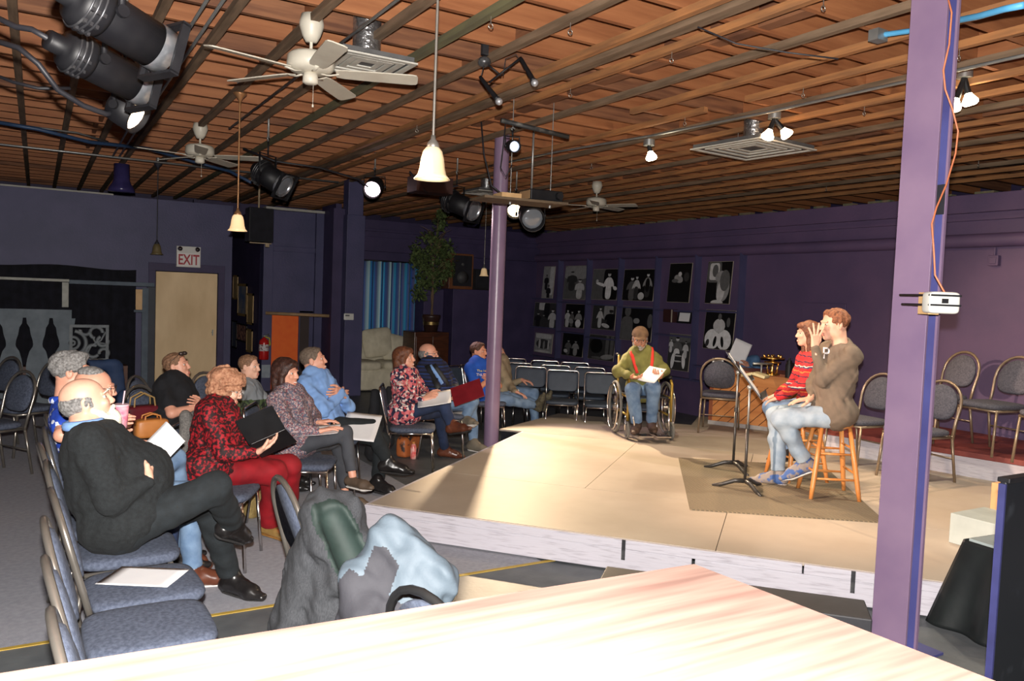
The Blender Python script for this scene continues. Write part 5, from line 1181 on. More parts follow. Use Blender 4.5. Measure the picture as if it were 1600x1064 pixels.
tk.location=(Dp(1573,753,3.2).x,Dp(1573,753,3.2).y,0); zt=Dp(1573,753,3.2).z
tk.rotation_euler=(0,0,0)
trm=mat('scuffed_black_paint',srgb(22,25,30),srgb(48,52,58),rough=.5,scale=9,detail=8,lo=.6,hi=.8)
b=MB(); b.box((.55,.013,zt/2),(1.1,.026,zt)); b.build('body',trm,tk,bevel=.006)
b=MB(); b.box((.55,.013,zt+.004),(1.1,.05,.02)); b.build('lid',black,tk,bevel=.004)
b=MB(); b.box((-.003,.013,zt/2),(.010,.028,zt-.02)); b.build('blue_edge',mat('indigo_edge',srgb(52,54,104),srgb(44,46,90)),tk)
# low black step in front of the stage
s1_=Zp(948,884,.13);s2_=Zp(1351,937,.13)
b=MB(); q=(s2_-s1_); L_=q.length; nrm=Vector((-q.y,q.x,0)).normalized()
if nrm.dot(Vector((-1,-1,0)))<0: nrm=-nrm
lb=thing('low_black_step','long low black step lying along the near stage front','step',(s1_.x,s1_.y,0),math.atan2(q.y,q.x)); sy=-1
b.prism([(0,0),(0,-.3),(L_+.0,-.3),(L_,0)][::1],.0,.13); b.build('step_body',mat('black_step_paint',srgb(50,50,54),srgb(40,40,44),rough=.55),lb,bevel=.008)
for i,(px_,py0_,py1_) in enumerate(((1338,906,941),(961,857,884))):
    a=Zp(px_,py1_,.13); b=MB(); k=a+nrm*.0; b.box((0,0,0),(.024,.006,.13)); tag(b.build('steel_bracket',MATS['worn_black_metal'],loc=(sp(0,0)[0]+O.x+(k-O).dot(A)*A.x-B.x*.036,O.y+(k-O).dot(A)*A.y-B.y*.036,.155),rot=(0,0,sa)),('black perforated bracket on the stage front near the square post','black bracket on the stage front behind the wooden ledge')[i],'bracket')
# ---------------- small things around the audience ----------------
sheets('script','white script lying on an empty navy chair beside the bearded man',Mx((.40,3.68,.492),(.8,-.5,0),(0,0,1)),n=4,w_=.22,hh=.30,curl=.004)
bagm=mat('beige_leather',srgb(196,154,110),srgb(180,138,96),rough=.5)
# ---------------- people ----------------
def skin_mat(name,c): return mat(name,c,tuple(v*.86 for v in c),rough=.5,scale=22,lo=.3,hi=.7)
lipm=mat('lips',srgb(196,122,106),rough=.5,bump=.01)
eyem=mat('eye_white',srgb(196,186,176),rough=.3,bump=.01); irism=mat('eye_iris',srgb(50,38,30),rough=.2,bump=.01); teethm=mat('teeth',srgb(236,230,216),rough=.3,bump=.01)
def raysphere(px,py,c,L,sgn):
    d=ray(px,py).normalized(); o=Vector((0,0,H))-Vector(c); b=o.dot(d); q=o.dot(o)-L*L; D=b*b-q
    if D<0:
        p=Vector((0,0,H))+d*(-b); v=p-Vector(c); return Vector(c)+v.normalized()*L
    return Vector((0,0,H))+d*(-b+sgn*math.sqrt(D))
def basis(y,up):
    y=Vector(y).normalized(); x=y.cross(Vector(up)).normalized(); z=x.cross(y); return x,y,z
NP=lambda v: np.array(v,float)
def hand_prims(g,W,d,n,side,s,curl=.5,spread=.12,point=None):
    """palm at W towards d, palm facing n; side=+1 puts the thumb on d x n"""
    d=Vector(d).normalized(); n=Vector(n); n=(n-d*n.dot(d)).normalized(); t=d.cross(n)*side
    for i,(o,l) in enumerate(((.030,.082),(.010,.088),(-.010,.084),(-.028,.076))):
        a=W+t*(o*.55*s)+d*(.008*s); b=W+t*(o*s)+d*(l*s); g.cap(a,b,.0125*s,.0105*s,k=.014*s)
        ang=curl*(.55+.1*i); L=[.043,.028,.022] if i in(1,2) else [.039,.025,.020] if i==0 else [.031,.021,.018]
        p=b; ddir=(d+t*(spread*(1.5-i)*.35)).normalized(); c=0
        for j,l2 in enumerate(L):
            c+=ang*(.8 if j==0 else 1); v=ddir*math.cos(c)+n*math.sin(c); q=p+v*(l2*s)
            g.cap(p,q,(.0092-.0009*j)*s,(.0086-.0010*j)*s,k=.004*s); p=q
    a=W+t*(.018*s)+d*(.018*s)+n*(.004*s); b=a+(t*.7+d*.75+n*.25).normalized()*(.045*s); g.cap(a,b,.015*s,.0115*s,k=.012*s)
    c=b+(t*.25+d*.9+n*(.25+.5*curl)).normalized()*(.030*s); g.cap(b,c,.0112*s,.0098*s,k=.004*s); e=c+(d*.9+n*(.3+.6*curl)).normalized()*(.024*s); g.cap(c,e,.0098*s,.0085*s,k=.004*s)
def person(sp):
    s=sp.get('s',1.0); hh=sp.get('h',.0085); g=sp.get('girth',1.0); fem=sp.get('fem',0)
    hip=Zp(sp['hip'][0],sp['hip'][1],sp['hip'][2]) if len(sp['hip'])==3 else Vector(sp['hip3'])
    fx,fy=sp['face']; fwd=Vector((fx,fy,0)).normalized()
    TL=sp.get('torso',.50)*s
    neck=raysphere(*sp['neck'][:2],hip,TL,sp['neck'][2])
    spine=(neck-hip).normalized(); side=fwd.cross(spine).normalized(); chf=spine.cross(side).normalized()   # side = person's right
    look=Vector(sp['look']).normalized(); HS=sp.get('hs',1.0)*s
    head=raysphere(*sp['head'][:2],neck,.175*s,sp['head'][2] if len(sp['head'])>2 else 0) if not sp.get('headfree') else Dp(*sp['headfree'])
    hx,hy,hz=basis(look,sp.get('hup',(0,0,1))); HM=np.array([hx,hy,hz]).T
    if sp.get('roll'):
        a=sp['roll']; hx,hz=hx*math.cos(a)+hz*math.sin(a),hz*math.cos(a)-hx*math.sin(a); HM=np.array([hx,hy,hz]).T
    def hp(x,y,z): return NP(head)+HM@(np.array([x,y,z])*HS)
    SW=(.152 if fem else .172)*s*sp.get('sw',1); HW=.088*s
    sh={}; hj={}
    for k,q in(('R',1),('L',-1)):
        sh[k]=neck+side*(q*SW)-spine*(.055*s)+chf*sp.get('shf',0.0); hj[k]=hip+side*(q*HW)
    arms={}; legs={}
    belly=sp.get('belly',0.0)
    def preset(k,name):
        q=1 if k=='R' else -1; U=.285*s;Fa=.255*s
        if name=='fold':
            e=sh[k]+(-spine*.86+chf*(.46+belly*2)+side*(q*.16)).normalized()*U
            w_=hip+spine*((.25 if k=='R' else .29)*s)+chf*((.215+belly*1.5)*s*g**.5)+side*(-q*.05*s)
            w_=e+(w_-e).normalized()*Fa; f_=w_+(-side*q*.9+chf*.05-spine*.1).normalized()*.17*s
        else: # resting in the lap
            e=sh[k]+(-spine*.95+chf*.25+side*(q*.18)).normalized()*U; w_=hip+chf*(.30*s)+spine*(.14*s)+side*(q*.07*s); w_=e+(w_-e).normalized()*Fa; f_=w_+(chf*.9-side*q*.3-spine*.25).normalized()*.17*s
        return (e,w_,f_)
    UA,FA,TH,SHN=.285*s,.255*s,.43*s,.425*s
    for k in 'RL':
        if k in sp.get('arms',{}):
            if isinstance(sp['arms'][k],str): arms[k]=preset(k,sp['arms'][k]); continue_=1
            else: continue_=0
            if continue_: pass
            else:
             e,w,f=sp['arms'][k][:3]; E=raysphere(e[0],e[1],sh[k],UA,e[2]); W_=raysphere(w[0],w[1],E,FA,w[2]); Fg=raysphere(f[0],f[1],W_,.17*s,f[2]); arms[k]=(E,W_,Fg)
        if k in sp.get('legs',{}):
            base=sp.get('base',0.0)
            if sp['legs'][k]=='rest':
                q=1 if k=='R' else -1; K=hj[k]+fwd*(TH*.97)+side*(q*.03); A_=Vector((K.x+fwd.x*.04,K.y+fwd.y*.04,base+.09*s)); legs[k]=(K,A_,A_+fwd*.2*s); continue
            e,w,f=sp['legs'][k][:3]
            if isinstance(w[2],tuple):
                A_=Zp(w[0],w[1],w[2][1]); dr=ray(e[0],e[1]); best=None
                for i in range(400):
                    P_=Vector((0,0,H))+dr*(dep0:=((A_-Vector((0,0,H))).dot(CF)-1.0+i*.005)); c=((P_-hj[k]).length-TH)**2+((P_-A_).length-SHN)**2
                    if best is None or c<best[0]: best=(c,P_)
                K=best[1]; T_=Zp(f[0],f[1],w[2][1]-.01) if not isinstance(f[2],tuple) else Zp(f[0],f[1],f[2][1]); T_=A_+(T_-A_).normalized()*.2*s; legs[k]=(K,A_,T_); continue
            K=raysphere(e[0],e[1],hj[k],TH,e[2]); A_=raysphere(w[0],w[1],K,SHN,w[2]); T_=raysphere(f[0],f[1],A_,.2*s,f[2]); legs[k]=(K,A_,T_)
    pts=[hip,neck,head]+[p for v in list(arms.values())+list(legs.values()) for p in v]+list(sh.values())
    lo=np.min([NP(p) for p in pts],0)-.2*s; hi=np.max([NP(p) for p in pts],0)+.2*s
    root=thing(sp['name'],sp['label'],'person',(hip.x,hip.y,sp.get('base',0.0))); org=root.location
    skin=sp['skin']; parts=[]
    shade=lambda v:v
    # body below the head: the flesh is kept slightly inside the clothes
    G=SDF(lo,hi,hh)
    belly=sp.get('belly',0.0); SM=np.array([side,chf,spine]).T
    def torso(G,o,k=.05):
        G.ell(hip+spine*.02*s,[(.165+.02*fem)*s*g**.5+o,(.125)*s*g**.5+o,.125*s+o],SM,k=k)
        G.ell(hip+spine*(.19*s)+chf*(.02*s+belly*.55),[(.145-.015*fem)*s*g+o,(.112*s+belly*.6)*g+o,.17*s+o],SM,k=k)
        G.ell(hip+spine*(.345*s)+chf*.012,[(.160-.01*fem)*s*g**.5+o,.112*s*g**.6+o,.16*s+o],SM,k=k)
        if fem:
            for q in(1,-1): G.ell(hip+spine*(.315*s)+side*(q*.07*s)+chf*(.095*s*g),[.062*s*g+o*.5,.055*s+o*.5,.06*s*g+o*.5],SM,k=.04)
        for kq in 'RL': G.cap(neck-spine*.050*s,sh[kq]-spine*.008*s,.046*s+o,.050*s+o,k=.035)
    torso(G,-.014); G.cap(neck-spine*.04*s,NP(head)+HM@np.array([0,-.03,-.06])*HS,.056*s*g**.3,.054*HS,k=.03)
    for k,(E,W_,Fg) in arms.items(): G.cap(sh[k],E,.047*s*g**.4,.038*s*g**.3,k=.03); G.cap(E,W_,.039*s*g**.3,.024*s,k=.012); 
    for k,(K,A_,T_) in legs.items():
        G.cap(hj[k],K,.064*s*g**.4,.043*s,k=.04); G.cap(K,A_,.042*s,.030*s,k=.015)
    parts.append(G.mesh())
    # head
    hr=.155*HS; G=SDF(NP(head)-[hr]*3,NP(head)+[hr]*3,sp.get('hh',.0048))
    G.ell(hp(0,-.016,.030),[.073*HS,.094*HS,.080*HS],HM,k=.0); G.ell(hp(0,.024,-.035),[.060*HS*g**.25,.066*HS,.074*HS],HM,k=.03*HS); G.ell(hp(0,.066,-.094),[.026*HS,.020*HS,.018*HS],HM,k=.03*HS)
    for q in(1,-1):
        G.ell(hp(q*.046,-.0,-.062),[.020*HS,.03*HS,.03*HS],HM,k=.025*HS)           # jaw
        G.ell(hp(q*.034,.074,-.022),[.020*HS*g**.2,.014*HS,.017*HS],HM,k=.018*HS)   # cheek
        G.ell(hp(q*.031,.094,.006),[.015*HS,.012*HS,.010*HS],HM,k=.010*HS,sub=True)  # socket
        G.cap(hp(q*.012,.086,.026),hp(q*.044,.077,.024),.008*HS,.006*HS,k=.012*HS)   # brow
        G.ell(hp(q*.011,.096,-.029),[.008*HS,.008*HS,.006*HS],HM,k=.006*HS)
        G.ell(hp(q*.074,-.008,-.006),[.010*HS,.019*HS,.031*HS],HM,k=.008*HS); G.ell(hp(q*.083,-.001,-.002),[.006*HS,.010*HS,.018*HS],HM,k=.004*HS,sub=True)
        G.cap(hp(q*.022,.0885,-.0615),hp(0,.0935,-.0625),.0050*HS,.0062*HS,k=.006*HS); G.cap(hp(q*.019,.088,-.072),hp(0,.0915,-.0735),.0052*HS,.0068*HS,k=.006*HS)
    G.cap(hp(0,.084,.014),hp(0,.1035,-.024),.0085*HS,.0108*HS,k=.014*HS)
    G.cap(hp(0,-.03,-.05),neck,.050*HS*g**.35,.056*s*g**.4,k=.03*HS)
    if sp.get('chin2'): G.ell(hp(0,.04,-.115),[.045*HS,.035*HS,.022*HS],HM,k=.03)
    if sp.get('mouth')=='open': G.ell(hp(0,.094,-.069),[.017*HS,.016*HS,.011*HS],HM,k=.004,sub=True)
    elif sp.get('mouth')=='smile': G.cap(hp(-.022,.088,-.063),hp(0,.097,-.069),.0045*HS,.006*HS,k=.003,sub=True); G.cap(hp(.022,.088,-.063),hp(0,.097,-.069),.0045*HS,.006*HS,k=.003,sub=True)
    else: G.cap(hp(-.02,.093,-.067),hp(.02,.093,-.067),.0016*HS,k=.003,sub=True)
    parts.append(G.mesh())
    for k,(E,W_,Fg) in arms.items():
        hd=sp.get('hands',{}).get(k,{}); d=(Fg-W_).normalized(); n=Vector(hd.get('palm',(0,0,-1)))
        a=NP(W_-(W_-E).normalized()*.05); lo_=np.minimum(a,NP(W_+d*.1))-.13*s; hi_=np.maximum(a,NP(W_+d*.1))+.13*s
        G=SDF(lo_,hi_,sp.get('hnd',.0042)); G.cap(W_-(W_-E).normalized()*.06,W_+d*.012,.027*s,.022*s,k=0,side=n,flat=.8)
        hand_prims(G,W_,d,n,(1 if k=='R' else -1)*hd.get('flip',1),s*1.03,hd.get('curl',.5),hd.get('spread',.12)); parts.append(G.mesh())
    def mf(C):
        q=(C-NP(head))@HM/HS; m=(np.abs(q[:,0])<.020)&(q[:,1]>.080)&(q[:,2]<-.057)&(q[:,2]>-.079); return m.astype(int) if not sp.get('nolips') else np.zeros(len(C),int)
    mesh_obj('body',parts,[skin,lipm],root,org,mf)
    # eyes and brows
    for q in(1,-1):
        b=MB(); c=hp(q*.0315,.0725,.005); b.T=Matrix.Translation(c-NP(org)); Mh=Matrix([[HM[i][j] for j in range(3)] for i in range(3)]).to_4x4(); b.T=Matrix.Translation(Vector(c)-org)@Mh
        b.sell((0,0,0),(.0110*HS,)*3,1,1,nu=14,nv=8); b.cur=1; b.sell((0,.0070*HS,0),(.0078*HS,.0048*HS,.0074*HS),1,1,nu=10,nv=6); b.build('eye',[eyem,irism],root)
    if sp.get('brow') is not None:
        for q in(1,-1):
            b=MB(); b.tube([Vector(hp(q*.016,.0965,.026))-org,Vector(hp(q*.032,.0925,.031))-org,Vector(hp(q*.047,.080,.025))-org],[.0035*HS,.0042*HS,.002*HS],6); b.build('eyebrow',sp['brow'],root)
    if sp.get('mouth') in('open','smile'):
        b=MB(); b.tube([Vector(hp(-.019,.0875,-.0625))-org,Vector(hp(0,.0945,-.0665))-org,Vector(hp(.019,.0875,-.0625))-org],[.003*HS,.0056*HS,.003*HS],6); b.build('teeth',teethm,root)
    # hair
    hs=sp.get('hair'); hm=sp.get('hairm')
    if hs:
        E_=.24 if hs in('long','bob') else .17
        lo_=NP(head)-[E_*HS]*3; hi_=NP(head)+[E_*HS]*3; G=SDF(lo_,hi_,sp.get('hh',.0048)*1.05)
        if hs=='short':
            G.ell(hp(0,-.019,.034),[.0785*HS,.099*HS,.0855*HS],HM,k=0); G.ell(hp(0,.035,.085),[.05*HS,.034*HS,.020*HS],HM,k=.02)
            G.ell(hp(0,.086,-.018),[.092*HS,.066*HS,.100*HS],HM,k=.008,sub=True); G.ell(hp(0,.01,-.10),[.12*HS,.075*HS,.085*HS],HM,k=.01,sub=True); G.ell(hp(0,-.06,-.13),[.12*HS,.09*HS,.065*HS],HM,k=.01,sub=True)
            G.ripple(.0016*sp.get('curls',1),sp.get('hf',170),3)
        elif hs=='bald':
            G.ell(hp(0,-.022,.0),[.082*HS,.098*HS,.070*HS],HM,k=0)
            G.ell(hp(0,.085,-.0),[.095*HS,.085*HS,.12*HS],HM,k=.008,sub=True); G.ell(hp(0,.015,-.10),[.12*HS,.075*HS,.085*HS],HM,k=.01,sub=True); G.ell(hp(0,-.06,-.13),[.12*HS,.09*HS,.070*HS],HM,k=.01,sub=True)
            G.ell(hp(0,-.005,.085),[.074*HS,.098*HS,.062*HS],HM,k=.01,sub=True)
            if sp.get('wisps'): G.ell(hp(0,-.03,.085),[.06*HS,.07*HS,.034*HS],HM,k=.01)
            G.ripple(.0014,180,4)
        elif hs=='curly':
            G.ell(hp(0,-.018,.045),[.108*HS,.118*HS,.100*HS],HM,k=0); G.ell(hp(0,-.05,-.025),[.098*HS,.07*HS,.07*HS],HM,k=.03); G.ell(hp(0,.06,.085),[.07*HS,.035*HS,.03*HS],HM,k=.02)
            G.ell(hp(0,.093,-.03),[.074*HS,.062*HS,.090*HS],HM,k=.012,sub=True); G.ripple(.0075,sp.get('hf',95),5,7)
        elif hs in('long','bob'):
            L=.19 if hs=='long' else .12
            G.ell(hp(0,-.020,.036),[.086*HS,.106*HS,.092*HS],HM,k=0); G.ell(hp(0,.06,.072),[.058*HS,.036*HS,.03*HS],HM,k=.02)
            dn=NP((0,0,-1))*L*HS+NP(hy)*(-.01)
            for q in(1,-1):
                a=hp(q*.070,.012,.0); G.cap(a,a+dn*.85,.026*HS,.022*HS,k=.03); a=hp(q*.055,-.05,.0); G.cap(a,a+dn,.042*HS,.03*HS,k=.03)
            a=hp(0,-.07,.0); G.cap(a,a+dn,.05*HS,.035*HS,k=.03)
            G.ell(hp(0,.082,-.035),[.066*HS,.068*HS,.092*HS],HM,k=.008,sub=True); G.ripple(.0024,90,6)
        elif hs=='swept':
            G.ell(hp(0,-.02,.038),[.084*HS,.106*HS,.088*HS],HM,k=0); G.ell(hp(0,.045,.09),[.06*HS,.045*HS,.028*HS],HM,k=.02)
            G.ell(hp(0,.080,-.035),[.084*HS,.066*HS,.090*HS],HM,k=.008,sub=True); G.ell(hp(0,.02,-.11),[.12*HS,.08*HS,.08*HS],HM,k=.01,sub=True); G.ell(hp(0,-.05,-.15),[.12*HS,.09*HS,.06*HS],HM,k=.01,sub=True)
            G.ripple(.0032,110,3)
        mesh_obj('hair',[G.mesh()],hm,root,org)
    if sp.get('beard'):
        G=SDF(NP(hp(0,.05,-.09))-[.12*HS]*3,NP(hp(0,.05,-.09))+[.12*HS]*3,.0048); bl=sp.get('bl',1.0)
        G.ell(hp(0,.078,-.100-.012*(bl-1)),[.042*HS,.034*HS*bl**.4,.036*HS*bl],HM,k=0)
        if sp['beard']=='full':
            for q in(1,-1): G.cap(hp(q*.058,.02,-.045),hp(q*.028,.07,-.10),.019*HS,.024*HS,k=.02); G.cap(hp(q*.024,.088,-.062),hp(0,.099,-.053),.008*HS,.009*HS,k=.008)
        else:
            for q in(1,-1): G.cap(hp(q*.022,.088,-.07),hp(0,.098,-.053),.006*HS,.007*HS,k=.006)
        G.ell(hp(0,.100,-.068),[.018*HS,.014*HS,.008*HS],HM,k=.006,sub=True); G.ripple(.0016,120,8); mesh_obj('beard',[G.mesh()],sp['beardm'],root,org)
    if sp.get('glasses') is not None:
        b=MB()
        for q in(1,-1):
            c=Vector(hp(q*.032,.103,.004))-org; X=Vector(HM[:,0]);Z=Vector(HM[:,2]); b.tube(arc(c,.021*HS,0,2*PI,16,X,Z)[:-1],.0016*HS,5,closed=True,up=Vector(HM[:,1]))
            b.tube([Vector(hp(q*.052,.100,.010))-org,Vector(hp(q*.078,.05,.010))-org,Vector(hp(q*.080,-.01,.004))-org],.0016*HS,5)
        b.tube([Vector(hp(-.012,.106,.008))-org,Vector(hp(.012,.106,.008))-org],.0016*HS,5); b.build('glasses',sp['glasses'],root)
    if sp.get('headglasses') is not None:
        b=MB()
        for q in(1,-1): b.T=Matrix(); b.sell(Vector(hp(q*.034,.066,.100))-org,(.024*HS,.012*HS,.018*HS),1,1,nu=12,nv=6); b.tube([Vector(hp(q*.06,.055,.098))-org,Vector(hp(q*.083,-.01,.05))-org,Vector(hp(q*.082,-.03,.01))-org],.002,5)
        b.build('sunglasses',sp['headglasses'],root)
    if sp.get('cap') is not None:
        G=SDF(NP(head)-[.2]*3,NP(head)+[.2]*3,.005); G.ell(hp(0,-.010,.048),[.086*HS,.106*HS,.088*HS],HM,k=0)
        G.plane(hp(0,0,.036),-HM[:,2]+HM[:,1]*.05); G.ell(hp(0,.105,.036),[.062*HS,.062*HS,.010*HS],HM,k=.006); mesh_obj('cap',[G.mesh()],sp['cap'],root,org)
    # ---------- clothes ----------
    top=sp['top']; wr=top.get('wrinkle',.004)
    G=SDF(lo,hi,hh*.95); o=top.get('o',.012); torso(G,o)
    if not top.get('tuck'): G.ell(hip+spine*.035*s+chf*(belly*.5),[(.190+.018*fem)*s*g**.5,(.150*s+belly*.3)*g**.5,.115*s],SM,k=.05)
    if top.get('hood'): G.ell(neck-chf*(.05*s)+spine*.0,[.10*s,.055*s,.06*s],SM,k=.04); 
    if top.get('bulk'): G.ell(hip+spine*(.2*s)+chf*(.03*s),[.18*s*g,.15*s*g,.2*s],SM,k=.06)
    for k,(E,W_,Fg) in arms.items():
        sl=top.get('sleeve','long'); G.cap(sh[k],E,(.062*s+o*.3)*g**.4,(.053*s+o*.2)*g**.3,k=.04) if sl!='short' else G.cap(sh[k],sh[k]+(E-sh[k])*.62,.064*s*g**.4,.066*s*g**.4,k=.035)
        if sl=='long': G.cap(E,E+(W_-E)*.94,(.051*s+o*.2)*g**.3,.036*s,k=.02)
        if sl=='elbow': G.cap(E,E+(W_-E)*.35,.05*s,.045*s,k=.02)
    G.ripple(wr,top.get('wf',42),sp.get('seed',1)); G.ripple(wr*.4,top.get('wf',42)*2.4,sp.get('seed',1)+9)
    # neckline and hem
    nc=NP(neck)+NP(spine)*.048*s+NP(chf)*.03*s; vn=top.get('v',.056)
    G.ell(nc,[.072*s*g**.3,vn*s+.022,.062*s],SM,k=.012,sub=True)
    if top.get('hem') is not None: G.plane(NP(hip)+NP(spine)*top['hem'],-NP(spine))
    V,F=G.mesh()
    def tf(C):
        if 'fn' in top: 
            q=(C-NP(hip))@SM; return top['fn'](q,s)
        return np.zeros(len(C),int)
    mesh_obj(top.get('name','shirt'),[(V,F)],top['m'],root,org,tf if 'fn' in top else None)
    if top.get('collar') is not None:
        b=MB(); c=neck+spine*(.004*s)+chf*.004-org; X=side;Y=chf; rr_=.066*s*g**.3
        P_=[c+X*(rr_*math.cos(a))+Y*(rr_*1.05*math.sin(a))-spine*(.016*math.sin(a)) for a in [PI/2+.35+ (2*PI-.7)*i/20 for i in range(21)]]
        b.tube(P_,.016*s,8,flat=1.4,up=spine); b.build('collar',top['collar'],root)
        if top.get('placket'):
            b=MB(); b.tube([hip+spine*(t_*s)+chf*((.128+.0*t_)*s*g**.6+belly*.9*math.exp(-((t_-.2)/.13)**2)+.006)-org for t_ in (.08,.15,.22,.3,.38,.44)],.012,5,flat=.4,up=chf); b.build('placket',top['collar'],root)
    bt=sp.get('bottom')
    if bt and legs:
        G=SDF(lo,hi,hh*.95); pe=0 if top.get('tuck') else .016; G.ell(hip+spine*.0,[(.178-pe+.018*fem)*s*g**.5,(.138-pe)*s*g**.5,(.118-pe)*s],SM,k=.05); bo=bt.get('o',0)
        for k,(K,A_,T_) in legs.items():
            G.cap(hj[k],K,(.090-pe*.5+bo)*s*g**.4,(.068+bo)*s*g**.2,k=.045); G.cap(K,A_,(.066+bo)*s,(.050+bo)*s*bt.get('flare',1),k=.02)
        G.ripple(bt.get('wrinkle',.0045),40,sp.get('seed',1)+3)
        for k,(K,A_,T_) in legs.items():
            d=NP((A_-K).normalized()); P=np.stack(np.meshgrid(*G.ax,indexing='ij'),-1)-NP(K); t=P@d; r=np.linalg.norm(P-t[...,None]*d,axis=-1)
            cut=(max(SHN*.6,(A_-K).length)*bt.get('len',.93)); ro=np.full(t.shape,9.0)
            for k2,(K2,A2,T2) in legs.items():
                if k2!=k: d2=NP(A2-K2); L2=(d2@d2); P2=np.stack(np.meshgrid(*G.ax,indexing='ij'),-1)-NP(K2); t2=np.clip((P2@d2)/L2,0,1); ro=np.linalg.norm(P2-t2[...,None]*d2,axis=-1)
            m=(t>cut-.03)&(r<.13*s)&(t<cut+.2)&(r<ro); G.f=np.where(m,np.maximum(G.f,(t-cut).astype(np.float32)),G.f)
        mesh_obj(bt.get('name','trousers'),[G.mesh()],bt['m'],root,org)
    sh_=sp.get('shoes')
    if sh_:
        for k,(K,A_,T_) in legs.items():
            d=(T_-A_).normalized(); u=(K-A_); u=(u-d*u.dot(d)); u=u.normalized() if u.length>.05 else Vector((0,0,1)); u=(u*(.15 if abs(A_.z-sp.get('base',0.0))<.14 else .7)+Vector(sh_.get('up',(0,0,1)))*.5); u=(u-d*u.dot(d)).normalized()
            hl=A_-u*(.055*s)-d*(.035*s); ball=hl+d*(.17*s); toe=hl+d*(.245*s)
            G=SDF(np.min([NP(hl),NP(toe),NP(A_)],0)-.1,np.max([NP(hl),NP(toe),NP(A_)],0)+.1,.006)
            G.cap(hl+u*.012,ball+u*.004,.040*s,.044*s,k=0,side=u,flat=.9); G.cap(ball,toe-u*.006,.043*s,.028*s,k=.02,side=u,flat=.75)
            if not sh_.get('low'): G.cap(hl+u*.02,A_+u*.03,.042*s,.044*s,k=.03); G.cap(ball+u*.01,A_+u*.0,.035*s,.045*s,k=.03)
            else: G.cap(hl+u*.02,A_-u*.02,.036*s,.030*s,k=.02)
            G.plane(NP(hl-u*(.030*s)),-NP(u)); G.ripple(.0012,120,2); so=mesh_obj('shoe',[G.mesh()],sh_['m'],root,org)
            G=SDF(np.min([NP(hl),NP(toe)],0)-.1,np.max([NP(hl),NP(toe)],0)+.1,.006); G.cap(hl,ball,.043*s,.049*s,k=0); G.cap(ball,toe-d*.004,.049*s,.032*s,k=.01); 
            G.plane(NP(hl-u*(.046*s)),-NP(u)); G.plane(NP(hl-u*(.024*s)),NP(u)); c=mesh_obj('sole',[G.mesh()],sh_['sole'],so,org)
            if not sh_.get('bare'): b=MB(); b.tube([A_-u*.02-org,A_+(K-A_).normalized()*.11-org],[.037*s,.041*s],12); b.build('sock',sh_.get('sock',sock_b),root)
    root['dbg']=0; del root['dbg']
    INFO[sp['key']]=dict(hip=hip,neck=neck,head=head,arms=arms,legs=legs,side=side,chf=chf,spine=spine,root=root,HM=HM)
    return root
INFO={}
tanskin=skin_mat('ruddy_skin',srgb(226,164,138)); paleskin=skin_mat('pale_skin',srgb(232,180,154)); tsk=skin_mat('tanned_skin',srgb(214,150,118))
grey_hair=mat('grey_hair',srgb(150,148,146),srgb(96,94,92),rough=.8,scale=90,detail=6,bump=.5,bscale=150); brown_hair=mat('brown_hair',srgb(96,62,42),srgb(60,38,28),rough=.6,scale=70,bump=.5,bscale=150)
dkbrown=mat('dark_brown_hair',srgb(74,44,34),srgb(44,26,22),rough=.5,scale=60,bump=.5,bscale=120); ginger=mat('ginger_curls',srgb(192,142,110),srgb(146,96,70),rough=.8,scale=60,bump=.6,bscale=120)
auburn=mat('auburn_hair',srgb(120,72,46),srgb(84,48,32),rough=.5,scale=60,bump=.5,bscale=120); sandy=mat('sandy_hair',srgb(150,112,84),srgb(110,80,60),rough=.7,scale=80,bump=.5,bscale=140); whitebeard=mat('white_beard',srgb(236,230,212),srgb(214,206,186),rough=.9,scale=90,bump=.6,bscale=160)
blackknit=mat('black_knit',srgb(30,34,36),srgb(22,25,27),rough=.95,scale=60,bump=.4,bscale=200); blackcot=mat('black_cotton',srgb(24,25,30),srgb(18,18,22),rough=.9,bump=.2,bscale=150)
blacktr=mat('black_trousers',srgb(30,36,40),srgb(22,27,30),rough=.9,scale=20,bump=.2,bscale=150); jeans=mat('light_blue_jeans',srgb(120,146,176),srgb(92,118,150),rough=.9,scale=12,bump=.25,bscale=260); jeansl=mat('faded_blue_jeans',srgb(164,180,194),srgb(132,152,172),rough=.9,scale=8,bump=.25,bscale=260)
darkjeans=mat('dark_jeans',srgb(40,54,86),srgb(30,42,68),rough=.9,scale=10,bump=.25,bscale=260); charc=mat('charcoal_trousers',srgb(70,72,78),srgb(58,60,66),rough=.9,bump=.2,bscale=200)
blkshoe=mat('black_leather',srgb(26,24,25),srgb(36,34,34),rough=.3); brownshoe=mat('brown_leather',srgb(104,58,40),srgb(80,44,32),rough=.3); rub=mat('dark_rubber',srgb(44,42,42),rough=.8,bump=.1); whsole=mat('white_sole',srgb(226,222,216),rough=.6,bump=.05)
goldm=mat('gold_leather',srgb(220,180,110),srgb(190,146,84),rough=.28,metal=.6); wire=mat('dark_wire',srgb(60,50,46),rough=.4,metal=.5,bump=.01); sock_b=mat('black_sock',(.012,.012,.014),rough=.95,bump=.1)
velvet=mat('red_black_velvet',srgb(160,18,32),srgb(36,5,10),rough=.75,scale=52,detail=5,lo=.42,hi=.52,sheen=.0); redvel=mat('red_velvet',srgb(150,14,28),srgb(118,8,20),rough=.7,scale=9,sheen=0)
floral=ramp_mat('floral_print',[(0,srgb(40,36,62)),(.32,srgb(226,206,200)),(.45,srgb(206,110,116)),(.62,srgb(40,36,66)),(.72,srgb(190,84,92)),(.86,srgb(222,170,160))],tex='voronoi',tscale=44,rough=.8)
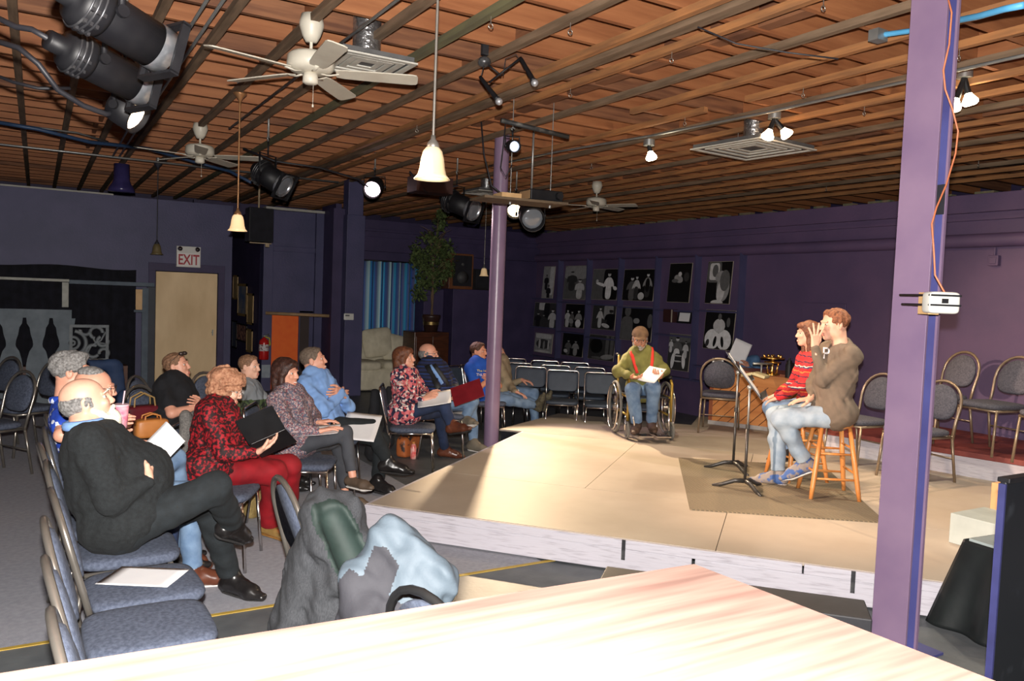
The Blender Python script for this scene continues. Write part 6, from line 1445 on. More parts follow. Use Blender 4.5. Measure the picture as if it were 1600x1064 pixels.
speckle=ramp_mat('speckled_print',[(0,srgb(96,92,104)),(.35,srgb(150,120,120)),(.5,srgb(80,84,100)),(.62,srgb(170,150,150)),(.75,srgb(120,60,70)),(.85,srgb(84,90,110))],tex='voronoi',tscale=115,rough=.8)
bluesh=mat('light_blue_shirt',srgb(132,170,224),srgb(116,154,210),rough=.8,scale=8,bump=.1,bscale=200); plaid=ramp_mat('navy_plaid',[(0,srgb(30,40,80)),(.3,srgb(24,28,50)),(.5,srgb(34,56,110)),(.7,srgb(22,26,44))],vec='z',scale=14,rough=.9,interp='CONSTANT')
royal=mat('royal_blue_cotton',srgb(30,88,186),srgb(24,76,168),rough=.85,bump=.15,bscale=150); olive=mat('olive_shirt',srgb(124,122,64),srgb(104,102,52),rough=.85,scale=8,bump=.15,bscale=120)
hoodie=mat('taupe_hoodie',srgb(120,106,92),srgb(104,92,80),rough=.95,scale=10,bump=.2,bscale=160); bandana=ramp_mat('blue_white_print',[(0,srgb(30,70,180)),(.62,srgb(220,226,240)),(.72,srgb(28,64,170))],tex='voronoi',tscale=42,rough=.85)
sweater=ramp_mat('red_patterned_knit',[(0,srgb(186,38,44)),(.16,srgb(60,36,60)),(.22,srgb(196,50,50)),(.4,srgb(226,120,60)),(.46,srgb(180,34,42)),(.6,srgb(70,60,90)),(.66,srgb(214,196,180)),(.7,srgb(190,40,46)),(.86,srgb(60,40,56)),(.92,srgb(196,48,50))],vec='z',scale=5.5,noise=.22,rough=.95)
navyt=mat('navy_tee',srgb(38,62,112),srgb(32,54,98),rough=.9); graycam=mat('pale_grey_fleece',srgb(140,144,148),srgb(124,128,132),rough=.9); camo=ramp_mat('green_camouflage',[(0,srgb(44,52,40)),(.4,srgb(70,84,50)),(.52,srgb(34,38,34)),(.62,srgb(90,100,66))],tex='noise',tscale=14,rough=.9)
khaki=mat('khaki_cotton',srgb(168,152,124),srgb(148,132,106),rough=.9); greensw=mat('dark_green_fleece',srgb(40,60,50),srgb(34,50,44),rough=.9); capm=mat('brown_cap_cloth',srgb(122,94,70),srgb(100,76,58),rough=.9,scale=20)
RT=(.86,-.51)   # to the picture's right
E1=.3
person(dict(key='bearded',name='person',label='man in a black sweater with white beard leaning back laughing, arms and legs crossed',hip=(188,822,.58),neck=(131,664,-.2),head=(136,627,.2),face=(1,-.02),look=(1,-.08,.26),s=1.03,girth=1.36,belly=.08,torso=.56,
 skin=paleskin,hair='bald',hairm=grey_hair,beard='full',beardm=whitebeard,bl=1.75,mouth='open',nolips=1,h=.008,hh=.0042,hnd=.0036,brow=whitebeard,
 arms=dict(R=((176,786,-.75),(232,752,.1),(240,722,1)),L=((238,716,-.6),(192,758,-.72),(222,747,-.8))),hands=dict(R=dict(palm=(-1,0,0),curl=.7),L=dict(palm=(-.3,.95,0),curl=.15,flip=-1)),
 legs=dict(R=((341,760,-1),(364,818,1),(398,826,1)),L=((322,784,1),(362,903,('z',.095)),(416,918,-1))),
 top=dict(m=blackknit,name='sweater',o=.02,wrinkle=.005,collar=bluesh),bottom=dict(m=blacktr,o=.006),shoes=dict(m=blkshoe,sole=rub),seed=1))
person(dict(key='bald',name='person',label='balding man with glasses in navy shirt and jeans holding a pink cup and papers',hip=(1,),hip3=(.33,4.76,.57),neck=(140,638,1),head=(149,606,1),face=(1,-.1),look=(1,-.15,-.1),s=.98,
 skin=tanskin,hair='bald',wisps=1,hairm=grey_hair,glasses=wire,arms=dict(R=((168,700,-1),(208,690,1),(236,690,1)),L=((196,660,1),(190,668,-1),(188,650,-1))),hands=dict(L=dict(palm=(1,0,0),curl=1.0)),
 legs=dict(R=((272,718,-1),(286,858,('z',.09)),(314,866,-1)),L='rest'),top=dict(m=navyt,sleeve='short',o=.016),bottom=dict(m=jeans),shoes=dict(m=brownshoe,sole=whsole),seed=2))
person(dict(key='grey',name='person',label='grey haired man in a blue shirt with small white pattern, far end of left row',hip=(1,),hip3=(.26,5.26,.57),neck=(97,613,1),head=(112,580,1),face=(1,-.05),look=(1,-.1,0),s=.99,
 skin=tanskin,hair='swept',hairm=grey_hair,glasses=wire,arms=dict(R=((96,680,-1),(150,690,1),(170,690,1)),L=((170,660,1),(180,676,1),(190,680,1))),legs=dict(R='rest',L='rest'),
 top=dict(m=bandana,sleeve='short',o=.016,collar=bandana),bottom=dict(m=darkjeans),shoes=dict(m=blkshoe,sole=rub),seed=3))
person(dict(key='blackw',name='person',label='woman in black short sleeved top, sunglasses on her head, arms folded, before the plywood door',hip=(256,672,.56),neck=(271,604,.3),head=(277,570,0),face=(.75,-.6),look=(.8,-.45,.16),s=.98,girth=1.28,belly=.05,fem=1,chin2=1,
 skin=tanskin,hair='short',curls=1.5,hairm=sandy,headglasses=wire,arms=dict(R='fold',L='fold'),hands=dict(R=dict(palm=(-.75,.6,0)),L=dict(palm=(-.75,.6,0))),
 legs=dict(R='rest',L='rest'),top=dict(m=blackcot,sleeve='short',o=.02,hem=-.12),bottom=dict(m=blackcot),shoes=dict(m=blkshoe,sole=rub),seed=4))
person(dict(key='red',name='person',label='woman with ginger curls in a red velvet suit reading from a black folder',hip=(322,738,.56),neck=(338,637,.2),head=(354,607,0),face=(.9,-.4),look=(.85,-.42,-.32),s=.98,girth=1.15,fem=1,torso=.47,belly=.02,
 skin=paleskin,hair='curly',hairm=ginger,glasses=mat('thin_silver_wire',(.5,.48,.45),rough=.3,metal=.8,bump=.01),h=.0075,hh=.0042,hnd=.0036,
 arms=dict(R=((352,708,-1),(401,707,0),(424,693,0)),L=((392,690,1),(410,682,-1),(424,665,0))),hands=dict(R=dict(palm=(0,0,1),curl=.5),L=dict(palm=(-.5,0,-.6),curl=.4)),
 legs=dict(R=((430,738,-1),(421,818,('z',.10)),(452,826,-1)),L=((452,728,0),(446,806,('z',.10)),(468,811,-1))),top=dict(m=velvet,name='velvet_jacket',o=.02,wrinkle=.006,collar=redvel,placket=1,hem=-.1),bottom=dict(m=redvel,o=.012,flare=1.35,len=.95),
 shoes=dict(m=goldm,sole=mat('gold_sole',srgb(150,110,60),rough=.5,bump=.05),low=1,sock=sock_b),seed=5))
person(dict(key='boy',name='person',label='boy in a grey and green camouflage jacket between the two seated women',hip=(386,668,.52),neck=(386,598,0),head=(390,573,0),face=(.85,-.5),look=(.72,-.66,.0),s=.84,hs=1.08,sw=1.0,
 skin=paleskin,hair='short',hairm=sandy,arms=dict(R=((366,640,-1),(400,650,-1),(415,648,0)),L=((425,636,1),(422,650,-1),(410,650,0))),legs=dict(R='rest',L='rest'),
 top=dict(m=[graycam,camo],name='jacket',o=.026,fn=lambda q,s:(q[:,2]<.29*s).astype(int),collar=graycam,wrinkle=.006),bottom=dict(m=blacktr),shoes=dict(m=blkshoe,sole=rub),seed=6))
person(dict(key='brunette',name='person',label='dark haired woman in a speckled blouse and grey trousers with crossed legs and a script',hip=(462,697,.56),neck=(449,612,.1),head=(447,583,0),face=(.7,-.7),look=(.66,-.76,-.02),s=.97,fem=1,torso=.49,
 skin=tanskin,hair='bob',hairm=dkbrown,mouth='smile',arms=dict(R=((452,668,-1),(497,674,0),(512,670,0)),L=((492,652,1),(497,660,-1),(508,658,0))),hands=dict(R=dict(palm=(0,0,-1),curl=.3),L=dict(palm=(0,0,-1),curl=.6)),
 legs=dict(R=((540,678,-1),(551,744,0),(578,749,-1)),L=((527,690,0),(540,771,('z',.09)),(563,775,-1))),top=dict(m=speckle,name='blouse',o=.018,hem=-.12,v=.07,wrinkle=.006),bottom=dict(m=charc,o=-.008,len=.88),
 shoes=dict(m=mat('taupe_canvas',srgb(96,80,66),srgb(84,70,58)),sole=whsole,low=1,bare=1),seed=7))
person(dict(key='blueshirt',name='person',label='smiling man in a light blue shirt with folded arms and black trousers',hip=(508,664,.57),neck=(492,590,.15),head=(490,563,0),face=(.68,-.72),look=(.88,-.44,.16),s=1.03,girth=1.05,
 skin=tanskin,hair='short',hairm=mat('greying_hair',srgb(120,104,90),srgb(90,76,64),rough=.8,scale=80,bump=.4,bscale=140),mouth='smile',arms=dict(R='fold',L='fold'),hands=dict(R=dict(palm=(-.75,.6,0)),L=dict(palm=(-.75,.6,0))),
 legs=dict(R=((586,668,-1),(606,722,0),(644,726,-1)),L=((596,688,-1),(590,752,('z',.10)),(610,757,-1))),top=dict(m=bluesh,name='shirt',o=.02,collar=bluesh,wrinkle=.007,hem=-.1),bottom=dict(m=blacktr,o=.004),shoes=dict(m=blkshoe,sole=rub,sock=sock_b),seed=8))
person(dict(key='floral',name='person',label='laughing woman in a pink and navy floral blouse with long brown hair',hip=(633,648,.56),neck=(632,582,.1),head=(632,560,0),face=(.68,-.72),look=(.72,-.68,.12),s=.97,fem=1,girth=1.05,torso=.49,
 skin=tanskin,hair='long',hairm=auburn,mouth='smile',arms=dict(R=((633,622,-1),(662,624,-1),(674,618,0)),L=((660,612,0),(666,618,-1),(674,614,0))),hands=dict(R=dict(palm=(0,.4,-.6),curl=.8),L=dict(palm=(0,-.4,-.6),curl=.8)),
 legs=dict(R=((696,626,-1),(706,664,0),(730,660,-1)),L=((686,642,-1),(695,702,('z',.09)),(714,704,-1))),top=dict(m=floral,name='blouse',o=.024,hem=-.1,wrinkle=.007,v=.07),bottom=dict(m=darkjeans,len=.95),shoes=dict(m=brownshoe,sole=rub),seed=9))
person(dict(key='scarf',name='person',label='bald man with glasses and white goatee in navy plaid with a maroon folder',hip=(684,630,.57),neck=(674,574,.1),head=(670,553,0),face=(.35,-.94),look=(.66,-.75,.02),s=1.02,girth=1.1,belly=.03,
 skin=tanskin,hair='bald',hairm=grey_hair,beard='goatee',beardm=whitebeard,glasses=wire,arms=dict(R=((682,612,-1),(706,622,-1),(717,620,0)),L=((708,600,0),(714,610,-1),(722,606,0))),hands=dict(R=dict(palm=(0,0,1)),L=dict(palm=(0,0,-1))),
 legs=dict(R=((742,626,-1),(727,654,0),(744,652,-1)),L=((736,636,-1),(740,692,('z',.09)),(760,696,-1))),top=dict(m=plaid,name='shirt',o=.022,collar=mat('dark_scarf',srgb(30,32,36),srgb(24,26,28)),wrinkle=.006),bottom=dict(m=jeans),shoes=dict(m=mat('grey_suede',srgb(120,112,98),srgb(104,96,84),rough=.9),sole=whsole),seed=10))
tee=person(dict(key='tee',name='person',label='man in a royal blue printed T-shirt with folded arms and outstretched legs',hip=(751,619,.52),neck=(747,567,0),head=(748,549,0),face=(.42,-.9),look=(.6,-.8,0),s=1.0,
 skin=tsk,hair='short',hairm=brown_hair,arms=dict(R='fold',L='fold'),hands=dict(R=dict(palm=(-.88,.4,0)),L=dict(palm=(-.88,.4,0))),
 legs=dict(R=((797,626,1),(838,634,1),(842,616,-1)),L=((800,622,1),(846,632,1),(853,612,-1))),top=dict(m=royal,sleeve='short',o=.016,name='shirt'),bottom=dict(m=jeans),shoes=dict(m=mat('camo_trainer',srgb(96,92,74),srgb(60,58,46),scale=40,rough=.8),sole=rub),seed=11))
person(dict(key='khaki',name='person',label='man in a khaki top almost wholly hidden behind the round pole',hip=(784,612,.50),neck=(780,566,0),head=(776,549,0),face=(.8,-.5),look=(.85,-.5,0),s=1.0,
 skin=tanskin,hair='short',hairm=grey_hair,glasses=wire,arms=dict(R=((796,602,.5),(806,612,-1),(816,616,0)),L='lap'),legs=dict(R='rest',L='rest'),
 top=dict(m=khaki,name='shirt',o=.02),bottom=dict(m=jeans),shoes=dict(m=brownshoe,sole=rub),seed=12))
WCF=(-.42,-.9)
person(dict(key='wheel',name='person',label='man in olive shirt, red suspenders and brown cap reading in a wheelchair',hip=(1004,611,S+.50),neck=(1001,554,-.1),head=(1000,530,-.2),face=WCF,look=(-.62,-.8,-.22),s=1.03,sw=.88,hs=1.08,girth=1.06,belly=.03,base=S,torso=.45,
 skin=tsk,hair='bald',hairm=grey_hair,beard='full',beardm=mat('grey_beard',srgb(190,180,166),srgb(150,140,128),rough=.9,scale=90,bump=.5,bscale=150),glasses=wire,cap=capm,mouth='smile',nolips=1,
 arms=dict(R=((966,580,-1),(988,589,-1),(1003,592,-1)),L=((1039,580,-1),(1031,589,-1),(1022,584,-1))),hands=dict(R=dict(palm=(0,.3,1),curl=.5),L=dict(palm=(.3,.3,1),curl=.6)),
 legs=dict(R=((989,608,-1),(995,662,('z',S+.17)),(986,672,0)),L=((1021,606,-1),(1018,660,('z',S+.17)),(1026,670,0))),top=dict(m=olive,name='shirt',o=.026,collar=olive,wrinkle=.008,wf=34,tuck=1),bottom=dict(m=jeans,o=.012,len=.95),shoes=dict(m=mat('brown_work_boot',srgb(80,60,48),srgb(64,48,40),rough=.7),sole=rub),seed=13))
person(dict(key='desk',name='person',label='person with dark hair behind the desk, face hidden by a raised script',hip=(1,),hip3=(8.46,7.76,.56),neck=(1157,549,0),head=(1150,531,0),face=(-.6,-.75),look=(-.5,-.85,-.2),s=.95,
 skin=tanskin,hair='short',hairm=dkbrown,glasses=wire,arms=dict(R=((1148,592,-1),(1150,572,-1),(1150,562,-1)),L=((1184,585,-1),(1168,572,-1),(1162,560,-1))),top=dict(m=mat('teal_blue_shirt',srgb(84,120,158),srgb(72,106,142)),o=.02),legs=dict(R='rest',L='rest'),bottom=dict(m=darkjeans),shoes=dict(m=blkshoe,sole=rub),seed=14))
LF=(-.85,.42)
person(dict(key='girl',name='person',label='girl with long brown hair in a red patterned sweater on a stool, facing left',hip=(1,),hip3=tuple(Dp(1276,634,7.2)),neck=(1268,536,-.15),head=(1258,505,0),face=LF,look=(-.84,.50,-.03),s=.97,fem=1,torso=.50,base=S,
 skin=paleskin,hair='long',hairm=auburn,hh=.0042,hnd=.0036,mouth='open',arms=dict(L=((1250,606,-1),(1216,622,1),(1198,630,1)),R=((1240,600,1),(1212,618,1),(1196,624,1))),hands=dict(L=dict(palm=(0,0,-1),curl=.25),R=dict(palm=(0,0,-1),curl=.25)),
 legs=dict(L=((1206,640,.5),(1236,704,.6),(1210,706,.3)),R=((1202,637,1),(1230,700,1),(1205,702,1))),top=dict(m=sweater,name='sweater',o=.022,wrinkle=.005,hem=-.13),bottom=dict(m=jeans),shoes=dict(m=blkshoe,sole=rub),seed=15))
person(dict(key='guy',name='person',label='young man in a grey hooded sweater and faded jeans raising a hand to his face',hip=(1,),hip3=tuple(Dp(1303,646,6.5)),neck=(1315,524,-.1),head=(1298,488,0),face=(-.87,.38),look=(-.86,.42,-.10),s=1.04,torso=.53,girth=1.02,hs=1.06,base=S,
 skin=paleskin,hair='short',curls=2.6,hf=120,hairm=mat('red_brown_hair',srgb(150,96,64),srgb(104,62,42),rough=.7,scale=60,bump=.5,bscale=120),h=.0075,hh=.004,hnd=.0034,
 arms=dict(L=((1284,594,-1),(1271,536,-.3),(1277,503,.2)),R=((1272,600,.1),(1267,623,-.9),(1247,625,-.3))),hands=dict(L=dict(palm=(.3,.9,.1),curl=.12,spread=.9,flip=1),R=dict(palm=(0,0,-1),curl=.3)),
 legs=dict(L=((1220,654,-1),(1258,722,('z',S+.26)),(1226,733,('z',S+.19))),R=((1213,648,-.4),(1216,741,('z',S+.09)),(1182,738,0))),top=dict(m=hoodie,name='hooded_sweater',o=.03,hood=1,wrinkle=.008,hem=-.2,wf=34),bottom=dict(m=jeansl,o=.008,wrinkle=.006),
 shoes=dict(m=mat('grey_blue_trainer',srgb(136,128,124),srgb(60,92,150),scale=14,lo=.5,hi=.56,rough=.7),sole=whsole),seed=16))
# ---------------- wheelchair ----------------
I=INFO['wheel']; wc=Vector((I['hip'].x,I['hip'].y,S)); wf=math.atan2(WCF[1],WCF[0])-PI/2
ww=thing('wheelchair','wheelchair with olive side frames and chrome rims under the man in suspenders','wheelchair',wc,wf)
ol=mat('olive_gold_frame',srgb(168,140,62),srgb(150,122,50),rough=.35,metal=.4); tyre=mat('grey_tyre',srgb(120,118,112),srgb(100,98,92),rough=.8); vin=mat('black_vinyl',srgb(30,30,32),srgb(24,24,26),rough=.5)
for q in(-1,1):
    b=MB(); b.tube(arc((0,0,0),.29,0,2*PI,40,Vector((0,1,0)),Vector((0,0,1)))[:-1],.016,8,closed=True,up=(1,0,0)); wl=b.build('wheel',tyre,ww,loc=(q*.30,-.06,.306))
    b=MB(); b.tube(arc((q*.035,0,0),.262,0,2*PI,36,Vector((0,1,0)),Vector((0,0,1)))[:-1],.009,6,closed=True,up=(1,0,0)); b.build('hand_rim',chrome,wl)
    b=MB(); b.cyl((-.03,0,0),(.03,0,0),.025)
    for a in range(14): t_=a*2*PI/14; b.tube([(0,0,0),(0,.28*math.cos(t_),.28*math.sin(t_))],.0022,4)
    b.build('spokes',chrome,wl)
    b=MB(); b.tube(arc((0,0,0),.085,0,2*PI,24,Vector((0,1,0)),Vector((0,0,1)))[:-1],.014,8,closed=True,up=(1,0,0)); b.cyl((-.012,0,0),(.012,0,0),.06); cs=b.build('caster',tyre,ww,loc=(q*.255,.36,.1)); b=MB(); b.tube([(q*.02,0,0),(q*.02,-.02,.09),(0,-.03,.13)],.009,6); b.build('caster_fork',chrome,cs)
    b=MB(); b.tube([(q*.245,.33,.2),(q*.245,.33,.62),(q*.245,.28,.66)],.016,8); b.tube([(q*.245,.33,.26),(q*.245,-.2,.26)],.012,8); b.tube([(q*.245,-.2,.2),(q*.245,-.22,.9)],.013,8); b.tube([(q*.245,.33,.46),(q*.245,-.2,.46)],.012,8); b.build('side_frame',ol,ww)
    b=MB(); b.sell((q*.245,.08,.69),(.032,.19,.02),.5,.5); b.build('armrest',vin,ww); b=MB(); b.tube([(q*.245,-.22,.9),(q*.245,-.33,.9)],.016,8); b.build('push_handle',vin,ww)
    b=MB(); b.tube([(q*.22,.33,.44),(q*.19,.47,.12)],.010,8); b.box((q*.10,.52,.07),(.16,.17,.012)); b.build('footrest',chrome,ww)
b=MB(); b.box((0,.05,.46),(.47,.42,.02)); b.build('seat_sling',vin,ww,bevel=.006); b=MB(); b.box((0,-.235,.68),(.48,.02,.42)); b.build('back_sling',vin,ww,bevel=.006)
from mathutils.bvhtree import BVHTree
def cloth_of(root,names):
    for c in root.children:
        if c.name.split('.')[0] in names: return c
def bvh(root,names):
    o=cloth_of(root,names); me=o.data; r=root.location; return BVHTree.FromPolygons([tuple(v.co+r) for v in me.vertices],[tuple(p.vertices) for p in me.polygons])
bpy.context.view_layer.update()
CAMO=Vector((0,0,H))
def hit(T,px,py,lift=.004):
    d=ray(px,py).normalized(); h=T.ray_cast(CAMO,d)
    return None if h[0] is None else h[0]+h[1]*lift
red_s=mat('red_suspender',srgb(226,52,40),srgb(210,44,34),rough=.7); TB=bvh(I['root'],('shirt',)); rt=I['root'].location
for pl in (((985,543),(986,549),(988,556),(990,563),(992,570),(994,577),(996,583)),((1018,543),(1019,549),(1019,556),(1019,563),(1018,570),(1018,577),(1017,583))):
    P_=[hit(TB,*q,lift=.002) for q in pl]; P_=[p-rt for p in P_ if p is not None]
    if len(P_)>2: b=MB(); b.tube(P_,.019,8,flat=.3,up=CF); b.build('suspender',red_s,I['root'])
def sheet_at(px,py,dep,d,n_,label,name='script',w_=.215,hh=.28,n=5,curl=.02,mt=None): return sheets(name,label,Mx(Dp(px,py,dep),d,n_),n=n,w_=w_,hh=hh,curl=curl,mt=mt)
def dep_of(p): return (Vector(p)-Vector((0,0,H))).dot(CF)
h_=(I['arms']['L'][1]+I['arms']['R'][1])/2; sheet_at(1019,586,dep_of(h_)-.1,(.75,.25,.45),(-.3,-.2,.95),'white script held by the man in the wheelchair',w_=.2,hh=.27)
I=INFO['desk']; sheet_at(1156,549,dep_of(I['head'])-.22,(.35,-.1,.9),(-.45,-.86,.1),'white script held up before the face of the person at the desk',w_=.24,hh=.29,n=3)
# folder and pages of the woman in red
I=INFO['red']; k=dep_of(I['arms']['R'][1]); 
fd=Mx(Dp(418,683,k+.02),(.80,-.35,.42),(-.5,.9,.1)); fo=thing('folder','open black folder with white pages held by the woman in red velvet','folder'); fo.matrix_world=fd; fo.scale=(.82,.82,1)
fb=mat('black_folder',srgb(20,20,22),srgb(28,28,30),rough=.35)
for q in(-1,1): b=MB(); b.T=Matrix.Rotation(q*-.22,4,'Y'); b.box((q*.115,0,0),(.225,.30,.004)); b.build('cover',fb,fo,bevel=.001); b=MB(); b.T=Matrix.Rotation(q*-.22,4,'Y'); b.box((q*.11,0,.006),(.20,.27,.006)); b.build('pages',paper,fo)
I=INFO['brunette']; k=dep_of(I['arms']['R'][2]); sheet_at(496,676,k+.05,(.9,-.4,.05),(-.1,-.1,1),'open script resting on the knee of the dark haired woman',w_=.24,hh=.31,n=4,curl=.05)
I=INFO['blueshirt']; k=dep_of((I['legs']['R'][0]+I['hip'])/2); sheet_at(563,668,k-.12,(.85,-.5,-.1),(-.25,-.4,.85),'large open script lying on the lap of the man in the light blue shirt',w_=.36,hh=.30,n=4,curl=.03)
I=INFO['floral']; k=dep_of(I['arms']['R'][1]); sheet_at(679,625,k-.02,(.85,-.45,.15),(-.2,-.35,.9),'white script on the knees of the woman in the floral blouse',w_=.23,hh=.30,n=4,curl=.04)
I=INFO['scarf']; k=dep_of(I['arms']['R'][1]); b=MB(); b.box((0,0,0),(.235,.32,.012)); b.cur=1; b.box((0,0,-.009),(.22,.30,.006)); fm_=b.build('folder',[mat('maroon_folder',srgb(124,26,36),srgb(108,20,30),rough=.45),paper]); fm_.matrix_world=Mx(Dp(730,613,k-.1),(.8,-.45,.36),(-.45,-.55,.7)); tag(fm_,'maroon folder held open by the bald man with the goatee','folder')
I=INFO['khaki']; sheet_at(799,622,dep_of(I['hip'])-.35,(.8,-.5,.3),(-.3,-.6,.7),'white sheet seen just right of the round pole',w_=.2,hh=.24,n=2)
I=INFO['bald']; k=dep_of(I['arms']['R'][1]); sheet_at(254,697,k-.02,(.55,-.1,.6),(-.3,-.6,.6),'white printed sheets held by the balding man with glasses',w_=.17,hh=.20,n=3)
cupc=I['arms']['L'][2]; b=MB(); b.lathe([(0,0),(.034,0),(.042,.12),(.0,.12)],n=20,cap=False); b.cur=1; b.cyl((0,0,.12),(0,0,.128),.044); b.cyl((.01,0,.12),(.02,0,.2),.004); tag(b.build('drink_cup',[mat('pink_cup',srgb(226,96,130),srgb(240,180,190),scale=30),mat('clear_lid',srgb(220,190,200))],loc=Dp(188,668,dep_of(cupc)-.03)),'pink patterned drink cup held before the bearded man','cup')
# ---------------- draped coats ----------------
def drape(name,label,cat,prims,subs,m,h=.012,rip=.01,freq=26,mf=None,seed=3,cutz=None,parent=None):
    P=[NP(p) for a in prims for p in a[:2]]; lo=np.min(P,0)-.25; hi=np.max(P,0)+.25; G=SDF(lo,hi,h)
    for a in prims: G.cap(NP(a[0]),NP(a[1]),a[2],a[3],k=.05,side=a[4] if len(a)>4 else (0,0,1),flat=a[5] if len(a)>5 else 1.0)
    G.ripple(rip,freq,seed); G.ripple(rip*.35,freq*2.3,seed+1)
    for a in subs: G.cap(NP(a[0]),NP(a[1]),a[2],a[3],k=.015,sub=True)
    if cutz: G.plane((0,0,cutz),(0,0,-1))
    V,F=G.mesh(); o=(V.min(0)+V.max(0))/2; o[2]=V.min(0)[2]; ob=mesh_obj(name,[(V,F)],m,None,o,mf); ob.location=o; tag(ob,label,cat); return ob
EX=(1,0,0)
char=mat('charcoal_coat',srgb(66,68,72),srgb(50,52,56),rough=.9,scale=40,stretch=(6,6,1),bump=.3,bscale=60); lining=mat('dark_green_lining',srgb(36,52,48),srgb(26,40,36),rough=.7)
D1=3.44
c1=[(Dp(497,800,D1),Dp(452,985,D1-.05),.085,.12,EX,.7),(Dp(515,800,D1-.02),Dp(512,990,D1-.1),.09,.16,EX,.7),(Dp(545,830,D1-.05),Dp(560,985,D1-.15),.08,.14,EX,.7),(Dp(490,795,D1),Dp(540,800,D1),.07,.07),(Dp(492,800,D1-.08),Dp(535,905,D1-.18),.05,.045),(Dp(540,800,D1+.05),Dp(578,880,D1-.05),.055,.05)]
s1c=[(Dp(520,808,D1-.14),Dp(556,888,D1-.16),.058,.066),(Dp(524,790,D1-.2),Dp(545,840,D1-.25),.05,.05)]
def c1f(C):
    out=np.zeros(len(C),int); a=NP(Dp(520,808,D1-.14)); c=NP(Dp(556,888,D1-.16)); ab=c-a; t=np.clip(((C-a)@ab)/(ab@ab),-.1,1); d=np.linalg.norm(C-a-t[:,None]*ab,axis=1); out[d<.082]=1; return out
drape('hanging_coat','dark charcoal puffy coat with green lining hung over a chair in the near middle','coat',c1,s1c,[char,lining],mf=c1f,rip=.013,freq=30,cutz=.08)
lb_=mat('pale_blue_softshell',srgb(84,96,106),srgb(74,86,96),rough=.7,bump=.1,bscale=90); dg=mat('dark_grey_softshell',srgb(48,48,54),srgb(40,40,46),rough=.8,bump=.1,bscale=90)
D2=2.66
c2=[(Dp(605,848,D2),Dp(575,1010,D2-.1),.055,.12,EX,.8),(Dp(612,845,D2),Dp(625,1010,D2-.1),.06,.13,EX,.8),(Dp(610,842,D2),Dp(560,905,D2-.05),.045,.05),(Dp(615,845,D2),Dp(690,900,D2-.05),.06,.05),(Dp(650,875,D2),Dp(668,1000,D2-.1),.075,.09),(Dp(560,905,D2-.05),Dp(560,1000,D2-.1),.05,.08)]
def pxof(C):
    v=C-np.array([0,0,H]); d=v@NP(CF); return 800+FPX*(v@NP(CR))/d,532-FPX*(v@NP(CU))/d
def inpoly(x,y,P):
    r=np.zeros(len(x),bool); j=len(P)-1
    for i in range(len(P)):
        (xi,yi),(xj,yj)=P[i],P[j]; m=((yi>y)!=(yj>y)); t=np.where(m,(xj-xi)*(y-yi)/((yj-yi) if yj!=yi else 1e-9)+xi,-1e9); r^=m&(x<t); j=i
    return r
def c2f(C):
    x,y=pxof(C); return inpoly(x,y,[(584,853),(603,855),(624,884),(608,929),(641,954),(655,1040),(500,1040),(530,905),(547,888),(566,902)]).astype(int)
drape('jacket','pale blue and dark grey jacket hung over a chair in the near middle','jacket',c2,[],[lb_,dg],mf=c2f,rip=.010,freq=34,seed=7,cutz=.1,h=.007)
D3=dep_of(Vector((1.0,5.35,.7)))
gry=mat('grey_herringbone',srgb(112,108,104),srgb(80,78,76),rough=.95,scale=120,bump=.4,bscale=200)
h0=INFO['red']['hip']; bk=Vector((-.66,.75,0)).normalized()
dd=dep_of(h0+bk*.27)-.04
drape('wool_coat','grey herringbone coat over the back of the chair of the woman in red velvet','coat',[(Dp(290,652,dd),Dp(294,745,dd),.05,.075,bk,.7),(Dp(304,650,dd+.1),Dp(312,740,dd+.1),.05,.07,bk,.7)],[],gry,rip=.006,freq=40)
sdv=Vector((.75,.66,0))
h0=INFO['floral']['hip']; q0=h0+bk*.25
drape('black_coat','black coat over the chair of the woman in the floral blouse','coat',[(q0-sdv*.16+Vector((0,0,.20)),q0-sdv*.2+Vector((0,0,-.36)),.05,.08,bk,.8),(q0+sdv*.16+Vector((0,0,.2)),q0+sdv*.16+Vector((0,0,-.30)),.05,.07,bk,.8)],[],blackcot,rip=.006,freq=36)
jb=mat('navy_jacket',srgb(36,56,90),srgb(30,48,78),rough=.8); p=Zp(158,570,.895)
drape('navy_jacket','dark blue jacket hanging on a round backed chair behind the balding man','jacket',[(p-Vector((.16,0,0)),p-Vector((.2,.02,.4)),.06,.1,(0,1,0),.6),(p+Vector((.14,0,-.02)),p+Vector((.16,.0,-.4)),.06,.1,(0,1,0),.6),(p-Vector((.14,0,0)),p+Vector((.12,0,0)),.055,.055)],[],jb,rip=.006,freq=30)
# things on the chair beside the woman in black
p=Zp(196,640,.60); drape('folded_jacket','dark navy jacket heaped on the round backed chair with the handbags','jacket',[(p+Vector((-.1,.05,-.02)),p+Vector((.12,.1,.04)),.085,.09),(p+Vector((0,.1,.1)),p+Vector((.08,.12,.1)),.07,.07)],[],jb,rip=.008,freq=30)
def bag(name,label,c,rz,w_,d_,h_,m,handle=.12,hm=None):
    t=thing(name,label,'bag',c,rz); b=MB(); b.sell((0,0,h_/2),(w_/2,d_/2,h_/2),.35,.45,nu=28,nv=14); b.build('bag_body',m,t)
    for q in(-1,1):
        b=MB(); b.tube([(-w_*.25,q*d_*.38,h_*.8),(-w_*.22,q*d_*.3,h_+handle*.6),(0,q*d_*.25,h_+handle),(w_*.22,q*d_*.3,h_+handle*.6),(w_*.25,q*d_*.38,h_*.8)],.007,6); b.build('handle',hm or m,t)
    return t
mar=mat('maroon_leather',srgb(96,26,36),srgb(80,20,30),rough=.35); tanl=mat('tan_leather',srgb(196,126,64),srgb(176,108,50),rough=.45)
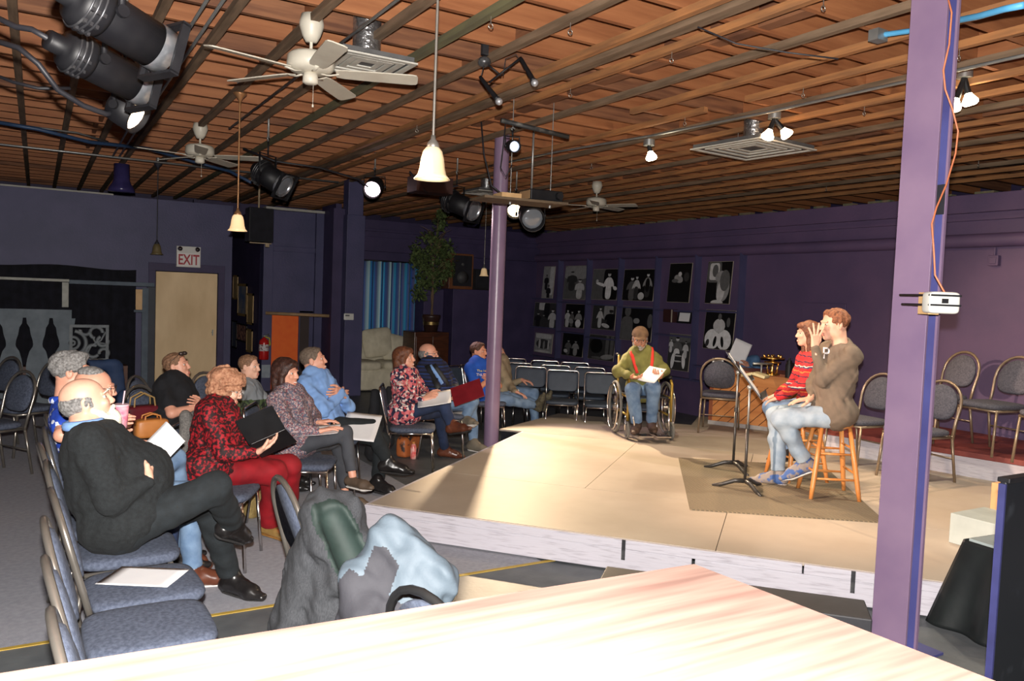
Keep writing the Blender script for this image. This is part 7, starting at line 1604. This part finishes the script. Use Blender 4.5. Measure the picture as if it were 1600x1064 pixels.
bag('handbag','glossy maroon handbag with thin handles on the chair beside the woman in black',Dp(222,672,6.35),.3,.34,.13,.20,mar,.1,MATS['gold_frame'])
bag('handbag','tan leather bag in front of the maroon handbag beside the white sheets',Dp(236,683,6.0),.2,.24,.12,.14,tanl,.04)
b=MB(); b.box((0,0,0),(.26,.02,.05)); tag(b.build('teal_folder',mat('teal_card',srgb(90,190,176),srgb(80,176,164)),loc=Dp(213,641,6.5),rot=(0,-.12,.2)),'teal card folder sticking up behind the maroon handbag','folder')
peach=mat('peach_leather',srgb(222,176,134),srgb(206,158,116),rough=.5)
bag('handbag','peach coloured soft handbag on the empty chair beside the woman in red',BAGCH+Vector((-.02,0,.485)),.8,.30,.16,.17,peach,.05)
p=Zp(399,806,0); bag('handbag','crumpled gold handbag on the floor behind the legs of the woman in red',(p.x,p.y,.0),.5,.24,.14,.2,mat('gold_lame',srgb(206,180,120),srgb(160,136,84),rough=.3,metal=.6,bump=.6,bscale=60),.04)
p=Zp(638,712,0); bag('shoulder_bag','orange tan shoulder bag on the floor under the floral blouse woman',(p.x,p.y,0),.6,.34,.14,.22,mat('orange_tan_leather',srgb(176,98,52),srgb(60,44,40),rough=.5,scale=9,lo=.5,hi=.56),.16,tanl)
p=Zp(643,714,0); b=MB(); b.lathe([(0,0),(.03,0),(.032,.03),(.032,.12),(.022,.15),(.014,.165),(0,.165)],n=20,cap=False); b.cur=1; b.cyl((0,0,.16),(0,0,.185),.016); tag(b.build('drink_bottle',[mat('red_bottle',srgb(214,70,70),srgb(236,190,180),scale=20,rough=.3),tanl],loc=(p.x-.02,p.y-.09,0)),'small red and white drink bottle in front of the tan shoulder bag','bottle')
# white lettering on the blue T-shirt and the sweater badge
def chest_text(key,body,px,py,hpx,slant,m,names,wpx=1.0):
    """lettering laid on the cloth where it stands in the photograph"""
    I=INFO[key]; cu=bpy.data.curves.new('lettering','FONT'); cu.body=body; cu.size=1; cu.align_x='CENTER'; cu.align_y='CENTER'; ob0=bpy.data.objects.new('tmp_text',cu); COL.objects.link(ob0); bpy.context.view_layer.update()
    me=bpy.data.meshes.new_from_object(ob0.evaluated_get(bpy.context.evaluated_depsgraph_get())); bpy.data.objects.remove(ob0)
    T=bvh(I['root'],names); r=I['root'].location
    for v in me.vertices:
        x=px+v.co.x*hpx*wpx; y=py-v.co.y*hpx+v.co.x*hpx*wpx*slant; p=hit(T,x,y,.004); v.co=(p if p is not None else Dp(x,y,dep_of(I['neck'])))-r
    ob=bpy.data.objects.new('lettering',me); COL.objects.link(ob); me.materials.append(m); ob.parent=I['root']; sm_=ob.modifiers.new('solid','SOLIDIFY'); sm_.thickness=.002; return ob
ylw=mat('yellow_print',srgb(220,210,80),rough=.7,bump=.01); wht=mat('white_print',srgb(230,230,235),rough=.7,bump=.01)
chest_text('tee','THI 397',753.5,586,6.0,.05,wht,('shirt',),.95)
chest_text('tee','The Theatre'[:3]+' H',752,579.5,4.6,.05,ylw,('shirt',),1.2)
chest_text('guy','P',1291,553,26,.1,wht,('hooded_sweater',),.9)
I=INFO['scarf']; T=bvh(I['root'],('shirt',)); rt=I['root'].location
for pl,w_,m_ in ((((672,571),(676,577),(681,584),(686,592),(691,600)),.020,MATS['light_blue_shirt']),(((667,571),(670,579),(675,588),(680,598),(685,608)),.032,MATS['dark_scarf']),(((677,570),(682,577),(688,585),(694,594),(699,603)),.030,MATS['dark_scarf'])):
    P_=[hit(T,*q,lift=.003) for q in pl]; P_=[p-rt for p in P_ if p is not None]
    if len(P_)>2: b=MB(); b.tube(P_,w_,8,flat=.35,up=CF); b.build('scarf' if w_>.025 else 'shirt_front',m_,I['root'])
